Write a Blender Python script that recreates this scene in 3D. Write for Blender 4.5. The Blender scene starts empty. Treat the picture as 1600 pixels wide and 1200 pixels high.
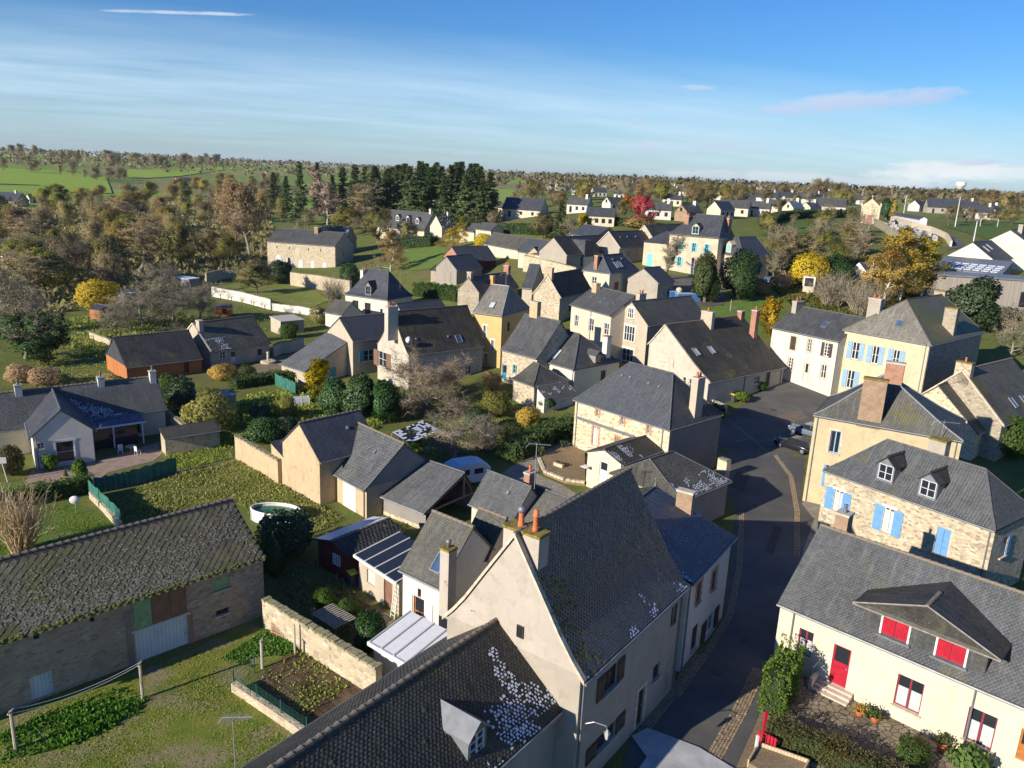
import bpy, bmesh, math, random
import numpy as np
from mathutils import Vector, Matrix
random.seed(7); RNG = np.random.default_rng(7)
C = bpy.context.scene.collection
SC = bpy.context.scene
rad = math.radians
# ---------------------------------------------------------------- camera, sky, sun, exposure
CAM_F, CAM_H, CAM_ROLL = 1230., 28., .045
CAM_PITCH = math.atan(325/CAM_F)
cd = bpy.data.cameras.new('camera'); cam = bpy.data.objects.new('camera', cd); C.objects.link(cam); SC.camera = cam
_F = Vector((0, math.cos(CAM_PITCH), -math.sin(CAM_PITCH))); _R = Vector((1, 0, 0)); _U = Vector((0, math.sin(CAM_PITCH), math.cos(CAM_PITCH)))
_r = _R*math.cos(CAM_ROLL)+_U*math.sin(CAM_ROLL); _u = _U*math.cos(CAM_ROLL)-_R*math.sin(CAM_ROLL)
mw = Matrix((( _r.x, _u.x, -_F.x, 0), (_r.y, _u.y, -_F.y, 0), (_r.z, _u.z, -_F.z, CAM_H), (0, 0, 0, 1)))
cam.matrix_world = mw
cd.sensor_width = 36; cd.lens = 36*CAM_F/1600; cd.clip_start = .5; cd.clip_end = 20000
SUN_AZ = rad(230.5)      # the sun stands behind the viewer's left shoulder
SUN_EL = rad(21.)
wd = bpy.data.worlds.new('World'); SC.world = wd; wd.use_nodes = True
sun_d = bpy.data.lights.new('sun', 'SUN'); sun = bpy.data.objects.new('sun', sun_d); C.objects.link(sun)
sun_d.energy = 4.6; sun_d.angle = rad(.5); sun_d.color = (1, .91, .78)
_sd = Vector((math.sin(SUN_AZ)*math.cos(SUN_EL), math.cos(SUN_AZ)*math.cos(SUN_EL), math.sin(SUN_EL)))
sun.rotation_euler = _sd.to_track_quat('Z', 'Y').to_euler(); sun.location = (0, 0, 80)
SC.view_settings.view_transform = 'Standard'; SC.view_settings.look = 'None'; SC.view_settings.gamma = 1; SC.view_settings.exposure = .76
SC.view_settings.use_curve_mapping = False
SKY = .085; SKY_GAIN = .95

# ---------------------------------------------------------------- node helpers
def nd(nt, typ, ins=None, **props):
    n = nt.nodes.new(typ)
    for k, v in props.items():
        if k == 'ramp':
            el = n.color_ramp.elements
            while len(el) < len(v): el.new(.5)
            for e, (p, c) in zip(el, v): e.position = p; e.color = c if len(c) == 4 else (*c, 1)
        else: setattr(n, k, v)
    for k, v in (ins or {}).items():
        s = n.inputs[k]
        if isinstance(v, bpy.types.NodeSocket): nt.links.new(v, s)
        elif isinstance(v, (tuple, list)) and s.type == 'RGBA' and len(v) == 3: s.default_value = (*v, 1)
        else: s.default_value = v
    return n
def mix(nt, f, a, b, bt='MIX'):
    n = nd(nt, 'ShaderNodeMix', {0: f, 6: a, 7: b}, data_type='RGBA', blend_type=bt, clamp_factor=True)
    return n.outputs[2]
def ma(nt, op, a, b=0., c=0.): return nd(nt, 'ShaderNodeMath', {0: a, 1: b, 2: c}, operation=op).outputs[0]
def mrange(nt, v, a, b, c=0., d=1.): return nd(nt, 'ShaderNodeMapRange', {0: v, 1: a, 2: b, 3: c, 4: d}).outputs[0]
def noise(nt, vec, sc, det=3., rough=.55): return nd(nt, 'ShaderNodeTexNoise', {'Vector': vec, 'Scale': sc, 'Detail': det, 'Roughness': rough}).outputs[0]
def mapping(nt, vec, scale): return nd(nt, 'ShaderNodeMapping', {'Vector': vec, 'Scale': scale}).outputs[0]
def new_mat(name):
    m = bpy.data.materials.new(name); m.use_nodes = True; m.node_tree.nodes.clear(); return m, m.node_tree
def finish(nt, col, rough=.8, bump=None, bs=.3, bd=.02, spec=.3, metal=0.):
    ins = {'Base Color': col, 'Roughness': rough, 'Specular IOR Level': spec, 'Metallic': metal}
    if bump is not None: ins['Normal'] = nd(nt, 'ShaderNodeBump', {'Strength': bs, 'Distance': bd, 'Height': bump}).outputs[0]
    p = nd(nt, 'ShaderNodeBsdfPrincipled', ins); o = nd(nt, 'ShaderNodeOutputMaterial', {0: p.outputs[0]})
    return p
def tc(nt): return nd(nt, 'ShaderNodeTexCoord')
MATS = {}
def plain(name, col, rough=.7, var=.15, sc=3., spec=.3, metal=0.):
    if name in MATS: return MATS[name]
    m, nt = new_mat(name); t = tc(nt).outputs['Object']
    f = mrange(nt, noise(nt, t, sc, 5.), .3, .7)
    finish(nt, mix(nt, f, tuple(c*(1-var) for c in col), tuple(min(1, c*(1+var)) for c in col)), rough, spec=spec, metal=metal)
    MATS[name] = m; return m
def slate(name, c0, c1, lich=.25, lcol=(.2, .19, .15), moss=0., mcol=(.10, .095, .02), geo=False, rough=.55, bw=.24, bh=.15, sp=.35):
    m, nt = new_mat(name); t = tc(nt); ob = t.outputs['Object']
    big = mrange(nt, noise(nt, ob, .5, 4.), .32, .68)
    col = mix(nt, big, c0, c1)
    if geo: rnd = nd(nt, 'ShaderNodeNewGeometry').outputs['Random Per Island']; bump = noise(nt, ob, 30.)
    else:
        b = nd(nt, 'ShaderNodeTexBrick', {'Vector': t.outputs['UV'], 'Color1': (0, 0, 0), 'Color2': (1, 1, 1), 'Mortar': (.5, .5, .5), 'Scale': 1., 'Mortar Size': .008, 'Brick Width': bw, 'Row Height': bh, 'Bias': 0.})
        rnd = b.outputs['Color']; bump = ma(nt, 'SUBTRACT', 1., b.outputs['Fac'])
        nt.links.new(rnd, (sep := nd(nt, 'ShaderNodeRGBToBW')).inputs[0]); rnd = sep.outputs[0]
        col = mix(nt, ma(nt, 'MULTIPLY', b.outputs['Fac'], .6), col, tuple(c*.35 for c in c0))
    col = mix(nt, 1., col, nd(nt, 'ShaderNodeCombineColor', {i: mrange(nt, rnd, 0., 1., .78, 1.18) for i in range(3)}).outputs[0], 'MULTIPLY')
    streak = noise(nt, mapping(nt, t.outputs['UV'], (3., .35, 1.)), 1.2, 4.)
    col = mix(nt, mrange(nt, streak, .5, .75, 0., .45), col, tuple(c*1.9 for c in c1))
    if lich: col = mix(nt, mrange(nt, noise(nt, ob, 5.5, 7., .7), .66-.12*lich, .72, 0., .7), col, lcol)
    if moss: col = mix(nt, mrange(nt, ma(nt, 'ADD', noise(nt, ob, .35, 5., .65), ma(nt, 'MULTIPLY', noise(nt, ob, 9., 3.), .25)), .76-.22*moss, .86-.2*moss, 0., .85), col, mcol)
    finish(nt, col, mrange(nt, noise(nt, ob, 2.), .3, .7, rough-.12, rough+.15), bump, .5, .012, spec=sp)
    MATS[name] = m; return m
def stone(name, cols, mortar, sc=(2.6, 5.2), mw_=.06, dirt=.35):
    m, nt = new_mat(name); t = tc(nt); uv = mapping(nt, t.outputs['UV'], (sc[0], sc[1], 1))
    warp = nd(nt, 'ShaderNodeTexNoise', {'Vector': uv, 'Scale': 1.5, 'Detail': 2.}).outputs['Color']
    uvw = nd(nt, 'ShaderNodeVectorMath', {0: uv, 1: nd(nt, 'ShaderNodeVectorMath', {0: warp, 3: .35}, operation='SCALE').outputs[0]}, operation='ADD').outputs[0]
    v = nd(nt, 'ShaderNodeTexVoronoi', {'Vector': uvw, 'Scale': 1.}, voronoi_dimensions='2D')
    e = nd(nt, 'ShaderNodeTexVoronoi', {'Vector': uvw, 'Scale': 1.}, voronoi_dimensions='2D', feature='DISTANCE_TO_EDGE')
    sx = nd(nt, 'ShaderNodeSeparateColor', {0: v.outputs['Color']}).outputs[0]
    r = nd(nt, 'ShaderNodeValToRGB', {0: sx}, ramp=[(i/(len(cols)-1), c) for i, c in enumerate(cols)])
    edge = mrange(nt, e.outputs['Distance'], mw_*.4, mw_*1.6)
    col = mix(nt, edge, mortar, r.outputs[0])
    big = noise(nt, t.outputs['Object'], .6, 5.)
    col = mix(nt, mrange(nt, big, .42, .75, 0., dirt), col, tuple(c*.5 for c in mortar))
    finish(nt, col, .9, ma(nt, 'ADD', edge, ma(nt, 'MULTIPLY', noise(nt, t.outputs['Object'], 25.), .4)), .7, .03, spec=.15)
    MATS[name] = m; return m
def render_mat(name, col, dirt=.35, dcol=None, bs=.15):
    col = tuple(c*.86 for c in col)
    m, nt = new_mat(name); ob = tc(nt).outputs['Object']; dcol = dcol or tuple(c*.45 for c in col)
    a = noise(nt, ob, .55, 7., .68); w = nd(nt, 'ShaderNodeVectorMath', {0: ob, 1: nd(nt, 'ShaderNodeVectorMath', {0: nd(nt, 'ShaderNodeTexNoise', {'Vector': ob, 'Scale': .8, 'Detail': 3.}).outputs['Color'], 3: .9}, operation='SCALE').outputs[0]}, operation='ADD').outputs[0]; b = noise(nt, mapping(nt, w, (1.3, 1.3, .3)), 1.1, 6., .62)
    c = mix(nt, mrange(nt, a, .35, .68, 0., .7), col, tuple(min(1, x*.8) for x in col))
    c = mix(nt, mrange(nt, b, .54, .8, 0., dirt*.75), c, dcol)
    c = mix(nt, mrange(nt, noise(nt, ob, 1.6, 7., .7), .52, .72, 0., dirt*.8), c, dcol)
    finish(nt, c, .9, noise(nt, ob, 18., 4.), bs, .02, spec=.15)
    MATS[name] = m; return m
def brick_mat(name, c1, c2, mortar):
    m, nt = new_mat(name); t = tc(nt)
    b = nd(nt, 'ShaderNodeTexBrick', {'Vector': t.outputs['UV'], 'Color1': c1, 'Color2': c2, 'Mortar': mortar, 'Scale': 1., 'Mortar Size': .011, 'Brick Width': .22, 'Row Height': .07})
    c = mix(nt, mrange(nt, noise(nt, t.outputs['Object'], 1.5, 5.), .45, .75, 0., .5), b.outputs['Color'], (.12, .09, .06))
    finish(nt, c, .9, ma(nt, 'SUBTRACT', 1., b.outputs['Fac']), .5, .015, spec=.15); MATS[name] = m; return m
def wood(name, c0, c1, bw=.16):
    m, nt = new_mat(name); t = tc(nt)
    b = nd(nt, 'ShaderNodeTexBrick', {'Vector': t.outputs['UV'], 'Color1': (0, 0, 0), 'Color2': (1, 1, 1), 'Mortar': (0, 0, 0), 'Scale': 1., 'Mortar Size': .008, 'Brick Width': bw, 'Row Height': 9.})
    s = nd(nt, 'ShaderNodeRGBToBW', {0: b.outputs['Color']}).outputs[0]
    g = noise(nt, mapping(nt, t.outputs['UV'], (14., .9, 1.)), 1.5, 5.)
    c = mix(nt, ma(nt, 'ADD', ma(nt, 'MULTIPLY', s, .5), ma(nt, 'MULTIPLY', g, .6)), c0, c1)
    c = mix(nt, b.outputs['Fac'], c, tuple(x*.3 for x in c0))
    finish(nt, c, .75, ma(nt, 'SUBTRACT', g, b.outputs['Fac']), .3, .01); MATS[name] = m; return m
def leaf_mat(name, ramp, trans=.45, rough=.6):
    m, nt = new_mat(name)
    r = nd(nt, 'ShaderNodeNewGeometry').outputs['Random Per Island']
    oi = nd(nt, 'ShaderNodeObjectInfo').outputs['Random']
    c = nd(nt, 'ShaderNodeValToRGB', {0: r}, ramp=ramp).outputs[0]
    c = nd(nt, 'ShaderNodeHueSaturation', {'Hue': mrange(nt, oi, 0., 1., .49, .53), 'Saturation': mrange(nt, oi, 0., 1., .85, 1.15), 'Value': mrange(nt, ma(nt, 'FRACT', ma(nt, 'MULTIPLY', oi, 7.3)), 0., 1., .95, 1.5), 'Color': c}).outputs[0]
    p = nd(nt, 'ShaderNodeBsdfPrincipled', {'Base Color': c, 'Roughness': rough, 'Specular IOR Level': .25})
    tl = nd(nt, 'ShaderNodeBsdfTranslucent', {'Color': c})
    mx = nd(nt, 'ShaderNodeMixShader', {0: trans, 1: p.outputs[0], 2: tl.outputs[0]})
    nd(nt, 'ShaderNodeOutputMaterial', {0: mx.outputs[0]}); MATS[name] = m; return m

# ---------------------------------------------------------------- sky with thin cloud
def build_sky():
    nt = wd.node_tree; nt.nodes.clear()
    sk = nd(nt, 'ShaderNodeTexSky', sky_type='NISHITA', sun_disc=False, sun_elevation=SUN_EL, sun_rotation=SUN_AZ, altitude=80., air_density=1.1, dust_density=.25, ozone_density=3.5)
    g = tc(nt).outputs['Generated']
    s = nd(nt, 'ShaderNodeSeparateXYZ', {0: g}); zz = s.outputs[2]; z = ma(nt, 'MAXIMUM', zz, 0.)
    sat = nd(nt, 'ShaderNodeHueSaturation', {'Hue': .5, 'Saturation': 1.15, 'Value': 1., 'Color': sk.outputs[0]}).outputs[0]
    tint = nd(nt, 'ShaderNodeValToRGB', {0: mrange(nt, z, 0., .36)}, ramp=[(0, (.52, .68, .86)), (.25, (.46, .68, .94)), (1, (.34, .63, 1.07))]).outputs[0]
    col = nd(nt, 'ShaderNodeVectorMath', {0: mix(nt, 1., sat, tint, 'MULTIPLY'), 3: SKY_GAIN}, operation='SCALE').outputs[0]
    u = ma(nt, 'DIVIDE', s.outputs[0], ma(nt, 'ADD', z, .06)); v = ma(nt, 'DIVIDE', s.outputs[1], ma(nt, 'ADD', z, .06))
    ca, sa = math.cos(rad(20)), math.sin(rad(20))      # one long bank of cirrus crosses the sky
    a = ma(nt, 'ADD', ma(nt, 'MULTIPLY', u, ca), ma(nt, 'MULTIPLY', v, sa)); b = ma(nt, 'SUBTRACT', ma(nt, 'MULTIPLY', v, ca), ma(nt, 'MULTIPLY', u, sa))
    vec = nd(nt, 'ShaderNodeCombineXYZ', {0: ma(nt, 'MULTIPLY', a, .2), 1: ma(nt, 'MULTIPLY', b, .5), 2: 3.7}).outputs[0]
    n1 = noise(nt, vec, 1.2, 7., .55); fine = noise(nt, mapping(nt, vec, (1.5, 1.5, 1.)), 1.6, 9., .64)
    bb = ma(nt, 'ADD', b, ma(nt, 'MULTIPLY', ma(nt, 'SUBTRACT', n1, .5), 2.4))
    ci = ma(nt, 'MULTIPLY', mrange(nt, bb, 4.1, 6.3), mrange(nt, bb, 7.5, 13., 1., .35))
    ci = ma(nt, 'MULTIPLY', ci, mrange(nt, fine, .32, .66, .4, 1.))
    veil = mrange(nt, z, 0., .13, .3, 0.)
    col = mix(nt, veil, col, (3.7, 5.1, 6.6))
    col = mix(nt, ma(nt, 'MULTIPLY', ci, .6), col, (4.8, 6.2, 7.5))
    # single low clouds: centre and half widths on the sky, dense or thin
    X = ma(nt, 'DIVIDE', s.outputs[0], ma(nt, 'MAXIMUM', s.outputs[1], .01)); Z = ma(nt, 'DIVIDE', zz, ma(nt, 'MAXIMUM', s.outputs[1], .01))
    w1 = noise(nt, mapping(nt, g, (26., 26., 90.)), 1., 9., .66); w2 = noise(nt, mapping(nt, g, (9., 9., 40.)), 1., 5., .6); ahead = mrange(nt, s.outputs[1], .2, .4)
    for cx, cz, rx, rz, sl, c, k in ((.4123, .1055, .125, .011, .135, (5.4, 6.1, 8.2), .75), (.19, .041, .11, .0095, .06, (5.2, 6.3, 8.0), .6), (-.145, .0346, .07, .004, -.055, (4.4, 5.6, 7.4), .55), (.5024, .027, .085, .013, .08, (9.2, 9.6, 9.9), .8), (.62, .03, .09, .01, .05, (8.6, 9.2, 9.7), .6), (.552, .0408, .03, .0045, .1, (5.4, 6.4, 8.2), .7), (.1384, .0697, .011, .004, 0., (5., 6.1, 8.), .6), (.209, .1112, .022, .003, 0., (6.4, 6.8, 8.4), .45), (-.07, .024, .02, .003, 0., (5.2, 6.3, 8.2), .4), (-.41, .168, .085, .0022, .013, (9., 9.8, 10.4), .55), (.34, .012, .2, .007, 0., (8.4, 9.1, 9.7), .5)):
        dx = ma(nt, 'DIVIDE', ma(nt, 'SUBTRACT', X, cx), rx); dz = ma(nt, 'DIVIDE', ma(nt, 'SUBTRACT', ma(nt, 'SUBTRACT', Z, cz), ma(nt, 'MULTIPLY', ma(nt, 'SUBTRACT', X, cx), sl)), rz)
        d = ma(nt, 'ADD', ma(nt, 'MULTIPLY', dx, dx), ma(nt, 'MULTIPLY', dz, dz)); d = ma(nt, 'ADD', d, ma(nt, 'MULTIPLY', ma(nt, 'SUBTRACT', ma(nt, 'ADD', w1, w2), 1.), 3.2))
        m_ = ma(nt, 'MULTIPLY', ma(nt, 'MULTIPLY', mrange(nt, d, 1.15, .1), k), ahead)
        lit = mix(nt, mrange(nt, ma(nt, 'ADD', dz, ma(nt, 'MULTIPLY', w1, 2.)), .4, 2.2), c, tuple(min(8.6, q*1.12+.4) for q in c))
        col = mix(nt, m_, col, nd(nt, 'ShaderNodeVectorMath', {0: lit, 3: .74}, operation='SCALE').outputs[0])
    bg = nd(nt, 'ShaderNodeBackground', {0: col, 1: SKY}); nd(nt, 'ShaderNodeOutputWorld', {0: bg.outputs[0]})
build_sky()

# ---------------------------------------------------------------- terrain shape
def sst(a, b, x):
    t = min(1, max(0, (x-a)/(b-a))); return t*t*(3-2*t)
TS = 28/24.
def terrain(x, y):
    x /= TS; y /= TS
    R = math.hypot(x, y)
    if y < 5: y = 5
    s2 = sst(-.3, .15, x/max(y, 20.)); t = max(0., y-70)/130.
    s1 = t if t < .8 else 1-.2*math.exp(-(t-.8)/.2)
    zr = 16*s1+min(max(0, R-250)*.007, 7.5)
    zl = -1.5*sst(80, 170, R)+(max(0, R-230)*.021 if R < 1400 else 24.6+5*(1-math.exp(-(R-1400)/900.)))
    return TS*(zl+(zr-zl)*s2)

# ---------------------------------------------------------------- mesh builder
class MB:
    def __init__(s): s.v = []; s.f = []; s.m = []
    def poly(s, pts, m=0):
        i = len(s.v); s.v += [tuple(p) for p in pts]; s.f.append(tuple(range(i, i+len(pts)))); s.m.append(m)
    def box(s, x0, x1, y0, y1, z0, z1, T=None, m=0):
        P = [(x0, y0, z0), (x1, y0, z0), (x1, y1, z0), (x0, y1, z0), (x0, y0, z1), (x1, y0, z1), (x1, y1, z1), (x0, y1, z1)]
        if T: P = [T(*p) for p in P]
        i = len(s.v); s.v += [tuple(p) for p in P]
        for q in ((0, 3, 2, 1), (4, 5, 6, 7), (0, 1, 5, 4), (1, 2, 6, 5), (2, 3, 7, 6), (3, 0, 4, 7)): s.f.append(tuple(i+k for k in q)); s.m.append(m)
    def prism(s, pts, z0, z1, m=0):
        n = len(pts); i = len(s.v)
        s.v += [(p[0], p[1], z0) for p in pts]+[(p[0], p[1], z1) for p in pts]
        s.f.append(tuple(range(i+n, i+2*n))); s.f.append(tuple(range(i+n-1, i-1, -1))); s.m += [m, m]
        for k in range(n): s.f.append((i+k, i+(k+1) % n, i+n+(k+1) % n, i+n+k)); s.m.append(m)
    def tube(s, pts, rs, n=6, m=0, cap=True):
        pts = [Vector(p) for p in pts]; rs = rs if isinstance(rs, (list, tuple)) else [rs]*len(pts); base = len(s.v)
        for k, p in enumerate(pts):
            d = (pts[min(k+1, len(pts)-1)]-pts[max(k-1, 0)]).normalized()
            a = d.orthogonal().normalized() if abs(d.z) > .95 else d.cross(Vector((0, 0, 1))).normalized(); b = d.cross(a)
            for j in range(n):
                t = 2*math.pi*j/n; s.v.append(tuple(p+(a*math.cos(t)+b*math.sin(t))*rs[k]))
        for k in range(len(pts)-1):
            for j in range(n): s.f.append((base+k*n+j, base+k*n+(j+1) % n, base+(k+1)*n+(j+1) % n, base+(k+1)*n+j)); s.m.append(m)
        if cap:
            s.f.append(tuple(base+j for j in range(n-1, -1, -1))); s.f.append(tuple(base+(len(pts)-1)*n+j for j in range(n))); s.m += [m, m]
    def lathe(s, prof, c=(0, 0, 0), n=12, m=0): s.tube([(c[0], c[1], c[2]+z) for r, z in prof], [r for r, z in prof], n, m)
    def mesh(s, name, mats, smooth=False):
        me = bpy.data.meshes.new(name); me.from_pydata(s.v, [], s.f)
        for mm in (mats if isinstance(mats, (list, tuple)) else [mats]): me.materials.append(mm)
        if any(s.m): me.polygons.foreach_set('material_index', s.m)
        uv = me.uv_layers.new(name='UVMap'); co = np.array(s.v, dtype=float); out = np.empty((len(me.loops), 2)); k = 0
        for f in s.f:
            p = co[list(f)]; nrm = np.zeros(3)
            for i in range(1, len(f)-1): nrm += np.cross(p[i]-p[0], p[i+1]-p[0])
            l = np.linalg.norm(nrm); nrm = nrm/l if l > 1e-12 else np.array([0, 0, 1.])
            if abs(nrm[2]) > .985: u, w = np.array([1., 0, 0]), np.array([0, 1., 0])
            else:
                u = np.array([-nrm[1], nrm[0], 0]); u /= np.linalg.norm(u); w = np.cross(nrm, u)
            out[k:k+len(f), 0] = p@u; out[k:k+len(f), 1] = p@w; k += len(f)
        uv.data.foreach_set('uv', out.ravel())
        if smooth: me.polygons.foreach_set('use_smooth', [True]*len(s.f))
        me.update(); return me
def link(name, me, parent=None, loc=(0, 0, 0), rz=0., **props):
    o = bpy.data.objects.new(name, me); C.objects.link(o); o.location = loc; o.rotation_euler = (0, 0, rz)
    if parent: o.parent = parent
    for k, v in props.items(): o[k] = v
    return o
def part(name, mb, mat, parent, smooth=False, **props): return link(name, mb.mesh(name, mat, smooth), parent, **props)
def thing(name, label, cat, loc=(0, 0, 0), rz=0., group=None):
    o = link(name, None, None, loc, rz, label=label, category=cat); o.empty_display_size = .3
    if group: o['group'] = group
    return o
def single(name, mb, mat, label, cat, loc=(0, 0, 0), rz=0., group=None, smooth=False):
    o = link(name, mb.mesh(name, mat, smooth), None, loc, rz, label=label, category=cat)
    if group: o['group'] = group
    return o
def struct(name, me): return link(name, me, None, kind='structure')
def copy_tree(src, loc, rz, scale=None, label=None, group=None, parent=None):
    r = src.copy(); C.objects.link(r)
    if parent is None:
        r.location = loc; r.rotation_euler = (0, 0, rz)
        if scale: r.scale = scale
        if label: r['label'] = label
        if group: r['group'] = group
    else: r.parent = parent
    for ch in src.children: copy_tree(ch, None, None, parent=r)
    return r
def at(p, dz=0.): return (p[0], p[1], terrain(p[0], p[1])+dz)
def quads_mesh(name, V, mats, mi=None, centre=None, soft=.8):      # V: (n,4,3) array of loose quads
    N3 = None
    if centre is not None:      # leaves turn their faces outward and shade softly with the crown
        cq = V.mean(1); fn = np.cross(V[:, 1]-V[:, 0], V[:, 3]-V[:, 0]); fn /= np.linalg.norm(fn, axis=1)[:, None]+1e-9; r = cq-np.asarray(centre, float); r /= np.linalg.norm(r, axis=1)[:, None]+1e-9
        fl = (fn*r).sum(1) < 0; V = V.copy(); V[fl] = V[fl][:, [0, 3, 2, 1]]; fn[fl] *= -1; k = np.full(len(V), soft) if mi is None else np.where(np.asarray(mi) == 1, soft, soft*.5); nn = r*k[:, None]+fn*(1-k)[:, None]; nn /= np.linalg.norm(nn, axis=1)[:, None]+1e-9; N3 = np.repeat(nn, 4, 0)
    n = len(V); me = bpy.data.meshes.new(name); me.vertices.add(4*n); me.vertices.foreach_set('co', V.reshape(-1).astype(np.float32))
    me.loops.add(4*n); me.loops.foreach_set('vertex_index', np.arange(4*n, dtype=np.int32))
    me.polygons.add(n); me.polygons.foreach_set('loop_start', np.arange(0, 4*n, 4, dtype=np.int32))
    for mm in (mats if isinstance(mats, (list, tuple)) else [mats]): me.materials.append(mm)
    if mi is not None: me.polygons.foreach_set('material_index', np.asarray(mi, dtype=np.int32))
    me.update(calc_edges=True)
    if N3 is not None: me.polygons.foreach_set('use_smooth', [True]*n); me.normals_split_custom_set(N3.tolist())
    return me
# ---------------------------------------------------------------- materials
SL_NEW = slate('slate_new', (.042, .047, .056), (.058, .062, .07), lich=0)
SL_MID = slate('slate_mid', (.055, .056, .058), (.082, .081, .076), lich=.15)
SL_OLD = slate('slate_old', (.055, .051, .042), (.095, .088, .07), lich=.5, moss=.25)
SL_DARK = slate('slate_dark', (.03, .029, .026), (.058, .054, .046), lich=.55, moss=.2)
SL_PALE = slate('slate_pale', (.14, .128, .105), (.2, .185, .15), lich=.5, moss=.1)
SL_MOSS = slate('slate_mossy', (.085, .075, .055), (.13, .12, .08), lich=.5, moss=.85, mcol=(.11, .115, .02))
SG_BLUE = slate('slates_blue_grey', (.028, .038, .06), (.044, .054, .076), lich=.1, moss=.25, mcol=(.11, .095, .02), geo=True, rough=.34, sp=.75)
SG_DARK = slate('slates_dark', (.026, .026, .024), (.052, .05, .042), lich=.35, moss=.2, geo=True, rough=.6)
SG_GREY = slate('slates_grey', (.054, .058, .063), (.08, .084, .087), lich=.3, moss=.12, geo=True)
SG_OLD = slate('slates_old', (.056, .055, .05), (.09, .087, .076), lich=.4, moss=.35, geo=True)
SG_NEW = slate('slates_new', (.042, .048, .058), (.058, .063, .073), lich=0, geo=True)
FIBRE = slate('fibre_cement_tiles', (.068, .062, .04), (.13, .118, .074), lich=.75, lcol=(.21, .2, .14), moss=.6, mcol=(.10, .1, .03), geo=True, rough=.85)
CREAM = render_mat('cream_render', (.68, .59, .43), .3)
CREAM2 = render_mat('pale_yellow_render', (.74, .64, .48), .38)
BRIGHT = render_mat('bright_cream_render', (.74, .68, .54), .2)
WHITE = render_mat('white_render', (.72, .68, .6), .3)
DIRTY = render_mat('weathered_render', (.58, .52, .42), .75, (.22, .19, .15))
GREY = render_mat('grey_render', (.43, .38, .31), .5)
BEIGE = render_mat('beige_render', (.52, .45, .34), .5)
TAN = render_mat('tan_lime_render', (.55, .43, .27), .8, (.33, .18, .08))
STUC = render_mat('roughcast_gable', (.5, .44, .37), .45, bs=.5)
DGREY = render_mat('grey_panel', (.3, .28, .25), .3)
ST_TAN = stone('tan_rubble', [(.23, .18, .11), (.56, .47, .32), (.42, .33, .21), (.62, .54, .4), (.26, .21, .15), (.52, .43, .28)], (.6, .53, .4), (3.4, 7.))
ST_GOLD = stone('golden_rubble', [(.6, .48, .28), (.68, .58, .38), (.4, .3, .17), (.7, .62, .45), (.25, .19, .12)], (.7, .61, .43), (3., 6.4), dirt=.15)
ST_GREY = stone('grey_rubble', [(.22, .19, .14), (.38, .33, .25), (.3, .25, .17), (.44, .38, .29), (.18, .15, .12)], (.42, .36, .27), (2.6, 5.5))
ST_BARN = stone('barn_rubble', [(.28, .22, .15), (.42, .35, .25), (.36, .27, .17), (.48, .4, .3), (.24, .18, .12)], (.45, .38, .28), (3., 6.6), dirt=.5)
ST_WALL = stone('garden_wall_stone', [(.3, .25, .17), (.5, .42, .3), (.4, .32, .2), (.56, .48, .36), (.26, .22, .15)], (.5, .42, .3), (2.6, 4.4), mw_=.09)
GRANITE = plain('dressed_stone', (.5, .42, .3), .85, .25, 2.)
BRICK = brick_mat('brick', (.42, .15, .08), (.3, .1, .06), (.4, .33, .26))
BRICKT = brick_mat('tan_brick', (.36, .22, .13), (.25, .15, .09), (.35, .29, .22))
BRICKO = plain('orange_brick_trim', (.5, .22, .12), .85, .25, 4.)
TERRA = plain('terracotta', (.5, .15, .06), .75, .2)
ZINC = plain('zinc', (.19, .2, .215), .5, .2, 2., .4, .3)
ZINCD = plain('weathered_zinc', (.2, .21, .22), .5, .15, 2., .4, .4)
GLASS = plain('dark_glass', (.02, .024, .03), .06, .1, 1., .6)
GLASSB = plain('sky_blue_glass', (.05, .09, .16), .08, .2, 1., .7)
WPAINT = plain('white_paint', (.64, .63, .6), .5, .06)
GPAINT = plain('grey_white_paint', (.5, .52, .54), .5, .1)
BLUE = plain('blue_shutter_paint', (.13, .29, .52), .55, .12)
LBLUE = plain('light_blue_shutter_paint', (.23, .36, .5), .6, .15)
TURQ = plain('turquoise_paint', (.16, .46, .5), .5, .1)
TEAL = plain('teal_shutter_paint', (.05, .25, .36), .5, .1)
DBLUE = plain('deep_blue_paint', (.02, .05, .2), .5, .1)
RED = plain('crimson_paint', (.36, .012, .03), .5, .15)
REDD = plain('burgundy_paint', (.22, .03, .05), .5, .1)
DBROWN = plain('dark_brown_paint', (.06, .04, .032), .6, .2)
BROWN = plain('brown_paint', (.2, .11, .07), .6, .2)
ORANGEW = plain('varnished_orange_wood', (.36, .13, .03), .5, .2)
GREENP = plain('bottle_green_paint', (.02, .1, .07), .5, .15)
GREENW = plain('faded_green_paint', (.22, .34, .16), .7, .25)
PALEB = plain('pale_blue_door_paint', (.52, .6, .62), .7, .12, 1.2)
CURT = plain('net_curtain', (.42, .44, .44), .9, .12, 9.)
SNOW = plain('frost', (.55, .58, .64), .8, .04)
MORTAR = plain('mortar', (.42, .36, .27), .9, .2)
ORCLAD = wood('orange_cladding', (.3, .1, .03), (.5, .2, .07))
GRCLAD = wood('silvered_cladding', (.22, .19, .16), (.36, .32, .27))
DKCLAD = wood('dark_red_cladding', (.1, .02, .012), (.17, .04, .025))
TIMBER = wood('timber', (.22, .14, .08), (.34, .22, .13))
PALEWOOD = wood('pale_timber', (.42, .3, .17), (.58, .44, .28))
POSTW = plain('weathered_post', (.36, .31, .24), .9, .25, 5.)
STEEL = plain('galvanised_steel', (.4, .41, .42), .4, .1, 3., .5, .6)
CONCR = plain('concrete', (.42, .39, .33), .9, .2, 2.)
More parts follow.
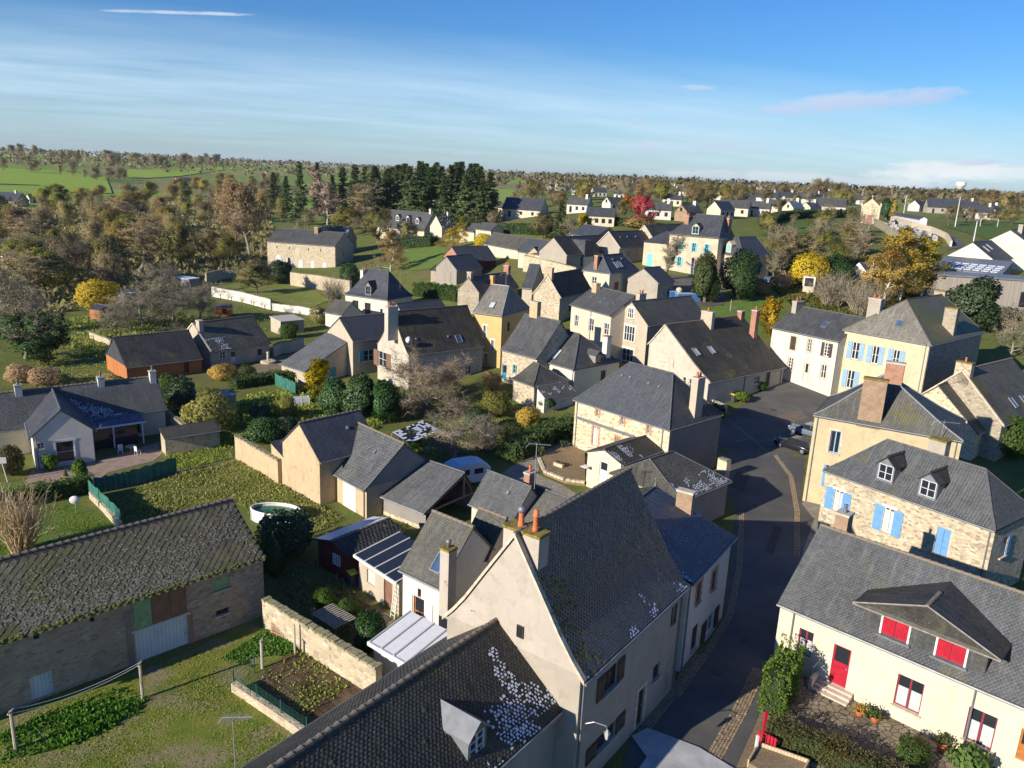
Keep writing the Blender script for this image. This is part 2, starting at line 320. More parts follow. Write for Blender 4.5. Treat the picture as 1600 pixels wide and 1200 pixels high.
PLASTW = plain('white_plastic', (.58, .59, .6), .4, .05)
DARK = plain('shade_black', (.012, .012, .014), .7, .1)
YEL = plain('yellow_plastic', (.75, .52, .03), .5, .1)
LEAD = plain('lead_ridge', (.3, .31, .33), .5, .1, 3., .4, .3)
RIDGE = plain('dull_ridge', (.1, .098, .092), .7, .3, 3.)
MOSSM = plain('orange_lichen', (.19, .145, .035), .95, .55, 5.)
LIME = plain('lime_mortar_verge', (.5, .42, .31), .9, .25, 3.)

HOUSES = {
'barn':[-25.143, 40.93, 0.788, 20.0, 8.831, 4.152, 2.492, 0.0, 0.0, 0.0, 0.0],
'big':[3.633, 37.116, 0.949, 11.074, 8.278, 6.568, 5.834, 0.001, 0.004, -0.004, 0.002],
'fore':[-4.231, 27.81, 0.933, 17, 7.866, 4.598, 3.074, 0.0, -0.0, -0.0, 0.0],
'street':[8.057, 47.094, 0.997, 7.777, 11.599, 5.94, 1.994, 0.0, 0.0, 0.0, 0.0],
'stone':[13.965, 77.916, -0.825, 12.42, 8.899, 5.652, 4.128, 3.334, 3.499, 0.0, 0.003],
'annex':[11.141, 70.533, 0.788, 6.957, 4.404, 3.427, 0.832, 0.0, 0.0, -0.0, -0.0],
'C1':[3.561, 101.537, -0.778, 6.534, 8.449, 3.965, 4.288, -0.001, -0.001, 0.0, 0.0],
'C2':[8.552, 99.829, -0.836, 6.755, 8.891, 3.146, 3.386, 3.552, 0.001, 0.001, 0.0],
'D':[20.976, 112.369, 0.695, 12.97, 6.81, 5.356, 2.821, -0.001, -0.001, -0.001, 0.001],
'E':[14.153, 114.077, -1.021, 9.782, 8.366, 6.026, 2.575, 0.001, 0.001, 0.0, 0.0],
'F':[26.929, 101.619, 0.69, 16.352, 10.318, 2.418, 5.759, 0.001, 0.001, 2.628, 2.813],
'G':[42.307, 105.572, -0.938, 10.292, 10.323, 6.591, 2.651, 0.001, 0.001, 0.0, 0.0],
'H':[51.799, 101.0, 0.715, 16.375, 10.981, 8.469, 4.322, 1.224, 4.258, -0.001, 0.0],
'I':[34.249, 68.383, -0.524, 11.879, 7.529, 8.427, 3.867, 6.752, 4.991, -0.0, -0.001],
'J':[32.561, 57.689, -0.936, 13.356, 6.8, 5.798, 2.951, 2.658, 3.056, -0.0, 0.0],
'K':[26.208, 39.483, -0.765, 18.0, 9.493, 4.05, 3.655, -0.0, 0.0, 0.0, 0.0],
'W1':[-16.004, 66.637, 0.808, 6.288, 6.505, 4.043, 2.66, 0.0, 0.0, -0.0, 0.0],
'W2':[-11.382, 65.276, -0.802, 7.403, 7.894, 2.632, 3.221, -0.001, -0.001, 0.0, 0.0],
'W3':[-6.857, 62.167, -0.647, 5.642, 6.285, 1.731, 2.061, -0.0, 0.0, 1.685, 0.001],
'shed':[-10.508, 52.728, 0.883, 5.421, 3.769, 2.111, 0.505, 0.0, 0.0, -0.003, 0.0],
'Ma':[-3.403, 46.254, -0.662, 3.575, 5.853, 3.677, 3.067, 0.005, 0.004, -0.0, 0.0],
'Mb':[-0.894, 48.356, -0.689, 2.451, 3.523, 3.98, 2.348, -0.0, -0.001, -0.001, 0.0],
'Mc':[0.101, 56.01, -0.724, 4.56, 3.933, 3.58, 2.182, -0.001, -0.001, -0.0, 0.0],
'leftw':[-43.567, 72.057, 2.176, 8.149, 5.351, 3.131, 2.355, -0.0, -0.0, -0.001, -0.001],
'leftm':[-46.367, 75.045, 0.661, 20.935, 6.029, 2.696, 2.899, 0.0, 0.0, 0.0, 0.0],
'orange':[-49.5, 105.302, 0.748, 9.953, 9.167, 2.037, 3.231, -0.001, 0.0, -0.0, 0.001],
'next':[-42.998, 114.279, 0.899, 9.808, 9.052, 2.589, 3.44, 0.002, 0.002, 0.0, 0.0],
'cream':[-26.562, 151.795, -0.494, 10.357, 8.278, 3.858, 4.869, 2.874, 3.191, -0.0, 0.0],
'P1':[-20.237, 111.301, 0.713, 11.013, 7.754, 4.843, 2.641, 0.0, -0.0, 0.0, 0.001],
'N':[-11.297, 104.775, 0.698, 12.102, 8.34, 4.246, 4.996, -0.0, 0.0, -0.0, -0.0],
'O':[-1.853, 110.997, -0.478, 4.549, 8.603, 7.058, 3.45, 1.354, 0.396, 0.0, 0.002],
'P':[8.012, 133.458, 1.039, 11.997, 5.394, 3.626, 3.475, -0.001, 0.0, -0.002, 0.001],
'Q':[17.594, 147.932, 0.892, 10.148, 6.21, 3.782, 2.884, 1.641, 1.675, 0.0, -0.0],
'mairie':[38.015, 166.602, -0.61, 10.806, 8.626, 7.374, 4.164, 1.056, 3.861, 0.0, 0.0],
'mwing':[46.157, 163.618, 0.639, 8.947, 7.37, 4.467, 3.485, 0.824, 2.497, -0.0, 0.0],
'fbarn':[-63.524, 243.17, -0.259, 22.907, 12.18, 7.011, 3.607, -0.0, -0.0, 0.0, 0.002],
'S1':[-12.868, 175.295, 0.875, 8.26, 6.853, 2.752, 2.733, 0.0, -0.0, 0.0, 0.0],
'S2':[-11.108, 183.278, 0.66, 10.045, 7.968, 3.01, 2.802, 0.0, 0.0, -0.0, 0.001],
'small5':[14.139, 64.398, 0.753, 7.219, 7.646, 3.271, 2.322, 3.536, 0.423, 0.0, 0.0],
'gaz':[3.539, 94.087, -0.892, 4.187, 5.972, 2.635, 1.834, 2.551, 0.571, -0.0, 0.0],
'R1':[-1.998, 194.489, -0.991, 15.923, 5.879, 1.981, 2.722, 0.0, 0.0, -0.0, 0.0],
'R1b':[4.857, 174.974, -0.881, 8.53, 5.844, 2.776, 2.856, 0.0, -0.0, -0.0, 0.0],
'Rg':[5.2, 174.601, 0.913, 5.945, 5.289, 1.918, 2.199, 0.0, -0.0, 0.0, -0.0],
'R2':[13.213, 170.918, 0.811, 17.581, 8.004, 2.791, 3.29, -0.0, -0.0, 0.0, 0.0],
'R2b':[17.719, 184.585, -0.979, 9.459, 7.713, 3.438, 2.166, 0.0, 0.0, -0.0, 0.0],
'R3':[23.286, 174.401, 0.803, 12.339, 6.761, 2.947, 3.169, -0.0, -0.0, -0.0, 0.0],
'R4':[33.638, 183.257, 0.606, 13.996, 5.874, 3.592, 2.546, -0.0, -0.0, 0.0, 0.001],
'X1':[51.217, 86.477, 0.767, 7.793, 6.405, 2.62, 4.365, 0.0, 0.0, 1.632, 2.987],
'X2':[55.255, 89.785, 0.658, 13.152, 10.503, 3.249, 5.027, -0.0, -0.0, 0.0, 0.0],
'M1':[100.347, 173.725, 0.8, 14.373, 9.666, 3.996, 3.395, -0.0, 0.0, -0.0, 0.0],
'M2':[117.048, 188.766, 0.803, 16, 10.5, 4.5, 3.4, 0, 0, 0, 0],
'white':[127.225, 264.025, -1.797, 36.799, 2.498, 2.521, 0.719, 0.0, 0.0, -0.0, -0.0],
'fb2':[-61.282, 267.796, -0.262, 11, 9, 5.5, 4.0, 0, 0, 0, 0],
'pine':[-40.958, 296.726, -0.566, 22.975, 10.206, 2.882, 6.188, 0.0, -0.0, -0.0, -0.0],
'pine2':[-26.266, 274.765, 0.729, 5.691, 7.341, 2.991, 3.887, -0.0, -0.0, -0.0, 0.0],
'gar1':[-13.724, 238.912, -0.752, 6.571, 5.51, 2.595, 2.171, 0.0, -0.0, -0.0, 0.0],
'gar2':[-8.506, 231.369, -0.83, 7.028, 5.128, 2.592, 1.783, -0.0, 0.0, 0.0, 0.001],
'mwall':[-15.942, 129.145, 0.733, 9, 7, 3, 2.6, 0, 0, 0, 0],
'creamL':[-31.768, 143.747, -0.545, 4.527, 5.336, 2.588, 2.008, 0.002, 0.002, 0.0, 0.0],
'P31L':[3.115, 142.097, -0.349, 2.035, 7.578, 3.187, 3.827, -0.0, -0.0, -0.0, 0.0],
'smallgab':[-5.122, 145.43, 0.98, 12.549, 5.231, 3.041, 2.577, -0.0, 0.0, -0.0, -0.002],
'dblue':[24.587, 144.844, 0.838, 5.5, 7, 2.9, 2.3, 0, 0, 0, 0],
'cab1':[-77.515, 145.9, -0.458, 3.178, 3.912, 2.002, 0.587, 0.0, 0.0, 0.0, -0.0],
'cab2':[-57.604, 153.886, 0.27, 3.246, 2.507, 2.199, 0.125, 0.0, 0.0, 0.0, 0.0],
'P2':[-27.136, 105.494, -0.688, 5.778, 7.859, 1.873, 5.225],
'conserv':[-7.155, 48.348, -0.799, 4.863, 3.685, 2.572, 3.16],
'leanto':[5.344, 91.713, 0.67, 4.961, 1.867, 1.77, 2.835],
'solar':[91.586, 160.602, -0.71, 12.49, 9.789, 3.997, 6.036],
'flatsm':[-40.638, 138.452, 0.724, 4.615, 4.581, 2.472, 2.707],
'conserv2':[-4.843, 39.263, -0.663, 4.0, 3.2, 2.2, 2.75],
'Md':[3.801, 54.636, -0.716, 6.2, 5.5, 3.2, 2.0, 0, 0, 0, 0],
'grey':[86.957, 149.97, -0.209, 16, 8, 5.4, 0.12, 0, 0, 0, 0],
'shedl':[-32.001, 74.675, 0.646, 5.4, 2.2, 1.9, 2.35]}
OV, GO = .25, .1

class House: pass
def prof(fl):
    if not fl: return [(0, 0), (1, 1)]
    return [(0, 0), (.16, .16-fl*.75), (.34, .34-fl), (.6, .6-fl*.55), (1, 1)]
def pz(P, t):
    for (a, x), (b, y) in zip(P, P[1:]):
        if t <= b: return x+(y-x)*(t-a)/(b-a)
    return 1
def house(key, name, label, wm, rm, cat='house', base=-1.2, fl=0., holes={}, thick=.13, gutter='-+', ridge='lead', slates=(), smat=None, e=.15, sw=.22, gmat=None, pipes=(), group=None, walls='-+AB', verge=None):
    P = HOUSES[key]; H = House()
    if len(P) == 7: cx, cy, yaw, L, W, a, b = P; hE, hR, hA, hB, ro, dE, mono = a, b-a, 0, 0, W/2, b-a, True
    else: (cx, cy, yaw, L, W, hE, hR, hA, hB, ro, dE), mono = P, False
    hA, hB = (0 if abs(x) < .15 else x for x in (hA, hB))
    if hA+hB > L-.05: k = (L-.05)/(hA+hB); hA *= k; hB *= k
    H.__dict__.update(L=L, W=W, hE=hE, hR=hR, hA=hA, hB=hB, ro=ro, dE=dE, mono=mono, P=prof(fl), holes=holes)
    H.root = thing(name, label, cat, (cx, cy, terrain(cx, cy)), yaw, group)
    Pf = H.P; zT = hE+hR
    def cor(end, side, t):
        sx = 1 if end == 'A' else -1; h = hA if end == 'A' else hB; sy = -1 if side == '-' else 1; z0 = hE+(dE if side == '+' else 0)
        return Vector((sx*(L/2-t*h), sy*W/2+(ro-sy*W/2)*t, z0+(zT-z0)*pz(Pf, t)))
    H.cor = cor
    # --- walls
    mb = MB(); wy = W/2-OV; wx = L/2-GO
    def zin(side):
        sy = -1 if side == '-' else 1; z0 = hE+(dE if side == '+' else 0); d = abs(ro-sy*W/2)
        return z0+(zT-z0)*pz(Pf, min(1, OV/d))-thick*.8 if d > .3 else zT-thick
    zm, zp = zin('-'), zin('+'); H.wallz = {'-': zm, '+': zp}
    H.pl = {'-': (Vector((0, -wy, 0)), Vector((1, 0, 0)), Vector((0, -1, 0)), wx), '+': (Vector((0, wy, 0)), Vector((-1, 0, 0)), Vector((0, 1, 0)), wx),
            'A': (Vector((wx, 0, 0)), Vector((0, 1, 0)), Vector((1, 0, 0)), wy), 'B': (Vector((-wx, 0, 0)), Vector((0, -1, 0)), Vector((-1, 0, 0)), wy)}
    def facade(side, zt):
        o, s, n, hw = H.pl[side]; T = lambda a, z, y=0.: o+s*a+n*y+Vector((0, 0, z))
        hs = [(max(-hw+.05, a-w/2), min(hw-.05, a+w/2), z, z+h) for a, z, w, h in holes.get(side, []) if z+h < zt-.03 and z > base+.1]
        hs = [q for q in hs if q[1]-q[0] > .1]
        xs = sorted({-hw, hw, *[q for h in hs for q in h[:2]]}); zs = sorted({base, zt, *[q for h in hs for q in h[2:]]})
        for x0, x1 in zip(xs, xs[1:]):
            for z0, z1 in zip(zs, zs[1:]):
                mx_, mz = (x0+x1)/2, (z0+z1)/2
                if any(h[0] < mx_ < h[1] and h[2] < mz < h[3] for h in hs): continue
                mb.poly([T(x0, z0), T(x1, z0), T(x1, z1), T(x0, z1)])
        for x0, x1, z0, z1 in hs:
            d = -.2
            mb.poly([T(x0, z0), T(x0, z0, d), T(x0, z1, d), T(x0, z1)]); mb.poly([T(x1, z0, d), T(x1, z0), T(x1, z1), T(x1, z1, d)])
            mb.poly([T(x0, z1), T(x0, z1, d), T(x1, z1, d), T(x1, z1)]); mb.poly([T(x0, z0, d), T(x0, z0), T(x1, z0), T(x1, z0, d)])
            mb.poly([T(x0, z0, d), T(x1, z0, d), T(x1, z1, d), T(x0, z1, d)])
    zlo = min(zm, zp)
    if '-' in walls: facade('-', zm)
    if '+' in walls: facade('+', zp)
    gm = MB()
    for end, h in (('A', hA), ('B', hB)):
        if end not in walls: continue
        facade(end, zlo)
        gm = MB()
        if h == 0 or abs(zm-zp) > .02:
            o, s, n, hw = H.pl[end]; sg = 1 if end == 'A' else -1; pts = []
            for side, sy in (('-', -1), ('+', 1)):
                d = ro-sy*W/2; row = []
                if abs(d) > .3:
                    for t in [OV/abs(d)]+[q[0] for q in Pf if q[0] > OV/abs(d)+.02]:
                        z0 = hE+(dE if side == '+' else 0); row.append((sy*W/2+d*t, z0+(zT-z0)*pz(Pf, t)-thick*.8))
                else: row = [(sy*wy, zT-thick*.8)]
                if side == '-': pts += [(-wy, zlo)]+row
                else: pts += row[::-1][1 if abs(d) > .3 and not mono else 0:]+[(wy, zlo)]
            if h > 0: pts = [(-wy, zlo), (-wy, zm), (wy, zp), (wy, zlo)]
            cl = []
            for p in pts:
                if not cl or (abs(p[0]-cl[-1][0])+abs(p[1]-cl[-1][1])) > 1e-3: cl.append(p)
            (gm if gmat else mb).poly([(o.x, y, z) for y, z in (cl if sg > 0 else cl[::-1])])
        if gmat and gm.f: part('gable', gm, gmat, H.root)
    part('wall', mb, wm, H.root)
    # --- roof shell
    rb = MB(); dn = Vector((0, 0, -thick)); strips = [('-', lambda t: (cor('B', '-', t), cor('A', '-', t)))]
    if not mono: strips.append(('+', lambda t: (cor('A', '+', t), cor('B', '+', t))))
    if hA: strips.append(('A', lambda t: (cor('A', '-', t), cor('A', '+', t))))
    if hB: strips.append(('B', lambda t: (cor('B', '+', t), cor('B', '-', t))))
    H.strips = dict(strips); ts = [p[0] for p in Pf]
    for sd, fn in strips:
        for t0, t1 in zip(ts, ts[1:]):
            a, b = fn(t0); d, c = fn(t1); pts = [a, b, c, d] if (c-d).length > .02 else [a, b, (c+d)/2]
            rb.poly(pts); rb.poly([p+dn for p in pts[::-1]])
        a, b = fn(0); rb.poly([a+dn, b+dn, b, a])
        for end in 'AB':
            if sd in '-+' and (hA if end == 'A' else hB) == 0:
                for t0, t1 in zip(ts, ts[1:]):
                    p, q = cor(end, sd, t0), cor(end, sd, t1); rb.poly([p+dn, q+dn, q, p])
    if mono:
        a, b = cor('B', '-', 1), cor('A', '-', 1); rb.poly([b+dn, a+dn, a, b])
    H.roof = part('roof', rb, rm, H.root)
    # --- ridge, hips, gutters
    rA, rB = cor('A', '-', 1), cor('B', '-', 1)
    if ridge and not mono:
        kb = MB(); up = Vector((0, 0, .03))
        if (rA-rB).length > .3: kb.tube([rB+up, rA+up], .085, 6)
        for end, h in (('A', hA), ('B', hB)):
            if h:
                for sd in '-+': kb.tube([cor(end, sd, t)+Vector((0, 0, .02)) for t in ts], .06, 5)
        if ridge != 'tiles': part('ridge', kb, {'lead': RIDGE, 'zinc': LEAD}.get(ridge, SL_DARK), H.root)
        else:
            n = max(3, int((rA-rB).length/.42)); me = None
            for i in range(n):
                a = rB+(rA-rB)*((i+.04)/n); b = rB+(rA-rB)*((i+1.08)/n)
                if me is None: tb = MB(); d = b-a; tb.tube([(0, 0, 0), tuple(d*.5), tuple(d)], [.1, .105, .135], 8); me = tb.mesh('ridge_tile', TILE_R)
                link('ridge_tile', me, H.root, a+Vector((0, 0, .0)))
    if gutter:
        for sd in gutter:
            if sd in '-+' and not (mono and sd == '+'):
                a, b = cor('B', sd, 0), cor('A', sd, 0)
            elif sd in 'AB' and (hA if sd == 'A' else hB): a, b = cor(sd, '-', 0), cor(sd, '+', 0)
            else: continue
            n = H.pl[sd][2]; gb = MB(); gb.tube([a+n*.06-Vector((0, 0, .1)), b+n*.06-Vector((0, 0, .1))], .075, 6); part('gutter', gb, ZINC, H.root)
    for sd, s in pipes:
        o, sx, n, hw = H.pl[sd]; p = o+sx*s+n*.07; zt = H.wallz.get(sd, zlo)-.05; pb = MB()
        pb.tube([p+n*.2+Vector((0, 0, zt+.02)), p+Vector((0, 0, zt-.25)), p+Vector((0, 0, base+.9))], .05, 6); part('downpipe', pb, ZINC, H.root)
    if verge:
        for end in verge:
            for sd in '-+':
                vb = MB(); sx = 1 if end == 'A' else -1
                pts = [cor(end, sd, t) for t in ts]
                for p, q in zip(pts, pts[1:]):
                    i = Vector((-sx*.22, 0, 0)); u_ = Vector((0, 0, .07)); d_ = Vector((0, 0, -.16)); o_ = Vector((sx*.03, 0, 0))
                    c8 = [p+o_+d_, q+o_+d_, q+i+d_, p+i+d_, p+o_+u_, q+o_+u_, q+i+u_, p+i+u_]; k = len(vb.v); vb.v += [tuple(c) for c in c8]
                    for f in ((4, 5, 6, 7), (0, 1, 5, 4), (2, 3, 7, 6), (0, 4, 7, 3), (1, 2, 6, 5)): vb.f.append(tuple(k+x for x in f)); vb.m.append(0)
                part('verge', vb, LIME, H.root)
    for sd in slates: slate_courses(H, sd, smat, e, sw)
    return H
TILE_R = plain('ridge_tile_clay', (.17, .14, .105), .9, .3, 6.)
def slate_courses(H, sd, mat, e=.15, w=.22, thick=.011, snow=None):
    fn = H.strips[sd]; ts = np.linspace(0, 1, 41); pts = [fn(t) for t in ts]
    Lc = np.array([np.array(p[0]) for p in pts]); Rc = np.array([np.array(p[1]) for p in pts]); M = (Lc+Rc)/2
    udir = (Rc[0]-Lc[0])/np.linalg.norm(Rc[0]-Lc[0]); up0 = np.array((0, 0, 1.))
    # slope distance measured in the plane square to the eave
    dv = np.diff(Lc, axis=0); dv -= np.outer(dv@udir, udir); cum = np.concatenate([[0], np.cumsum(np.linalg.norm(dv, axis=1))]); n = int(cum[-1]/e)
    tt = lambda d: np.interp(d, cum, ts)
    def LR(t): return np.array([np.interp(t, ts, Lc[:, k]) for k in range(3)]), np.array([np.interp(t, ts, Rc[:, k]) for k in range(3)])
    rows = []
    for i in range(n):
        t0, t1 = tt(i*e), tt(min((i+1.25)*e, cum[-1])); l0, r0 = LR(t0); l1, r1 = LR(t1)
        nn = np.cross(udir, (l1-l0)-((l1-l0)@udir)*udir); nn /= max(1e-9, np.linalg.norm(nn))
        s0, s1 = l0@udir, r0@udir; off = (i % 2)*w/2+RNG.uniform(-.02, .02); edges = np.arange(s0-w+off, s1+w, w)
        a = np.clip(edges[:-1], s0, s1); b = np.clip(edges[1:], s0, s1); ok = b-a > .03; a, b = a[ok]+.003, b[ok]-.003; k = len(a)
        if not k: continue
        ta, tb_ = l1@udir, r1@udir; a1, b1 = np.clip(a, ta, tb_), np.clip(b, ta, tb_)
        th = (thick+RNG.uniform(-.004, .005, k))[:, None]; j = RNG.uniform(-.008, .008, (k, 1)); dsl = (l1-l0)-((l1-l0)@udir)*udir; dsl = dsl/max(1e-9, np.linalg.norm(dsl))
        B0 = l0-udir*s0+dsl*0; T0 = l1-udir*ta
        p0 = B0+a[:, None]*udir+dsl*j; p1 = B0+b[:, None]*udir+dsl*j; q0 = T0+a1[:, None]*udir+nn*.003; q1 = T0+b1[:, None]*udir+nn*.003
        rows.append(np.stack([p0+nn*.002, p1+nn*.002, p0+nn*th, p1+nn*th, q1, q0], 1))
    A = np.concatenate(rows); N = len(A); v = A.reshape(-1, 3)
    base = np.arange(N, dtype=np.int32)[:, None]*6
    F4 = np.concatenate([base+np.array([[2, 3, 4, 5]]), base+np.array([[0, 1, 3, 2]])], 1).reshape(-1, 4)
    F3 = np.concatenate([base+np.array([[0, 2, 5]]), base+np.array([[1, 4, 3]])], 1).reshape(-1, 3)
    me = bpy.data.meshes.new('slates'); me.vertices.add(len(v)); me.vertices.foreach_set('co', v.astype(np.float32).ravel())
    me.loops.add(F4.size+F3.size); me.loops.foreach_set('vertex_index', np.concatenate([F4.ravel(), F3.ravel()]).astype(np.int32))
    me.polygons.add(len(F4)+len(F3)); me.polygons.foreach_set('loop_start', np.concatenate([np.arange(len(F4))*4, F4.size+np.arange(len(F3))*3]).astype(np.int32))
    me.materials.append(mat); me.uv_layers.new(name='UVMap')
    co = v[np.concatenate([F4.ravel(), F3.ravel()])]; dsl0 = Lc[1]-Lc[0]; dsl0 = dsl0-(dsl0@udir)*udir; dsl0 /= np.linalg.norm(dsl0)
    me.update(calc_edges=True); me.uv_layers[0].data.foreach_set('uv', np.stack([co@udir, co@dsl0], 1).astype(np.float32).ravel())
    o = link('slates', me, H.root, kind='stuff'); H.slateA = getattr(H, 'slateA', {}); H.slateA[sd] = A
    return o
def frost(H, sd, pick, mat=None, name='frost', big=False):
    A = H.slateA[sd]; c = A.mean(1); ok = np.array([pick(*p) for p in c]); A = A[ok]
    if not len(A): return
    nn = np.cross(A[:, 1]-A[:, 0], A[:, 5]-A[:, 0]); nn /= np.linalg.norm(nn, axis=1)[:, None]; lift = nn*.03
    k = len(A); g = .35 if big else 1.; l = RNG.uniform(.0, .38*g, (k, 1)); r = RNG.uniform(1-.4*g, 1., (k, 1)); lo = RNG.uniform(.03, .3*g, (k, 1)); hi = RNG.uniform(1-.5*g, .95, (k, 1)); b0, b1, t0, t1 = A[:, 2], A[:, 3], A[:, 5], A[:, 4]
    f = lambda s, t: (b0*(1-s)+b1*s)*(1-t)+(t0*(1-s)+t1*s)*t
    Q = np.stack([f(l, lo), f(r, lo), f(r-.06, hi), f(l+.08, hi)], 1)+lift[:, None]
    me = quads_mesh(name, Q, mat or SNOW); o = link(name, me, H.root, kind='stuff'); return o
def nz(x, y, s=1., seed=0.):     # cheap smooth value noise for masks
    return (math.sin(x*1.7*s+seed)+math.sin(y*2.3*s+1.3+seed*2)+math.sin((x+y)*1.1*s+.7)+math.sin((x*.6-y*1.9)*s*2.3+seed)*.7)/3.7

# ---------------------------------------------------------------- windows and other parts
def window(H, sd, q, fm=None, nx=2, nz_=2, shut=None, sm=None, sur=None, curtain=False, sill=True, glass=None, name='window', rec=True, sw=None, arch=False):
    s, z, w, h = q; fm = fm or WPAINT; o, sx, n, hw = H.pl[sd]; up = Vector((0, 0, 1)); rec = rec and any(abs(a-s) < .01 and abs(b-z) < .01 for a, b, c, d in H.holes.get(sd, []))
    y0 = -.17 if rec else .012
    T = lambda x, y, zz: o+sx*(s+x)+n*y+up*(z+zz)
    if shut != 'closed':
        fb = MB(); t = min(.07, w*.09); hw_ = w/2
        fb.box(-hw_, -hw_+t, y0, y0+.06, 0, h, T); fb.box(hw_-t, hw_, y0, y0+.06, 0, h, T); fb.box(-hw_+t, hw_-t, y0, y0+.06, 0, t, T); fb.box(-hw_+t, hw_-t, y0, y0+.06, h-t, h, T)
        for i in range(1, nx): x = -hw_+w*i/nx; fb.box(x-t*.7, x+t*.7, y0+.003, y0+.065, t, h-t, T)
        for i in range(1, nz_): zz = h*i/nz_; fb.box(-hw_+t, hw_-t, y0+.006, y0+.05, zz-t*.35, zz+t*.35, T)
        f = part(name, fb, fm, H.root)
        for i in range(nx):
            x0, x1 = -hw_+w*i/nx, -hw_+w*(i+1)/nx; gb = MB(); gb.box(x0+t*.4, x1-t*.4, y0+.01, y0+.03, t*.6, h-t*.6, T); part('pane', gb, glass or GLASS, f)
            if curtain: cb = MB(); cb.box(x0+t, x1-t, y0+.032, y0+.036, t, h*(.62 if curtain == 1 else .9), T); part('curtain', cb, CURT, f)
        if sill: sb = MB(); sb.box(-hw_-.1, hw_+.1, .005, .14, -.09, 0, T); part('sill', sb, GRANITE, f)
    if shut == 'closed':
        for i in range(2):
            cb = MB(); x0, x1 = (-w/2, -.008) if i == 0 else (.008, w/2); shutter_boards(cb, x0, x1, y0+.1 if rec else .02, 0, h, T); part('shutter', cb, sm, H.root)
        if sill: sb = MB(); sb.box(-w/2-.1, w/2+.1, .005, .14, -.09, 0, T); part('sill', sb, GRANITE, H.root)
    elif shut:
        ws = sw or w*.5; es = shut if isinstance(shut, str) and shut in ('l', 'r') else 'lr'
        for e in es:
            cb = MB(); x0, x1 = (-w/2-ws-.02, -w/2-.02) if e == 'l' else (w/2+.02, w/2+.02+ws); shutter_boards(cb, x0, x1, .03, -.03, h+.02, T); part('shutter', cb, sm, H.root)
    if sur:
        mats = {'brick': BRICKO, 'stone': GRANITE, 'white': WPAINT, 'red': REDD}; sb = MB(); tk = .16; k = 0; zz = -.02; st = .24
        while zz < h+.05:
            ex = .1 if k % 2 else 0; a = min(st, h+.06-zz)
            sb.box(-w/2-tk-ex, -w/2, .004, .03, zz, zz+a-.012, T); sb.box(w/2, w/2+tk+ex, .004, .03, zz, zz+a-.012, T); zz += st; k += 1
        if sur in ('white', 'red'): sb = MB(); sb.box(-w/2-.1, -w/2, .004, .03, 0, h, T); sb.box(w/2, w/2+.1, .004, .03, 0, h, T)
        sb.box(-w/2-tk-.05, w/2+tk+.05, .004, .034, h+.02, h+.22, T); part('surround', sb, mats[sur], H.root)
def shutter_boards(cb, x0, x1, y, z0, z1, T):
    n = max(2, int(round((x1-x0)/.13)))
    for i in range(n): a = x0+(x1-x0)*i/n; b = x0+(x1-x0)*(i+1)/n; cb.box(a+.003, b-.003, y, y+.028, z0, z1, T)
    for zz in (z0+(z1-z0)*.14, z0+(z1-z0)*.84): cb.box(x0+.02, x1-.02, y+.028, y+.05, zz-.05, zz+.05, T)
def door(H, sd, q, dm, fm=None, glassy=0., sur=None, name='door', boards=0, light=None):
    s, z, w, h = q; o, sx, n, hw = H.pl[sd]; up = Vector((0, 0, 1)); T = lambda x, y, zz: o+sx*(s+x)+n*y+up*(z+zz)
    rec = any(abs(a-s) < .01 and abs(b-z) < .01 for a, b, c, d in H.holes.get(sd, [])); y0 = -.15 if rec else .012
    db = MB(); t = .09
    if boards:
        for i in range(boards): db.box(-w/2+w*i/boards+.006, -w/2+w*(i+1)/boards-.006, y0, y0+.05, 0, h, T)
    else:
        db.box(-w/2+.05, w/2-.05, y0, y0+.04, 0, h*(1-glassy)-.02, T)
        for a, b, c, d in ((-w/2, -w/2+t, 0, h), (w/2-t, w/2, 0, h), (-w/2+t, w/2-t, h-t, h), (-w/2+t, w/2-t, h*.42, h*.42+t)): db.box(a, b, y0, y0+.065, c, d, T)
    d = part(name, db, dm, H.root)
    if glassy: gb = MB(); gb.box(-w/2+t*.8, w/2-t*.8, y0+.01, y0+.03, h*(1-glassy), h-t*.8, T); part('pane', gb, GLASS, d)
    hb = MB(); hb.box(w/2-.16, w/2-.1, y0+.06, y0+.11, h*.45, h*.5, T); part('handle', hb, STEEL, d)
    if sur:
        sb = MB(); zz = 0; k = 0
        while zz < h: ex = .1*(k % 2); a = min(.26, h-zz); sb.box(-w/2-.17-ex, -w/2, .004, .032, zz, zz+a-.012, T); sb.box(w/2, w/2+.17+ex, .004, .032, zz, zz+a-.012, T); zz += .26; k += 1
        sb.box(-w/2-.22, w/2+.22, .004, .036, h, h+.24, T); part('surround', sb, GRANITE if sur == 'stone' else BRICKO, H.root)
    return d
def block(H, sd, q, mat, name, y0=.003, y1=.05):
    s, z, w, h = q; o, sx, n, hw = H.pl[sd]; T = lambda x, y, zz: o+sx*(s+x)+n*y+Vector((0, 0, z+zz)); b = MB(); b.box(-w/2, w/2, y0, y1, 0, h, T); return part(name, b, mat, H.root)
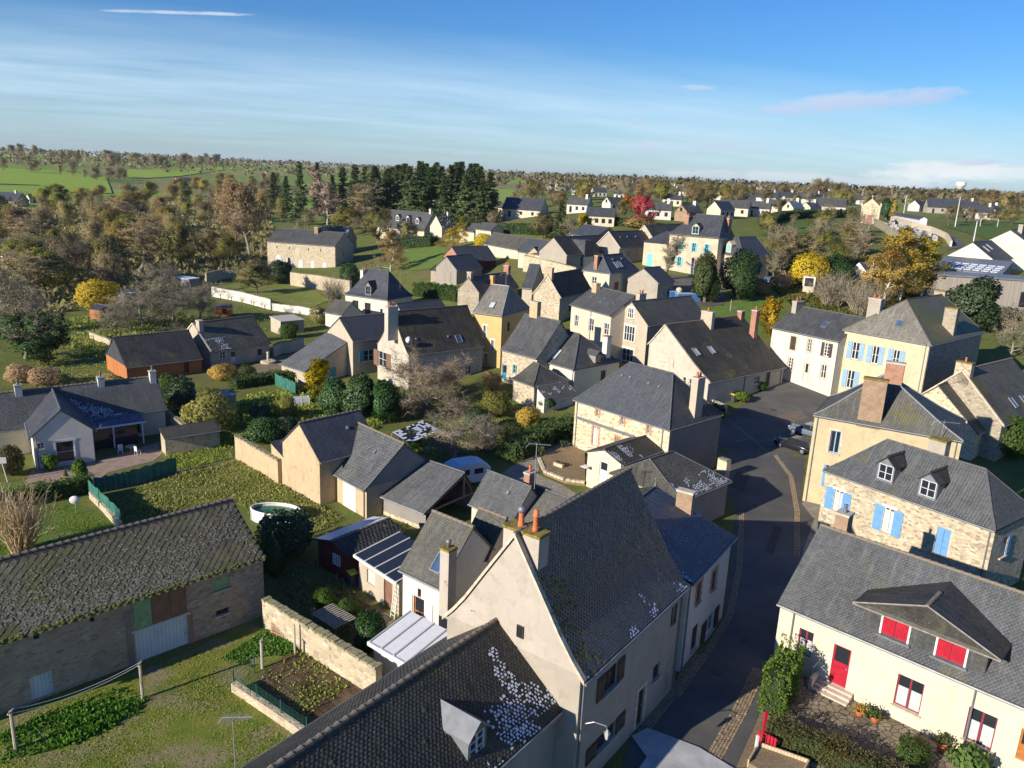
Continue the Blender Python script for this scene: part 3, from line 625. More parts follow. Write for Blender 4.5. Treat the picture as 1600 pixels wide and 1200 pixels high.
def chimney(H, c, w, d, mat, pots=0, sink=1.2, cap=None, pm=None, taper=0., band=False):
    x, y, z0, z1 = c[:4]; sd_ = c[4] if len(c) > 4 else ''
    y += {'-': d*.45, '+': -d*.45}.get(sd_, 0); x += {'A': -w*.45, 'B': w*.45}.get(sd_, 0); b = MB(); i = len(b.v); k = 1+taper
    b.box(x-w/2, x+w/2, y-d/2, y+d/2, z0-sink, z1-.14)
    for q in range(4): v = b.v[i+q]; b.v[i+q] = (x+(v[0]-x)*k, y+(v[1]-y)*k, v[2])
    ch = part('chimney', b, mat, H.root)
    cb = MB(); cb.box(x-w/2-.05, x+w/2+.05, y-d/2-.05, y+d/2+.05, z1-.14, z1); part('chimney_cap', cb, cap or CONCR, ch)
    if band: fb = MB(); fb.box(x-w/2*k-.05, x+w/2*k+.05, y-d/2*k-.05, y+d/2*k+.05, z0-.35, z0+.06); part('flashing', fb, LEAD, ch)
    for i in range(pots):
        t = (i+.5)/pots-.5; pb = MB(); px, py = (x+w*t*.8, y) if w > d else (x, y+d*t*.8)
        pb.lathe([(.13, 0), (.11, .12), (.1, .42), (.13, .45), (.13, .5), (.09, .5)], (px, py, z1), 10); part('chimney_pot', pb, pm or TERRA, ch, True)
    return ch
def plane_basis(H, sd, p):
    fn = H.strips[sd]; a, b = fn(0); u = (b-a).normalized(); d, _ = fn(.02); # slope from the whole strip
    c, _c = fn(1); m = (c+_c)/2-(a+b)/2; m -= u*m.dot(u); m.normalize(); return u, m, u.cross(m).normalized()
def skylight(H, sd, p, w=.8, h=1.1, glass=None):
    u, m, n = plane_basis(H, sd, p); p = Vector(p); T = lambda x, y, z: p+u*x+m*y+n*z; b = MB()
    for a in ((-w/2, -w/2+.08, -h/2, h/2), (w/2-.08, w/2, -h/2, h/2), (-w/2+.08, w/2-.08, -h/2, -h/2+.1), (-w/2+.08, w/2-.08, h/2-.1, h/2)): b.box(a[0], a[1], a[2], a[3], -.1, .12, T)
    s = part('skylight', b, ZINCD, H.root); g = MB(); g.box(-w/2+.07, w/2-.07, -h/2+.09, h/2-.09, .02, .07, T); part('pane', g, glass or GLASSB, s)
def roof_vent(H, sd, p):
    u, m, n = plane_basis(H, sd, p); p = Vector(p); T = lambda x, y, z: p+u*x+m*y+n*z; b = MB(); b.box(-.12, .12, -.15, .15, 0, .12, T); part('roof_vent', b, ZINC, H.root)
def dormer(H, sd, p, w, h, fm=None, rm=None, wm=None, depth=2.4, rh=.55, nzp=2, glass=None, ped=False, tiles=False):
    o, sx, n, hw = H.pl[sd]; p = Vector(p); up = Vector((0, 0, 1)); T = lambda x, y, z: p+sx*x-n*y+up*z
    b = MB(); t = .1
    for q in ((-w/2, -w/2+t), (w/2-t, w/2)): b.box(q[0], q[1], 0, depth, -.2, h, T)
    b.poly([T(-w/2, 0, h), T(w/2, 0, h), T(0, 0, h+rh)]); b.box(-w/2+t, w/2-t, 0, .1, -.2, .12, T)
    d = part('dormer', b, wm or GPAINT, H.root)
    r = MB(); o_ = .15
    for sg in (-1, 1):
        pts = [T(sg*(w/2+o_), -o_, h-o_*rh*2/w), T(sg*(w/2+o_), depth+1.2, h-o_*rh*2/w), T(0, depth+1.2, h+rh), T(0, -o_, h+rh)]; th = Vector((0, 0, .09))
        i = len(r.v); r.v += [tuple(q) for q in pts]+[tuple(q+th) for q in pts]
        for f in ((0, 1, 2, 3), (7, 6, 5, 4), (0, 3, 7, 4), (0, 4, 5, 1)): r.f.append(tuple(i+k for k in f)); r.m.append(0)
    part('dormer_roof', r, rm or SL_MID, d)
    if tiles:
        tb = MB(); k = int((depth+1)/.35)
        for i in range(k): a = -o_+i*.35; tb.tube([T(0, a, h+rh+.06), T(0, a+.36, h+rh+.06)], [.1, .14], 7)
        part('ridge_tile', tb, SL_DARK, d, kind='stuff')
    f = MB(); y = .04; fm = fm or WPAINT
    for a in ((-w/2+t, -w/2+t+.07, .1, h), (w/2-t-.07, w/2-t, .1, h), (-.035, .035, .17, h-.07), (-w/2+t+.07, w/2-t-.07, .1, .17), (-w/2+t+.07, w/2-t-.07, h-.07, h)): f.box(a[0], a[1], y-.02, y+.05, a[2], a[3], T)
    for i in range(1, nzp): f.box(-w/2+t+.07, w/2-t-.07, y-.015, y+.045, h*i/nzp, h*i/nzp+.04, T)
    part('window', f, fm, d); g = MB(); g.box(-w/2+t, w/2-t, y+.05, y+.08, .1, h, T); part('pane', g, glass or GLASS, d)
def antenna(label, base, h, tilt=0., el=1.6, ang=.4, name='tv_antenna', group=None):
    t = thing(name, label, 'antenna', base, ang, group); b = MB(); b.tube([(0, 0, 0), (0, 0, h)], .03, 6); part('mast', b, STEEL, t)
    c = MB(); c.tube([(-el*.35, 0, h-.1), (el*.65, 0, h-.1)], .018, 5)
    for i in range(9): x = -el*.3+el*.9*i/8; l = .3-.012*i; c.tube([(x, -l, h-.1), (x, l, h-.1)], .01, 4)
    for s in (-1, 1): c.tube([(-el*.34, 0, h-.1), (-el*.5, 0, h-.1+s*.35)], .012, 4)
    part('aerial', c, STEEL, t); return t
# ---------------------------------------------------------------- the ground
def ground_mat():
    m, nt = new_mat('grass_ground'); t = tc(nt).outputs['Object']
    a = noise(nt, t, .035, 5., .6); b = noise(nt, t, .35, 5., .6); c = noise(nt, t, 3.2, 5., .65)
    g = mix(nt, mrange(nt, b, .35, .65), (.09, .135, .028), (.17, .175, .045))
    g = mix(nt, mrange(nt, c, .4, .75, 0., .6), g, (.14, .12, .045))
    g = mix(nt, mrange(nt, a, .52, .68, 0., .55), g, (.16, .125, .07))
    v = nd(nt, 'ShaderNodeTexVoronoi', {'Vector': mapping(nt, t, (1., .75, 0.)), 'Scale': .0068, 'Randomness': .8}, voronoi_dimensions='2D', distance='CHEBYCHEV')
    cr = nd(nt, 'ShaderNodeValToRGB', {0: nd(nt, 'ShaderNodeSeparateColor', {0: v.outputs['Color']}).outputs[0]}, ramp=[(0, (.22, .33, .05)), (.3, (.14, .2, .05)), (.45, (.3, .23, .12)), (.6, (.19, .28, .05)), (.8, (.25, .36, .06)), (1, (.2, .19, .09))]).outputs[0]
    dist = nd(nt, 'ShaderNodeVectorMath', {0: t}, operation='LENGTH').outputs['Value']      # fields begin beyond the village
    g = mix(nt, mrange(nt, dist, 330., 480., 0., .85), g, cr)
    finish(nt, g, .95, ma(nt, 'ADD', c, noise(nt, t, 14., 3.)), .6, .12, spec=.1); return m
GRASS = ground_mat()
def lawn_mat(name, g0, g1, worn, amt):
    m, nt = new_mat(name); t = tc(nt).outputs['Object']
    g = mix(nt, mrange(nt, noise(nt, t, .9, 6., .65), .35, .65), g0, g1)
    g = mix(nt, mrange(nt, noise(nt, t, .45, 6., .6), .62-amt*.3, .74-amt*.2, 0., .9), g, worn)
    g = mix(nt, mrange(nt, noise(nt, t, 9., 4., .7), .45, .75, 0., .5), g, tuple(x*.45 for x in g0))
    finish(nt, g, .95, ma(nt, 'ADD', noise(nt, t, 7., 5., .7), noise(nt, t, 30., 2.)), .7, .08, spec=.1); return m
LAWN = lawn_mat('mossy_lawn', (.13, .19, .03), (.24, .235, .04), (.27, .225, .14), .45)
LAWN2 = lawn_mat('green_lawn', (.10, .18, .03), (.15, .205, .045), (.2, .185, .09), .25)
FIELD = lawn_mat('winter_crop', (.24, .34, .05), (.28, .37, .055), (.2, .28, .05), .05)
FIELD2 = lawn_mat('pasture', (.085, .14, .03), (.11, .16, .04), (.13, .14, .05), .15)
FIELD3 = lawn_mat('bare_field', (.2, .14, .07), (.25, .17, .08), (.14, .13, .06), .1)
def soil_mat():
    m, nt = new_mat('dug_soil'); t = tc(nt).outputs['Object']; c = noise(nt, t, 5., 7., .7)
    g = mix(nt, mrange(nt, noise(nt, t, .8, 4.), .35, .65), (.075, .05, .03), (.17, .12, .075)); g = mix(nt, mrange(nt, c, .55, .8, 0., .6), g, (.03, .022, .016))
    finish(nt, g, .95, c, .9, .12, spec=.1); return m
SOIL = soil_mat()
def asphalt_mat():
    m, nt = new_mat('asphalt'); t = tc(nt).outputs['Object']
    g = mix(nt, mrange(nt, noise(nt, t, .25, 5., .6), .35, .68), (.078, .076, .07), (.125, .12, .107))
    g = mix(nt, mrange(nt, noise(nt, t, 1.1, 6., .65), .52, .72, 0., .6), g, (.07, .067, .06))
    finish(nt, g, .85, noise(nt, t, 45., 3.), .35, .01, spec=.25); return m
ASPH = asphalt_mat()
def gravel_mat(name, c0, c1):
    m, nt = new_mat(name); t = tc(nt).outputs['Object']; v = nd(nt, 'ShaderNodeTexVoronoi', {'Vector': t, 'Scale': 9.})
    g = mix(nt, nd(nt, 'ShaderNodeSeparateColor', {0: v.outputs['Color']}).outputs[0], c0, c1); g = mix(nt, mrange(nt, noise(nt, t, .6, 5.), .45, .75, 0., .5), g, tuple(x*.6 for x in c0))
    finish(nt, g, .95, v.outputs['Distance'], .5, .03, spec=.15); return m
GRAVEL = gravel_mat('gravel', (.2, .18, .14), (.36, .32, .25)); TERR = gravel_mat('brown_terrace', (.2, .14, .075), (.3, .22, .12)); DIRT = gravel_mat('packed_earth', (.2, .15, .09), (.28, .21, .13))
PAVER = brick_mat('pinkish_pavers', (.4, .27, .2), (.3, .2, .15), (.3, .25, .2)); SLAB = plain('pale_stone_paving', (.4, .4, .39), .85, .2, 1.2)
def crazy_mat():
    m, nt = new_mat('crazy_paving'); t = tc(nt).outputs['Object']; e = nd(nt, 'ShaderNodeTexVoronoi', {'Vector': t, 'Scale': 2.4}, feature='DISTANCE_TO_EDGE'); v = nd(nt, 'ShaderNodeTexVoronoi', {'Vector': t, 'Scale': 2.4})
    g = mix(nt, nd(nt, 'ShaderNodeSeparateColor', {0: v.outputs['Color']}).outputs[0], (.17, .14, .1), (.3, .25, .18)); k = mrange(nt, e.outputs['Distance'], .02, .07); g = mix(nt, k, (.05, .05, .03), g)
    finish(nt, g, .9, k, .6, .02, spec=.15); return m
CRAZY = crazy_mat()
def make_ground():
    rs = [0, 6, 12, 18]; r = 22
    while r < 9000: rs.append(r); r *= 1.026
    an = [rad(-180+i*4) for i in range(30)]+[rad(-60+i*.6) for i in range(200)]+[rad(60+i*4) for i in range(30)]
    n = len(an); V = [(r*math.sin(a), r*math.cos(a), 0) for r in rs for a in an]; V = [(x, y, terrain(x, y)) for x, y, z in V]
    Fc = []
    for i in range(len(rs)-1):
        for j in range(n): k = (j+1) % n; Fc.append((i*n+j, i*n+k, (i+1)*n+k, (i+1)*n+j))
    me = bpy.data.meshes.new('ground'); me.from_pydata(V, [], Fc); me.materials.append(GRASS); me.polygons.foreach_set('use_smooth', [True]*len(Fc)); me.update(); struct('ground', me)
make_ground()
def sheet(name, poly, dz, mat, step=4., kind='structure', rise=0., **props):
    bm = bmesh.new(); vs = [bm.verts.new((p[0], p[1], 0)) for p in poly]; bm.faces.new(vs); bmesh.ops.triangulate(bm, faces=bm.faces[:])
    for _ in range(7):
        ed = [e for e in bm.edges if e.calc_length() > step]
        if not ed: break
        bmesh.ops.subdivide_edges(bm, edges=ed, cuts=1); bmesh.ops.triangulate(bm, faces=[f for f in bm.faces if len(f.verts) > 3])
    for v in bm.verts: v.co.z = terrain(v.co.x, v.co.y)+dz
    if sum(f.calc_area()*(1 if f.normal.z > 0 else -1) for f in bm.faces) < 0: bmesh.ops.reverse_faces(bm, faces=bm.faces[:])
    me = bpy.data.meshes.new(name); uvl = bm.loops.layers.uv.new('UVMap')
    for f in bm.faces:
        for l in f.loops: l[uvl].uv = (l.vert.co.x, l.vert.co.y)
    bm.to_mesh(me); bm.free(); me.materials.append(mat); o = link(name, me, None, kind=kind)
    for k, v in props.items(): o[k] = v
    return o
sheet('road', [(5.75,31.50),(7.00,34.85),(10.14,39.12),(14.71,46.95),(17.41,55.12),(20.67,66.42),(21.18,74.77),(24.45,88.70),(27.67,93.15),(34.13,101.89),(38.43,105.22),(41.72,99.25),(39.76,96.10),(35.40,89.87),(27.21,67.87),(27.26,64.09),(19.64,49.24),(16.93,43.33),(14.55,37.70),(11.35,31.84)], .012, ASPH, 3.)
sheet('lane', [(90.41,194.51),(111.80,219.52),(124.56,238.57),(121.20,222.43),(116.35,207.65),(107.29,200.20),(117.01,218.75),(114.99,221.71),(102.96,204.62)], .12, ASPH, 4.)
sheet('driveway', [(25.08,161.29),(30.96,161.31),(38.20,161.57),(40.41,155.32),(37.32,140.05),(31.76,139.16),(27.64,145.23),(24.93,151.17)], .05, ASPH, 3.)
sheet('pavement', [(27.10,67.57),(28.60,68.78),(29.32,65.95),(27.57,62.82),(20.58,50.18),(19.64,49.24),(27.02,64.07)], .05, GRAVEL, 3.)
sheet('front_path', [(16.71,42.64),(14.63,37.70),(12.00,33.15),(13.14,33.22),(15.00,37.19),(17.26,42.03)], .03, DIRT, 3.)
sheet('paved_step', [(7.03,35.05),(8.00,35.70),(8.87,35.26),(10.43,34.41),(11.95,32.93),(11.34,30.64),(5.62,30.31),(7.60,33.54)], .10, SLAB, 3.)
sheet('crazy_paving', [(16.08,38.35),(17.73,41.11),(19.41,40.02),(20.81,38.90),(24.60,35.80),(26.40,34.27),(24.92,32.86),(16.40,32.14),(14.87,35.66)], .02, CRAZY, 3.)
sheet('lawn', [(-26.84,34.46),(-25.89,35.03),(-20.52,38.48),(-18.25,40.89),(-16.40,43.79),(-15.28,45.08),(-14.44,43.30),(-11.96,41.50),(-14.15,39.07),(-14.56,37.53),(-9.96,34.13),(-11.26,29.33),(-22.94,28.65)], .01, LAWN, 3.)
sheet('vegetable_bed', [(-13.71,38.39),(-12.79,40.40),(-11.92,41.64),(-10.13,41.12),(-6.72,37.98),(-8.32,34.14),(-10.25,35.23)], .02, SOIL, 2.)
sheet('back_lawn', [(-42.39,59.14),(-35.75,60.41),(-30.12,56.54),(-32.99,50.35),(-35.27,48.29)], .012, LAWN2, 3.)
sheet('side_lawn', [(-45.79,64.32),(-42.38,64.28),(-40.65,63.45),(-41.27,61.13),(-43.20,60.37)], .014, LAWN2, 3.)
sheet('patio', [(-43.60,67.25),(-39.16,69.99),(-35.93,76.41),(-34.22,73.71),(-34.13,70.98),(-36.74,67.61),(-36.87,63.46),(-39.35,62.18),(-42.64,64.70)], .016, PAVER, 3.)
sheet('garden_path', [(-10.39,48.34),(-7.73,46.11),(-5.76,44.00),(-4.94,42.32),(-6.08,42.09),(-8.28,44.53),(-10.17,46.70)], .014, DIRT, 3.)
sheet('gravel_drive', [(-2.75,66.69),(0.37,73.96),(6.50,82.76),(6.89,79.79),(3.08,75.03),(3.01,71.84),(5.26,69.48),(6.60,67.02),(3.27,63.11),(-0.05,62.75)], .012, GRAVEL, 3.)
sheet('courtyard', [(-37.84,111.14),(-36.32,116.90),(-33.35,122.24),(-33.62,111.06),(-29.56,106.40),(-32.23,103.38),(-40.67,102.66),(-41.87,106.28),(-36.72,106.39)], .02, DIRT, 3.)
sheet('meadow', [(30.73,131.33),(35.89,139.82),(46.28,148.35),(54.23,154.33),(51.14,146.50),(45.83,140.59),(39.29,123.36),(33.91,131.09)], .05, LAWN2, 4.)
sheet('field', [(-517.42,775.51),(-522.66,812.53),(-465.42,813.44),(-384.54,749.25),(-303.68,596.92),(-268.13,528.85),(-290.19,519.29),(-342.51,572.88),(-373.74,558.24)], .5, FIELD, 12.)
sheet('field', [(-469.89,964.76),(-467.03,1049.46),(-475.78,1173.69),(-517.22,1399.18),(-415.32,1134.71),(-358.23,849.13),(-354.85,768.55),(-370.33,757.84)], .6, FIELD, 12.)
sheet('field', [(-887.25,1334.73),(-948.66,1479.97),(-892.54,1464.28),(-844.81,1465.42),(-714.93,1235.86),(-739.41,1111.19)], 1., FIELD, 20.)
sheet('pasture', [(7.45,660.14),(24.44,670.31),(48.17,502.10),(46.69,388.73),(34.11,385.06),(12.61,430.60)], .4, FIELD2, 8.)
sheet('school_meadow', [(69.17,232.79),(89.70,270.50),(111.37,287.95),(102.43,257.91),(84.86,223.47),(70.95,212.16),(63.62,210.20)], .15, FIELD2, 6.)
sheet('garden_lawn', [(-36.64,250.80),(-25.20,241.77),(-16.84,215.12),(-18.85,197.09),(-27.48,201.86),(-33.68,220.92)], .12, LAWN2, 5.)
sheet('upper_garden', [(-73.89,189.56),(-60.84,182.89),(-44.46,166.30),(-41.82,175.48),(-53.99,202.47),(-67.19,212.98),(-71.35,204.83)], .1, LAWN, 5.)
sheet('sports_pitch', [(135.55,256.16),(174.45,306.79),(196.01,298.79),(136.85,206.46),(127.42,213.14)], .15, FIELD2, 6.)
sheet('bare_field', [(592.62,1032.98),(728.23,1193.10),(793.69,1165.13),(467.32,684.47),(422.30,732.95)], .8, FIELD3, 20.)

# raised terrace with a stone edge
tb = MB(); tp = [(3.09,75.40),(6.73,80.60),(8.03,79.54),(7.31,69.41),(5.52,69.83),(3.51,71.90)]
tb.prism(tp, -.3, .45); me = tb.mesh('terrace', [TERR]); struct('terrace', me)
eb = MB()
for a, b in zip(tp[:1]+tp[:3:-1]+[], tp[:3:-1]+[tp[3]]): pass
ed = [tp[0], tp[5], tp[4], tp[3]]
for a, b in zip(ed, ed[1:]):
    A, B_ = Vector((*a, 0)), Vector((*b, 0)); d = (B_-A); L_ = d.length; d.normalize(); nrm = Vector((-d.y, d.x, 0)); k = int(L_/.45)
    for i in range(k):
        T = lambda x, y, z, A=A, d=d, nrm=nrm: A+d*x+nrm*y+Vector((0, 0, z)); eb.box(i*.45+.02, i*.45+.43, -.16, .16, .3, .53+random.uniform(-.03, .04), T)
part('edging_stones', eb, GRANITE, bpy.data.objects['terrace'], kind='stuff')

# cobbled gutters beside the street: small setts laid in rows
def cobbles(name, path, rows, w=.16, l=.2, z=.02, mat=None, off=0.):
    P = [Vector((*p, 0)) for p in path]; mb = MB(); 
    for a, b in zip(P, P[1:]):
        d = b-a; L_ = d.length; d.normalize(); nn = Vector((-d.y, d.x, 0)); k = int(L_/l)
        for r in range(rows):
            for i in range(k):
                o = a+d*(i*l+(r % 2)*l*.5)+nn*(off+r*w); h = z+random.uniform(.0, .03); j = random.uniform(-.012, .012); zb = terrain(o.x, o.y); q = []
                for x, y in ((.012, .012), (l-.012+j, .012), (l-.012, w-.012+j), (.012+j, w-.012)): q.append(o+d*x+nn*y)
                i0 = len(mb.v); mb.v += [(p.x, p.y, zb-.02) for p in q]+[(o.x+(p.x-o.x)*.9+.006, o.y+(p.y-o.y)*.9+.006, zb+h) for p in q]
                for f in ((4, 5, 6, 7), (0, 1, 5, 4), (1, 2, 6, 5), (2, 3, 7, 6), (3, 0, 4, 7)): mb.f.append(tuple(i0+c for c in f)); mb.m.append(0)
    return link(name, mb.mesh(name, mat or COB), None, kind='structure')
COB = plain('granite_setts', (.27, .2, .12), .85, .4, 4.)
cobbles('kerb_setts', [(11.42,33.65),(13.57,37.10),(16.03,41.43)], 5)
cobbles('kerb_setts', [(10.24,38.50),(12.99,42.89),(15.62,47.51),(18.03,54.16),(21.17,65.06)], 3)
cobbles('kerb_setts', [(23.27,56.74),(26.32,65.63),(28.70,74.47),(29.21,82.81)], 3)
cobbles('kerb_setts', [(7.85,35.20),(10.21,38.73),(12.54,42.66)], 4)

# ---------------------------------------------------------------- vegetation prototypes
BARK = plain('bark', (.13, .105, .075), .95, .35, 6.); BARKG = plain('grey_bark', (.24, .215, .17), .95, .3, 6.); BARKW = plain('birch_bark', (.55, .52, .46), .9, .3, 5.)
TWIG = plain('twigs', (.25, .2, .135), .95, .3, 4.); TWIGG = plain('grey_twigs', (.27, .23, .165), .95, .3, 4.); TWIGP = plain('pinkish_twigs', (.4, .27, .21), .95, .3, 4.); TWIGY = plain('straw_twigs', (.46, .35, .2), .95, .3, 4.)
L_OAK = leaf_mat('oak_leaves', [(0, (.2, .165, .075)), (.35, (.27, .21, .1)), (.7, (.33, .24, .11)), (1, (.22, .195, .085))])
L_OCH = leaf_mat('ochre_leaves', [(0, (.3, .21, .08)), (.5, (.4, .27, .09)), (1, (.27, .22, .08))])
L_OLV = leaf_mat('olive_leaves', [(0, (.15, .155, .045)), (.5, (.24, .22, .06)), (1, (.3, .25, .07))])
L_GRN = leaf_mat('green_leaves', [(0, (.045, .08, .016)), (.5, (.08, .125, .024)), (1, (.13, .16, .035))])
L_DRK = leaf_mat('dark_evergreen', [(0, (.022, .045, .017)), (.6, (.045, .08, .026)), (1, (.075, .115, .036))], .25, .45)
L_YEL = leaf_mat('yellow_leaves', [(0, (.38, .22, .015)), (.5, (.5, .31, .02)), (1, (.3, .22, .03))])
L_GOLD = leaf_mat('gold_leaves', [(0, (.42, .26, .045)), (.5, (.56, .37, .07)), (1, (.36, .28, .06))])
L_RED = leaf_mat('red_leaves', [(0, (.34, .02, .03)), (.5, (.5, .04, .05)), (1, (.4, .07, .05))])
L_ORG = leaf_mat('orange_leaves', [(0, (.36, .09, .02)), (1, (.42, .14, .03))])
L_CON = leaf_mat('spruce_needles', [(0, (.05, .078, .03)), (.6, (.09, .122, .04)), (1, (.15, .165, .06))], .15)
L_RUST = leaf_mat('rust_leaves', [(0, (.28, .18, .09)), (1, (.38, .26, .12))])
L_THU = leaf_mat('thuja_sprays', [(0, (.07, .13, .012)), (1, (.13, .19, .02))], .25)
L_HED = leaf_mat('hedge_leaves', [(0, (.05, .095, .016)), (.5, (.085, .145, .024)), (1, (.13, .18, .034))])
L_HEDB = leaf_mat('brownish_hedge_leaves', [(0, (.07, .07, .02)), (.6, (.11, .1, .028)), (1, (.15, .1, .04))])
L_WEED = leaf_mat('weeds', [(0, (.14, .19, .03)), (.5, (.22, .24, .05)), (1, (.36, .3, .12))], .45)
L_LUSH = leaf_mat('lush_leaves', [(0, (.07, .14, .02)), (1, (.13, .22, .035))], .4)
def branch_tree(seed, h=10., spread=4., r0=.22, fork=.22, n1=11, n2=6, n3=6, up=.35, leafn=2500, ls=.22, bark=None, twig=None, leaf=None, droop=0., taper_top=.8, fuzz=5, fz=.05, shape='round', kink=.18):
    rg = random.Random(seed); ng = np.random.default_rng(seed); tr = MB(); tw = []; pts = []
    def limb(p, d, ln, r, n, k, mb, sides):
        P = [p]; R = [r]
        for i in range(n):
            d = (d+Vector((rg.gauss(0, kink), rg.gauss(0, kink), rg.gauss(0, kink*.6)))+Vector((0, 0, k))).normalized(); p = p+d*(ln/n); P.append(p); R.append(r*(1-(i+1)/n*.75))
        if mb is not None: mb.tube(P, R, sides, cap=False)
        return P, R, d
    TH = h*taper_top; P, R, _ = limb(Vector((0, 0, -.4)), Vector((0, 0, 1)), TH+.4, r0, 7, .25, tr, 7)
    def along(P, R, t): i = min(int(t*(len(P)-1)), len(P)-2); f = t*(len(P)-1)-i; return P[i].lerp(P[i+1], f), R[i]*(1-f)+R[i+1]*f
    for i in range(n1):
        t = fork+(1-fork)*(i+rg.random()*.6)/n1; p, r = along(P, R, min(t, .99)); az = i*2.4+rg.gauss(0, .3); q = (t-fork)/(1-fork)
        sh = {'round': .55+.65*math.sin(math.pi*min(1, q*.85+.18)), 'cone': 1.08-q*.85, 'wide': .9+.3*math.sin(math.pi*q), 'vase': .6+.5*q}[shape]
        el = {'round': .35+.6*q, 'cone': .2+.35*q, 'wide': .15+.7*q, 'vase': .9+.25*q}[shape]
        d = Vector((math.cos(az)*math.cos(el), math.sin(az)*math.cos(el), math.sin(el))); ln = spread*sh*rg.uniform(.8, 1.15)
        P1, R1, d1 = limb(p, d, ln, max(r*.6, .03), 4, up*.3-droop*.1, tr, 5)
        for j in range(n2):
            t1 = .25+.75*(j+rg.random()*.7)/n2; p1, r1 = along(P1, R1, min(.99, t1)); a = Vector((rg.gauss(0, 1), rg.gauss(0, 1), rg.gauss(.15, .7)+up*.6)); d2 = (d*.6+a.normalized()*.8).normalized()
            P2, R2, d2 = limb(p1, d2, ln*rg.uniform(.32, .5), max(r1*.5, .016), 3, up*.25-droop*.3, tr, 4)
            pts += [q for q in P2[1:]]
            for k in range(n3):
                p3, r3 = along(P2, R2, min(.99, .2+.8*(k+rg.random())/n3)); a = Vector((rg.gauss(0, 1), rg.gauss(0, 1), rg.gauss(.1, .7)+up-droop)); d3 = (d2*.5+a.normalized()*.8).normalized(); l3 = ln*rg.uniform(.12, .24)
                e = p3+d3*l3; tw.append((p3, e, max(.008, fz*.28))); pts.append(e); pts.append((p3+e)/2)
                for _ in range(fuzz):
                    s_ = p3.lerp(e, rg.random()); dd = (d3*.5+Vector((rg.gauss(0, 1), rg.gauss(0, 1), rg.gauss(.2-droop, .8)))).normalized(); tw.append((s_, s_+dd*l3*rg.uniform(.4, .9), fz*.2))
    a = np.array([tuple(t[0]) for t in tw]); b = np.array([tuple(t[1]) for t in tw]); w = np.array([t[2] for t in tw])[:, None]
    d = b-a; sd = np.cross(d, ng.normal(size=d.shape)); sd /= np.linalg.norm(sd, axis=1)[:, None]+1e-9
    TQ = np.stack([a-sd*w, a+sd*w, b+sd*w*.3, b-sd*w*.3], 1); Q = TQ; mi = np.zeros(len(TQ), int)
    if leafn: LQ = leaf_quads(np.array([tuple(p) for p in pts]), leafn, ls, ng, .16*spread*.5, droop); Q = np.concatenate([TQ, LQ]); mi = np.concatenate([mi, np.ones(len(LQ), int)])
    zt = Q[..., 2].max(); rr = np.percentile(np.hypot(Q[:, 0, 0], Q[:, 0, 1]), 93)
    return dict(trunk=tr.mesh('trunk', bark or BARK), crown=quads_mesh('crown', Q, [twig or TWIG, leaf or L_OAK], mi, (0, 0, zt*.5)), h=zt, r=rr)
def leaf_quads(P, n, ls, ng, jit, droop=0., asp=.75):
    c = P[ng.integers(0, len(P), n)]+ng.normal(size=(n, 3))*jit; a = ng.normal(size=(n, 3)); a[:, 2] -= droop*1.5; a /= np.linalg.norm(a, axis=1)[:, None]
    b = np.cross(a, ng.normal(size=(n, 3))); b /= np.linalg.norm(b, axis=1)[:, None]; s = (ls*ng.uniform(.55, 1.3, n))[:, None]; a = a*s*.5; b = b*s*.5*asp
    return np.stack([c-a, c-b*.9+a*.15, c+a, c+b*.9+a*.15], 1)
def conifer(seed, h=16., r=2.6, leafn=4200, ls=.5, leaf=None, bare=.12, bark=None, ragged=.25):
    ng = np.random.default_rng(seed); tr = MB(); tr.tube([(0, 0, -.4), (0, 0, h*.5), (0, 0, h*.98)], [.24, .16, .02], 6); q = []; nw = int(h*1.7)
    for i in range(nw):
        t = bare+(1-bare)*(i/nw); z = h*t; ln = r*(1-t)**.95*ng.uniform(1-ragged, 1+ragged)+.15
        for k in range(7):
            az = ng.uniform(0, 6.28); d = np.array([math.cos(az), math.sin(az), -.28+.45*t]); L_ = ln*ng.uniform(.65, 1.1); m = max(3, int(leafn/nw/7)); s = ng.uniform(.15, 1, m); p = np.array([0, 0, z])+d*L_*s[:, None]+ng.normal(size=(m, 3))*np.array([.12, .12, .08])*L_*.6
            o = np.repeat(d[None], m, 0)+ng.normal(size=(m, 3))*.55; o[:, 2] -= .35; o /= np.linalg.norm(o, axis=1)[:, None]; b = np.cross(o, ng.normal(size=(m, 3))); b /= np.linalg.norm(b, axis=1)[:, None]; sz = (ls*ng.uniform(.6, 1.2, m))[:, None]
            q.append(np.stack([p-o*sz*.3, p-b*sz*.22, p+o*sz*.8, p+b*sz*.22], 1))
    Q = np.concatenate(q); return dict(trunk=tr.mesh('trunk', bark or BARK), crown=quads_mesh('crown', Q, leaf or L_CON, None, (0, 0, h*.35), .3), h=h, r=r)
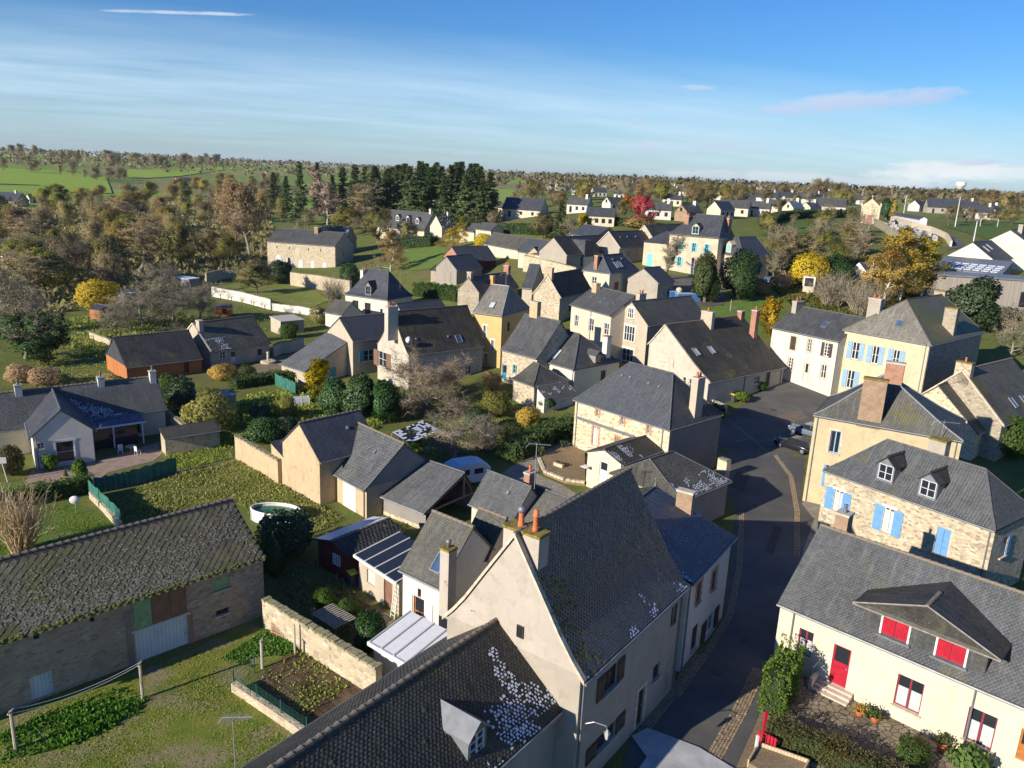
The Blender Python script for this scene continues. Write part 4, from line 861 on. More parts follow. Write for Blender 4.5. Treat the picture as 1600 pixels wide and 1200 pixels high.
def shrub(seed, h=2., r=1.2, leafn=1800, ls=.2, leaf=None, lump=.25, base=.0, ex=1., stem=None, asp=.75, twigs=0, fine=None):
    ng = np.random.default_rng(seed); d = ng.normal(size=(leafn, 3)); d /= np.linalg.norm(d, axis=1)[:, None]
    lobes = ng.normal(size=(9, 3)); lobes /= np.linalg.norm(lobes, axis=1)[:, None]; k = np.clip((d@lobes.T-.55)/.45, 0, 1).max(1)
    rr = (1-lump+lump*1.5*k)*ng.uniform(.45, 1.04, leafn)**.5
    p = d*rr[:, None]*np.array([r, r, h/2*ex]); p[:, 2] += h/2; p[:, 2] = np.maximum(p[:, 2], base+ng.uniform(0, .15, leafn)*h)
    n = d*.7+ng.normal(size=(leafn, 3))*.6; n /= np.linalg.norm(n, axis=1)[:, None]; a = np.cross(n, ng.normal(size=(leafn, 3))); a /= np.linalg.norm(a, axis=1)[:, None]; b = np.cross(n, a); s = (ls*ng.uniform(.6, 1.25, leafn))[:, None]
    Q = np.stack([p-a*s*.5, p-b*s*.5*asp, p+a*s*.5, p+b*s*.5*asp], 1)
    tr = MB()
    for i in range(6): az = i*1.05; tr.tube([(0, 0, -.2), (math.cos(az)*r*.3, math.sin(az)*r*.3, h*.4), (math.cos(az)*r*.5, math.sin(az)*r*.5, h*.75)], [.06*h/2, .04*h/2, .012*h/2], 4)
    return dict(trunk=tr.mesh('stem', stem or BARK), crown=quads_mesh('foliage', Q, leaf or L_GRN, None, (0, 0, h*.35), .6), h=h, r=r, tn='stem', cn='foliage')
def thicket(seed, h=3., r=1.8, n=420, twig=None, leaf=None, leafn=300, ls=.15, arch=.5, w=.02):
    ng = np.random.default_rng(seed); tr = MB(); q = []; tips = []
    for i in range(14):
        az = ng.uniform(0, 6.28); b = r*.3*ng.random(); tr.tube([(b*math.cos(az), b*math.sin(az), -.2), (r*.45*math.cos(az), r*.45*math.sin(az), h*.55), (r*.8*math.cos(az), r*.8*math.sin(az), h*.85)], [.05, .035, .01], 4)
    for i in range(n):
        az = ng.uniform(0, 6.28); b = r*.35*math.sqrt(ng.random()); L_ = h*ng.uniform(.5, 1.1); lean = ng.uniform(.1, 1.)*arch; p = np.array([b*math.cos(az), b*math.sin(az), 0.]); d = np.array([math.cos(az+ng.normal()*.4)*lean, math.sin(az+ng.normal()*.4)*lean, 1.]); d /= np.linalg.norm(d)
        for s_ in range(4):
            e = p+d*L_/4; sd = np.cross(d, ng.normal(size=3)); sd /= np.linalg.norm(sd); q.append(np.stack([p-sd*w*(1-s_*.2), p+sd*w*(1-s_*.2), e+sd*w*(.8-s_*.2), e-sd*w*(.8-s_*.2)])); p = e; d = d+ng.normal(size=3)*.22; d[2] -= .08*arch; d /= np.linalg.norm(d); tips.append(p)
            if s_ > 0:
                for _ in range(2): dd = d+ng.normal(size=3)*.8; e2 = p+dd/np.linalg.norm(dd)*L_*.14; q.append(np.stack([p-sd*w*.4, p+sd*w*.4, e2+sd*w*.2, e2-sd*w*.2]))
    Q = np.array(q); mi = np.zeros(len(Q), int)
    if leafn: LQ = leaf_quads(np.array(tips), leafn, ls, ng, .08*r); Q = np.concatenate([Q, LQ]); mi = np.concatenate([mi, np.ones(leafn, int)])
    return dict(trunk=tr.mesh('stem', BARK), crown=quads_mesh('foliage', Q, [twig or TWIGG, leaf or L_OLV], mi), h=h, r=r, tn='stem', cn='foliage')
PR = {}
def proto(k):
    if k in PR: return PR[k]
    f = {'oak': lambda s: branch_tree(s, 11, 4.2, .26, .25, 14, 7, 7, up=.5, leafn=5600, ls=.32, leaf=L_OAK, fz=.09),
         'ochre': lambda s: branch_tree(s, 11, 3.6, .22, .22, 14, 7, 7, up=.55, leafn=5600, ls=.32, leaf=L_OCH, fz=.06),
         'olive': lambda s: branch_tree(s, 10, 3.4, .2, .2, 13, 7, 7, up=.5, leafn=5600, ls=.32, leaf=L_OLV, fz=.06),
         'bare': lambda s: branch_tree(s, 10, 4.2, .24, .22, 13, 7, 7, leafn=1600, ls=.24, leaf=L_OLV, twig=TWIGG, bark=BARKG, fz=.12, fuzz=7),
         'brown': lambda s: branch_tree(s, 10.5, 4., .24, .22, 13, 7, 7, leafn=3600, ls=.28, leaf=L_OAK, twig=TWIG, fz=.11, fuzz=6),
         'ashen': lambda s: branch_tree(s, 11, 3.4, .2, .2, 13, 7, 7, up=.7, leafn=500, leaf=L_OLV, twig=TWIGY, bark=BARKG, fz=.12, fuzz=7, shape='vase'),
         'sparse': lambda s: branch_tree(s, 10, 4., .2, .2, 12, 6, 6, up=.5, leafn=200, leaf=L_OLV, twig=TWIGG, bark=BARKG, fz=.07, fuzz=4, shape='vase'),
         'tall': lambda s: branch_tree(s, 17, 5.2, .34, .38, 14, 7, 6, leafn=5200, ls=.4, leaf=L_RUST, twig=TWIG, bark=BARKG, fz=.12, shape='round'),
         'birch': lambda s: branch_tree(s, 11, 2.9, .17, .18, 15, 7, 6, up=.3, droop=.55, leafn=5200, ls=.26, leaf=L_GOLD, twig=TWIG, bark=BARKW, fz=.04, shape='cone', taper_top=.92),
         'birchthin': lambda s: branch_tree(s, 11, 2.9, .1, .12, 18, 8, 7, up=.2, droop=.5, leafn=4200, ls=.28, leaf=L_GOLD, twig=TWIGP, bark=BARKW, fz=.05, shape='cone', taper_top=.92),
         'larch': lambda s: branch_tree(s, 18, 3.6, .14, .1, 26, 8, 7, up=.35, leafn=0, twig=TWIGP, bark=BARKW, fz=.26, fuzz=7, shape='cone', taper_top=.95),
         'apple': lambda s: branch_tree(s, 5.2, 3.2, .18, .22, 12, 9, 9, up=.15, leafn=900, ls=.14, leaf=L_OLV, twig=TWIGG, bark=BARKG, fz=.06, fuzz=9, shape='wide', kink=.3),
         'bigapple': lambda s: branch_tree(s, 6., 4.4, .24, .16, 16, 10, 10, up=.1, leafn=2600, ls=.13, leaf=L_RUST, twig=TWIG, bark=BARKG, fz=.07, fuzz=12, shape='wide', kink=.3),
         'maple': lambda s: branch_tree(s, 8, 2.9, .18, .14, 12, 6, 5, leafn=5200, ls=.34, leaf=L_RED, shape='round', fz=.04),
         'orange': lambda s: branch_tree(s, 6, 2.3, .15, .16, 11, 6, 5, leafn=3800, ls=.3, leaf=L_ORG, fz=.04),
         'yellow': lambda s: branch_tree(s, 5.4, 1.6, .12, .12, 12, 6, 5, up=.5, leafn=6500, ls=.2, leaf=L_YEL, fz=.03, shape='round'),
         'pollard': lambda s: branch_tree(s, 7.5, 2.7, .42, .4, 12, 7, 8, up=.5, leafn=700, ls=.18, leaf=L_OLV, twig=TWIGG, bark=BARKG, fz=.11, fuzz=7, taper_top=.68, shape='vase', kink=.3),
         'magnolia': lambda s: branch_tree(s, 8.5, 4.2, .25, .1, 15, 7, 5, up=.1, leafn=7000, ls=.42, leaf=L_DRK, fz=.03, shape='round'),
         'pine': lambda s: conifer(s, 16, 3.7, 8500, .7, bare=.06, ragged=.38), 'spruce': lambda s: conifer(s, 17, 2.9, 5500, .7, ragged=.45),
         'laurel': lambda s: shrub(s, 3., 1.5, 6000, .19, L_DRK, .45), 'bush': lambda s: shrub(s, 2., 1.2, 4200, .14, L_GRN, .45),
         'olivebush': lambda s: shrub(s, 2.6, 1.5, 5200, .16, L_OLV, .45), 'goldbush': lambda s: shrub(s, 2.8, 1.6, 4800, .18, L_GOLD, .45),
         'holly': lambda s: shrub(s, 7., 2.1, 9000, .27, L_DRK, .4, ex=1.05), 'evergreen': lambda s: shrub(s, 6., 1.9, 9000, .25, L_GRN, .35, ex=1.05),
         'thuja': lambda s: shrub(s, 2.2, .5, 2400, .16, L_THU, .1), 'topiary': lambda s: shrub(s, 1.6, .7, 1600, .16, L_THU, .3),
         'ivy': lambda s: shrub(s, 4., 2., 4200, .26, L_DRK, .35), 'weeds': lambda s: shrub(s, .7, .9, 700, .2, L_LUSH, .4),
         'rustbush': lambda s: shrub(s, 1.8, 1.2, 1700, .17, L_RUST, .35), 'clipped': lambda s: shrub(s, 1.6, 1.1, 3000, .13, L_HEDB, .08),
         'thicket': lambda s: thicket(s), 'thicket2': lambda s: thicket(s, 3.2, 2., 420, TWIG, L_OLV, 900, .16), 'straw': lambda s: thicket(s, 4., 2.2, 420, TWIGY, L_OCH, 250, .14, .45, .03)}
    base = k.rstrip('0123456789'); PR[k] = f[base](sum(map(ord, k))*13+5); return PR[k]
def plant(k, S, label, cat='tree', name=None, group=None, rz=None, tilt=None):
    p = proto(k); x, y, w, h = S; t = thing(name or {'tree': 'tree', 'shrub': 'shrub', 'plant': 'plant'}.get(cat, 'tree'), label, cat, (x, y, terrain(x, y)-.02), random.uniform(0, 6.28) if rz is None else rz, group)
    s = w/2/p['r']; t.scale = (s, s, h/p['h'])
    link(p.get('tn', 'trunk'), p['trunk'], t); link(p.get('cn', 'crown'), p['crown'], t); return t
def hedge(label, path, w, h, leaf=None, ls=.13, dens=130, name='hedge', group=None, loc_z=None):
    ng = np.random.default_rng(int(abs(path[0][0]*77+path[0][1]*31))); Q = []; core = MB(); zb = terrain(*path[0])
    for a, b in zip(path, path[1:]):
        A, B_ = np.array([*a, 0.]), np.array([*b, 0.]); d = B_-A; L_ = np.linalg.norm(d); d /= L_; n = np.array([-d[1], d[0], 0]); z0, z1 = terrain(*a), terrain(*b)
        T = lambda x, y, z: tuple(A+d*x+n*y+np.array([0, 0, z+z0+(z1-z0)*x/L_]))
        core.box(-w*.3, L_+w*.3, -w*.36, w*.36, -.2, h*.86, T)
        N = int((L_+w)*(w+2*h)*dens); s = ng.uniform(-w*.45, L_+w*.45, N); f = ng.uniform(0, w+2*h, N); y = np.where(f < h, -w/2, np.where(f < h+w, f-h-w/2, w/2)); z = np.where(f < h, f, np.where(f < h+w, h, f-h-w))
        end = ng.random(N) < .12; s = np.where(end, np.where(ng.random(N) < .5, -w*.45, L_+w*.45), s); y = np.where(end, ng.uniform(-w/2, w/2, N), y); z = np.where(end, ng.uniform(0, h, N), z)
        bump = .08*np.sin(s*2.1+y*3)+.06*np.sin(s*5.3+z*4); p = A+np.outer(s, d)+np.outer(y*(1+bump), n); p[:, 2] += z*(1+bump*.7)+z0+(z1-z0)*np.clip(s/L_, 0, 1); p += ng.normal(size=(N, 3))*.05
        Q.append(leaf_quads(p, N, ls, ng, .03))
    o = thing(name, label, 'hedge', (0, 0, 0), 0, group); link('foliage', quads_mesh('foliage', np.concatenate(Q), leaf or L_HED), o); part('core', core, HCORE, o); return o
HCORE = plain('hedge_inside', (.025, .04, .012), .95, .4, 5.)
# ---------------------------------------------------------------- houses of the village
def build(key, name, label, wm, rm, ops=(), **kw):
    holes = {}
    for op in ops:
        if op[2] in ('win', 'door') and not op[3].get('flat'): holes.setdefault(op[0], []).append(op[1])
    H = house(key, name, label, wm, rm, holes=holes, **kw)
    for sd, q, kind, o in ops:
        o = {k: v for k, v in o.items() if k != 'flat'}
        if kind == 'win': window(H, sd, q, **o)
        elif kind == 'door': door(H, sd, q, **o)
        elif kind == 'blk': block(H, sd, q, **o)
    return H
def zfix(H, sd, p):
    if sd not in '-+': return p
    sy = -1 if sd == '-' else 1; z0 = H.hE+(H.dE if sd == '+' else 0); t = min(1, max(0, (p[1]-sy*H.W/2)/(H.ro-sy*H.W/2))); return (p[0], p[1], z0+(H.hE+H.hR-z0)*pz(H.P, t))
def sky_on(H, sd, p, *a, **k): skylight(H, sd, zfix(H, sd, p), *a, **k)
def vent_on(H, sd, p): roof_vent(H, sd, zfix(H, sd, p))
BW = dict(shut='lr', sm=BLUE, sur='white', curtain=2)

# the tall house in front with the broad chimney
H = build('big', 'tall_house', 'tall house with steep blue slate roof and broad lichened gable chimney beside the narrow street', GREY, SL_DARK, [
    ('-', (-2.50,4.40,1.30,1.26), 'win', dict(fm=DBROWN, shut='lr', sm=DBROWN, nz_=3)), ('-', (-2.49,1.29,1.88,0.88), 'win', dict(fm=DBROWN, shut='lr', sm=DBROWN, nz_=3)),
    ('-', (4.33,4.69,0.40,1.11), 'win', dict(fm=DBROWN, shut='r', sm=DBROWN, nx=1)), ('-', (2.89,2.06,0.82,0.91), 'win', dict(fm=DBROWN, nx=1)),
    ('-', (1.22,0.09,0.74,2.31), 'door', dict(dm=DBROWN, glassy=.3, sur='stone')), ('-', (4.46,0.11,0.49,2.28), 'blk', dict(mat=ST_GREY, name='blocked_arch', y1=.02)),
    ('B', (.55, 7.3, .38, .62), 'win', dict(flat=1, fm=DBROWN, nx=1, nz_=1, sill=False, rec=False))],
    fl=.05, slates='-', smat=SG_BLUE, e=.145, sw=.24, gmat=STUC, ridge='tiles', pipes=[('-', -5.2), ('-', 5.3)], verge='B', gutter='-')
BIG = H
frost(H, '-', lambda x, y, z: z < H.hE+1.1 and x > -1.5 and nz(x, z, 2.1, 3)+RNG.uniform(-.25, .25) > .42)
def moss_on(H, sd, pick, mat): frost(H, sd, pick, mat, 'moss', True)
moss_on(H, '-', lambda x, y, z: x < -H.L/2+1.6+1.3*nz(z, x, 1.3) and z < H.hE+H.hR*.8 and RNG.random() < .22, MOSSM)
ch = chimney(H, (-H.L/2+.8, -.1, H.hE+H.hR-1.3, H.hE+H.hR+.05), .8, 2.0, STUC, 0, sink=1.5, cap=MOSSM)
for y_, hh, cowl in ((.3, .95, 1), (-.5, 1.0, 0)):
    pb = MB(); zt = H.hE+H.hR+.05; X, Y = -H.L/2+.8, -.1+y_
    if cowl: pb.lathe([(.17, 0), (.15, .1), (.12, hh*.62), (.13, hh*.66)], (X, Y, zt), 12); p = part('chimney_pot', pb, TERRA, ch, True); cb = MB(); cb.lathe([(.02, 0), (.17, .06), (.21, .18), (.17, .32), (.03, .38)], (X, Y, zt+hh*.66), 12); part('cowl', cb, ZINCD, ch, True)
    else: pb.lathe([(.17, 0), (.14, .12), (.12, hh*.7), (.16, hh*.74), (.16, hh*.8), (.11, hh*.82), (.13, hh), (.06, hh+.06)], (X, Y, zt), 12); part('chimney_pot', pb, TERRA, ch, True)

H = build('fore', 'long_house', 'low house with mossy dark slate roof and zinc dormer nearest the viewer', GREY, SL_DARK, [
    ('-', (3.4, 1.1, 1.1, 1.9), 'win', dict(shut='closed', sm=GREENP)), ('-', (-.6, .2, 1.0, 2.0), 'win', dict(shut='closed', sm=GREENP))], slates='-+', smat=SG_DARK, e=.14, sw=.22, ridge='tiles', pipes=[('-', 7.4)])
FORE = H
_tri = lambda x, y, z: (lambda s, t: .08 < t < .8 and abs(s-(4.9+1.0*(1-t)+.3*math.sin(t*9))) < .2+.75*(1-t)**1.5 and RNG.random() < .8)(x, (z-H.hE)/H.hR)
frost(H, '-', lambda x, y, z: _tri(x, y, z) or (z < H.hE+1.25 and 1.6 < x < 5.2 and nz(x, z, 1.3, 5)+RNG.uniform(-.4, .4) > .05))
dormer(H, '-', (1.55, -H.W/2+.75, H.hE+.45), 1.15, 1.15, rm=ZINCD, wm=ZINC, rh=.5, depth=2., nzp=3)
moss_on(H, '-', lambda x, y, z: RNG.random() < .012, FIBRE)

H = build('street', 'street_house', 'white rendered street house with dark shutters joined to the tall slate house', WHITE, SL_DARK, [
    ('-', (-1.82,3.67,0.77,1.41), 'win', dict(fm=DBROWN, shut='closed', sm=DBROWN, sur='brick')), ('-', (0.93,3.33,0.75,1.32), 'win', dict(fm=DBROWN, shut='closed', sm=DBROWN, sur='brick')),
    ('-', (-1.67,0.42,0.93,1.65), 'win', dict(shut='closed', sm=DBROWN)), ('-', (1.18,0.10,1.59,1.34), 'win', dict(fm=WPAINT, shut='lr', sm=DBROWN))], slates='-', smat=SG_BLUE, e=.15, pipes=[('-', -3.6)], ridge='lead', fl=.03)
chimney(H, (3.27,-2.85,6.95,8.47,'-'), .5, 1.1, BRICKT, 0, sink=1.5)
fb = MB(); fb.lathe([(.2, 0), (.06, .12), (.03, .5), (.05, .55), (.03, .62), (.005, .85)], (H.L/2-.2, H.ro, H.hE+H.hR), 8); part('finial', fb, ZINC, H.root, True)
frost(H, '-', lambda x, y, z: x < -H.L/2+.5 and z < H.hE+.8 and RNG.random() < .7)

H = build('small5', 'corner_outbuilding', 'low outbuilding with brown frosty slate roof behind the street house', GREY, SL_OLD, slates='-B', smat=SG_OLD, pipes=[])
frost(H, '-', lambda x, y, z: z < H.hE+.9 and nz(x, z, 2.2, 1)+RNG.uniform(-.35, .35) > .05)

H = build('stone', 'stone_house', 'golden stone house with smooth hipped slate roof and brick window trims by the square', ST_GOLD, SL_NEW, [
    ('-', (-3.00,1.44,0.78,2.03), 'win', dict(sur='brick', nz_=1, curtain=2)), ('-', (-2.94,4.59,0.42,0.69), 'win', dict(sur='brick')), ('-', (0.38,4.55,0.45,0.82), 'win', dict(sur='brick')),
    ('-', (3.64,4.55,0.38,0.82), 'win', dict(sur='brick')), ('-', (-0.09,1.56,0.51,1.58), 'win', dict(sur='brick'))], fl=.02, slates='-A', smat=SG_NEW, e=.16, sw=.24, gutter='-A', pipes=[('-', -5.75), ('-', 5.35)])
STONE = H
sb = MB(); T = lambda x, y, z: Vector((x, -H.W/2+OV-y, z)); sb.box(-H.L/2+.4, 2.1, .01, .14, 3.62, 3.9, T); part('band', sb, ZINCD, H.root)
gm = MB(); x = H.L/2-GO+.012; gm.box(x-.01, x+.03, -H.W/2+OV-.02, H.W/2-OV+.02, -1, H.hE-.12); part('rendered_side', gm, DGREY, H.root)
chimney(H, (5.91,0.43,6.03,9.97,'A'), .75, 1.2, BEIGE, 2, sink=1.6)
for p in ((-2.51,-1.30,8.57), (-1.43,-1.27,8.60), (1.01,-1.33,8.55), (2.32,-1.36,8.52)): vent_on(H, '-', p)

H = build('annex', 'annex', 'small cream annex with frosty low roof and white door on the brown terrace', CREAM2, SL_OLD, [('B', (-0.00,0.95,0.94,2.05), 'door', dict(dm=WPAINT, glassy=.4))], slates='-+', smat=SG_DARK, pipes=[('-', -3.2)], base=-.8)
frost(H, '-', lambda x, y, z: x < -.4 and nz(x, z, 2.4, 2)+RNG.uniform(-.2, .2) > .25)
lb = MB(); T = lambda x, y, z: Vector((-H.L/2-x, y, z)); lb.box(0, .7, 1.4, 2.1, 2.1, 2.16, T); part('door_canopy', lb, WPAINT, H.root)

H = build('C1', 'stone_cottage', 'cream stone cottage with pale slate roof beside the ochre house', ST_TAN, SL_MID, [('-', (-0.68,1.19,0.75,1.14), 'win', dict(fm=TURQ, shut=None, sur='stone')), ('-', (-2.60,-0.05,0.85,2.00), 'door', dict(dm=TEAL, glassy=.6))], fl=.04, gutter='-')
chimney(H, (-1.48,-0.18,8.07,10.19,'-'), 1.4, .7, TAN, 0, sink=1.5)
H = build('C2', 'white_cottage', 'white cottage with hipped grey roof and one long skylight', BRIGHT, SL_MID, [('A', (1.2, .4, .9, 1.9), 'door', dict(dm=DBROWN))], fl=.05, pipes=[('-', 3.1)])
sky_on(H, '-', (-1.06,-3.08,4.18), .8, 1.7, CURT); dormer(H, 'A', (H.L/2-1.1, .6, H.hE+.5), 1., 1.1, rm=SL_MID, wm=DGREY) if False else None
chimney(H, (2.66,2.59,3.83,6.51,'A'), .8, .8, WHITE, 0, sink=2.5, cap=BRICKT)
db = MB(); q = (2.76,0.06,3.74); db.box(q[0]-1., q[0]+.5, q[1]-.5, q[1]+.5, q[2]-.3, q[2]+.75); d = part('dormer', db, DGREY, H.root); r = MB()
for s in (-1, 1): r.poly([(q[0]-1.4, q[1], q[2]+1.25), (q[0]+.7, q[1], q[2]+1.25), (q[0]+.7, q[1]+s*.7, q[2]+.65), (q[0]-1.4, q[1]+s*.7, q[2]+.65)])
r.poly([(q[0]+.52, q[1]-.5, q[2]+.75), (q[0]+.52, q[1]+.5, q[2]+.75), (q[0]+.52, q[1], q[2]+1.2)]); part('dormer_roof', r, SL_MID, d); g = MB(); g.box(q[0]+.5, q[0]+.53, q[1]-.36, q[1]+.36, q[2]-.15, q[2]+.68); part('pane', g, GLASS, d)

build('gaz', 'garden_house', 'little stone garden house with curved hipped roof below the white cottage', ST_TAN, SL_OLD, fl=.1, gutter='-A')
H = build('leanto', 'garden_shed', 'white lean-to shed with frosted roof beside the little garden house', WHITE, SL_OLD, [('-', (.6, .9, .8, .9), 'win', dict(sill=True))], slates='-', smat=SG_OLD)
frost(H, '-', lambda x, y, z: nz(x, z, 3., 2)+RNG.uniform(-.2, .2) > .4)
H = build('D', 'gabled_house', 'three storey grey rendered house with tall barred windows in its gable', BEIGE, SL_OLD, [('B', (-0.03,5.84,1.04,1.42), 'win', dict(sur='white', flat=1, rec=False, nx=3)), ('B', (0.04,2.59,1.93,2.17), 'win', dict(sur='white', nx=4, flat=1, rec=False)), ('B', (-0.04,-0.32,2.11,1.81), 'win', dict(sur='white', nx=3))], gutter='-', base=-2)
chimney(H, (-4.21,0.04,8.21,9.11,'-'), 1.4, .7, BEIGE, 2)
H = build('E', 'cream_townhouse', 'cream two storey house with low slate roof and white framed windows', CREAM, SL_MID, [('-', (-3.28,2.96,1.03,1.71), 'win', dict(sur='white')), ('-', (0.36,2.94,1.26,1.82), 'win', dict(sur='white')), ('-', (3.93,3.08,1.12,1.67), 'win', dict(sur='white'))], base=-2, pipes=[('-', .2)], gutter='-')
sky_on(H, '-', (0.40,-2.17,7.26), .6, 1.1); vent_on(H, '-', (-2.48,-1.99,7.38)); vent_on(H, '-', (2.89,-2.14,7.28)); chimney(H, (-3.22,-1.14,7.90,9.30,'-'), 1.1, .8, TAN, 0)

H = build('F', 'white_gable_house', 'large weathered white gable house with sweeping dark roof facing the square', DIRTY, SL_DARK, [
    ('B', (-2.52,3.49,0.72,1.49), 'win', dict(fm=WPAINT, nx=1)), ('B', (2.32,0.81,0.72,1.40), 'win', dict(fm=WPAINT)), ('B', (1.24,1.25,0.49,0.94), 'win', dict(nx=1)),
    ('-', (2.2, .8, 1.2, 1.), 'win', dict()), ('-', (4.6, .1, .9, 2.), 'door', dict(dm=DBROWN))], fl=.04, base=-2, ridge='tiles', verge='B', slates='-', smat=SG_DARK, gutter='-', pipes=[('-', -.6), ('-', 7.6)])
nb = MB(); s_, z_, w_, h_ = (-0.88,2.85,0.57,1.29); o, sx, n, hw = H.pl['B']; T = lambda x, y, z: o+sx*(s_+x)+n*y+Vector((0, 0, z_+z)); nb.box(-w_/2, w_/2, .01, .1, 0, h_*.7, T); nb.poly([T(-w_/2, .1, h_*.7), T(w_/2, .1, h_*.7), T(0, .1, h_*1.1)]); part('niche', nb, GRANITE, H.root)
sky_on(H, '-', (-6.19,-1.18,5.36), .8, 1.3, CURT); sky_on(H, '-', (-3.17,-1.24,5.31), .8, 1.3, CURT)
chimney(H, (-0.18,1.29,7.18,9.42,'-'), .6, 1.8, BEIGE, 1, sink=2); chimney(H, (7.44,1.95,7.67,8.91,'-'), .8, .7, BRICK, 0, sink=2); chimney(H, (7.06,-0.65,5.75,9.45,'-'), .8, .8, BRICK, 1, sink=2.5)
moss_on(H, '-', lambda x, y, z: -3 < x < 1 and z < H.hE+3.2 and nz(x, z, 1.7, 4)+RNG.uniform(-.3, .3) > .42, FIBRE)
H = build('G', 'quoined_house', 'cream house with brown stone window quoins at the end of the square', BRIGHT, SL_MID, [
    ('-', (-1.56,4.11,0.86,1.83), 'win', dict(shut='closed', sm=DBROWN, sur='stone')), ('-', (0.89,4.29,0.59,1.71), 'win', dict(sur='stone', nz_=4)), ('-', (3.47,4.24,0.78,1.76), 'win', dict(sur='stone', nz_=4, shut='lr', sm=DBROWN)),
    ('-', (-1.54,1.32,0.75,1.67), 'win', dict(sur='stone', nz_=4)), ('-', (0.94,0.23,0.56,2.58), 'door', dict(dm=WPAINT, glassy=.5, sur='stone')), ('-', (3.45,1.32,0.74,1.80), 'win', dict(sur='stone'))], base=-2, pipes=[('-', 5.0)], gutter='-')
sky_on(H, '-', (1.44,-2.73,7.84), .8, 1.2); chimney(H, (-4.38,-1.57,8.43,10.07,'-'), .7, 1.7, GREY, 2, sink=1.5)
H = build('H', 'square_house', 'big square house with pyramid roof and pale blue shutters on its stained front', render_mat('stained_cream_render', (.66, .55, .36), .7, (.3, .26, .18)), SL_PALE, [
    ('B', (-3.48,4.95,0.92,2.18), 'win', dict(shut='lr', sm=LBLUE, sw=.62)), ('B', (-0.91,4.90,0.85,2.22), 'win', dict(shut='lr', sm=LBLUE, sw=.62)), ('B', (1.63,4.95,0.81,2.17), 'win', dict(shut='lr', sm=LBLUE, sw=.62)), ('B', (-3.56,1.11,0.91,2.33), 'win', dict(shut='lr', sm=LBLUE, sw=.62))], base=-2.5, gutter='B-', pipes=[('B', 4.9)])
sky_on(H, 'B', (-6.59,-0.71,10.09), .8, 1.0); sm_ = MB(); x0 = -H.L/2+.15; sm_.box(x0+.1, H.L/2-.1, -H.W/2+OV-.03, -H.W/2+OV+.05, -2, H.hE-.2); part('stone_side', sm_, ST_GREY, H.root)
rm_ = MB(); a, b = H.strips['-'](0); d, c = H.strips['-'](1); up_ = Vector((0, 0, .025)); rm_.poly([a+up_, b+up_, c+up_, d+up_]); part('mossy_slope', rm_, SL_MOSS, H.root)
chimney(H, (-5.89,3.03,10.80,12.66,'B'), 1., 1.6, GREY, 2, sink=2); chimney(H, (-0.69,-5.00,8.85,12.25,'-'), .8, 1.5, ST_GREY, 0, sink=2, cap=MOSSM); chimney(H, (7.13,-0.28,12.57,13.29,'-'), .8, 1.4, ST_GREY, 0, cap=MOSSM)

H = build('I', 'chimney_house', 'tall stained yellow house with hipped roof and huge tan brick chimney stack', render_mat('blotched_render', (.6, .49, .3), .75, (.3, .25, .18)), SL_OLD, [
    ('-', (-3.85,5.17,0.85,2.06), 'win', dict(fm=LBLUE, sur='stone', nz_=1)), ('-', (-3.99,1.84,0.43,2.09), 'win', dict(shut='l', sm=BLUE, curtain=1))], fl=.04, slates='-AB', smat=SG_OLD, pipes=[('-', -5.55), ('-', 5.5)], base=-1.5, ridge='zinc')
chimney(H, (-1.37,-3.49,8.71,12.45,'-'), 1.9, .75, BRICKT, 0, sink=.7, cap=MOSSM); chimney(H, (-0.25,0.12,12.17,13.55,'+'), 1.5, .8, BRICK, 0, sink=3)
CHH = H

H = build('J', 'shuttered_house', 'tan rubble stone house with bright blue shutters and two zinc dormers', ST_TAN, SL_DARK, [
    ('-', (-5.14,2.64,0.74,1.80), 'win', dict(curtain=2, shut='lr', sm=BLUE, sur='white', sw=.72)), ('-', (-0.87,2.49,0.79,2.03), 'win', dict(curtain=2, shut='lr', sm=BLUE, sur='white', sw=.72)), ('-', (3.32,2.48,0.97,2.05), 'win', dict(shut='closed', sm=BLUE, sur='stone')),
    ('A', (-1.1, 3.2, .9, 1.5), 'win', dict(shut='r', sm=BLUE, curtain=1))], fl=.03, slates='-AB', smat=SG_GREY, e=.15, pipes=[('-', 6.3)], base=-1.5)
q = (-1.87,-2.79,6.33); dormer(H, '-', (q[0], q[1], q[2]), 1.35, 1.35, fm=GPAINT, rm=SL_DARK, wm=ZINC, rh=.6, tiles=True); q = (1.52,-2.91,6.22); dormer(H, '-', (q[0], q[1], q[2]), 1.35, 1.35, fm=GPAINT, rm=SL_DARK, wm=ZINC, rh=.6, tiles=True)
chimney(H, (0.28,0.04,8.79,9.95,'-'), 1.3, .8, GREY, 0, cap=MOSSM)

H = build('K', 'red_window_house', 'cream house with crimson shuttered wide dormer and red front door at right', CREAM2, SL_DARK, [
    ('-', (-7.13,1.31,0.86,1.66), 'win', dict(fm=REDD, nz_=1, curtain=1)), ('-', (-4.99, .42, .98, 2.5), 'door', dict(dm=RED, glassy=.42)), ('-', (-1.27,0.91,1.34,1.89), 'win', dict(fm=REDD, nz_=1, curtain=1)),
    ('-', (2.23,0.79,1.31,1.92), 'win', dict(fm=REDD, nz_=1, curtain=1)), ('-', (4.31,1.03,0.78,1.74), 'door', dict(dm=ORANGEW, glassy=.5))], slates='-', smat=SG_GREY, e=.13, sw=.21, ridge='tiles', pipes=[('-', -8.0), ('-', 1.7)], base=-1.)
KH = H
chimney(H, (-7.81,0.15,7.82,8.82,'-'), .8, .8, BRICKT, 1, pm=ZINCD)
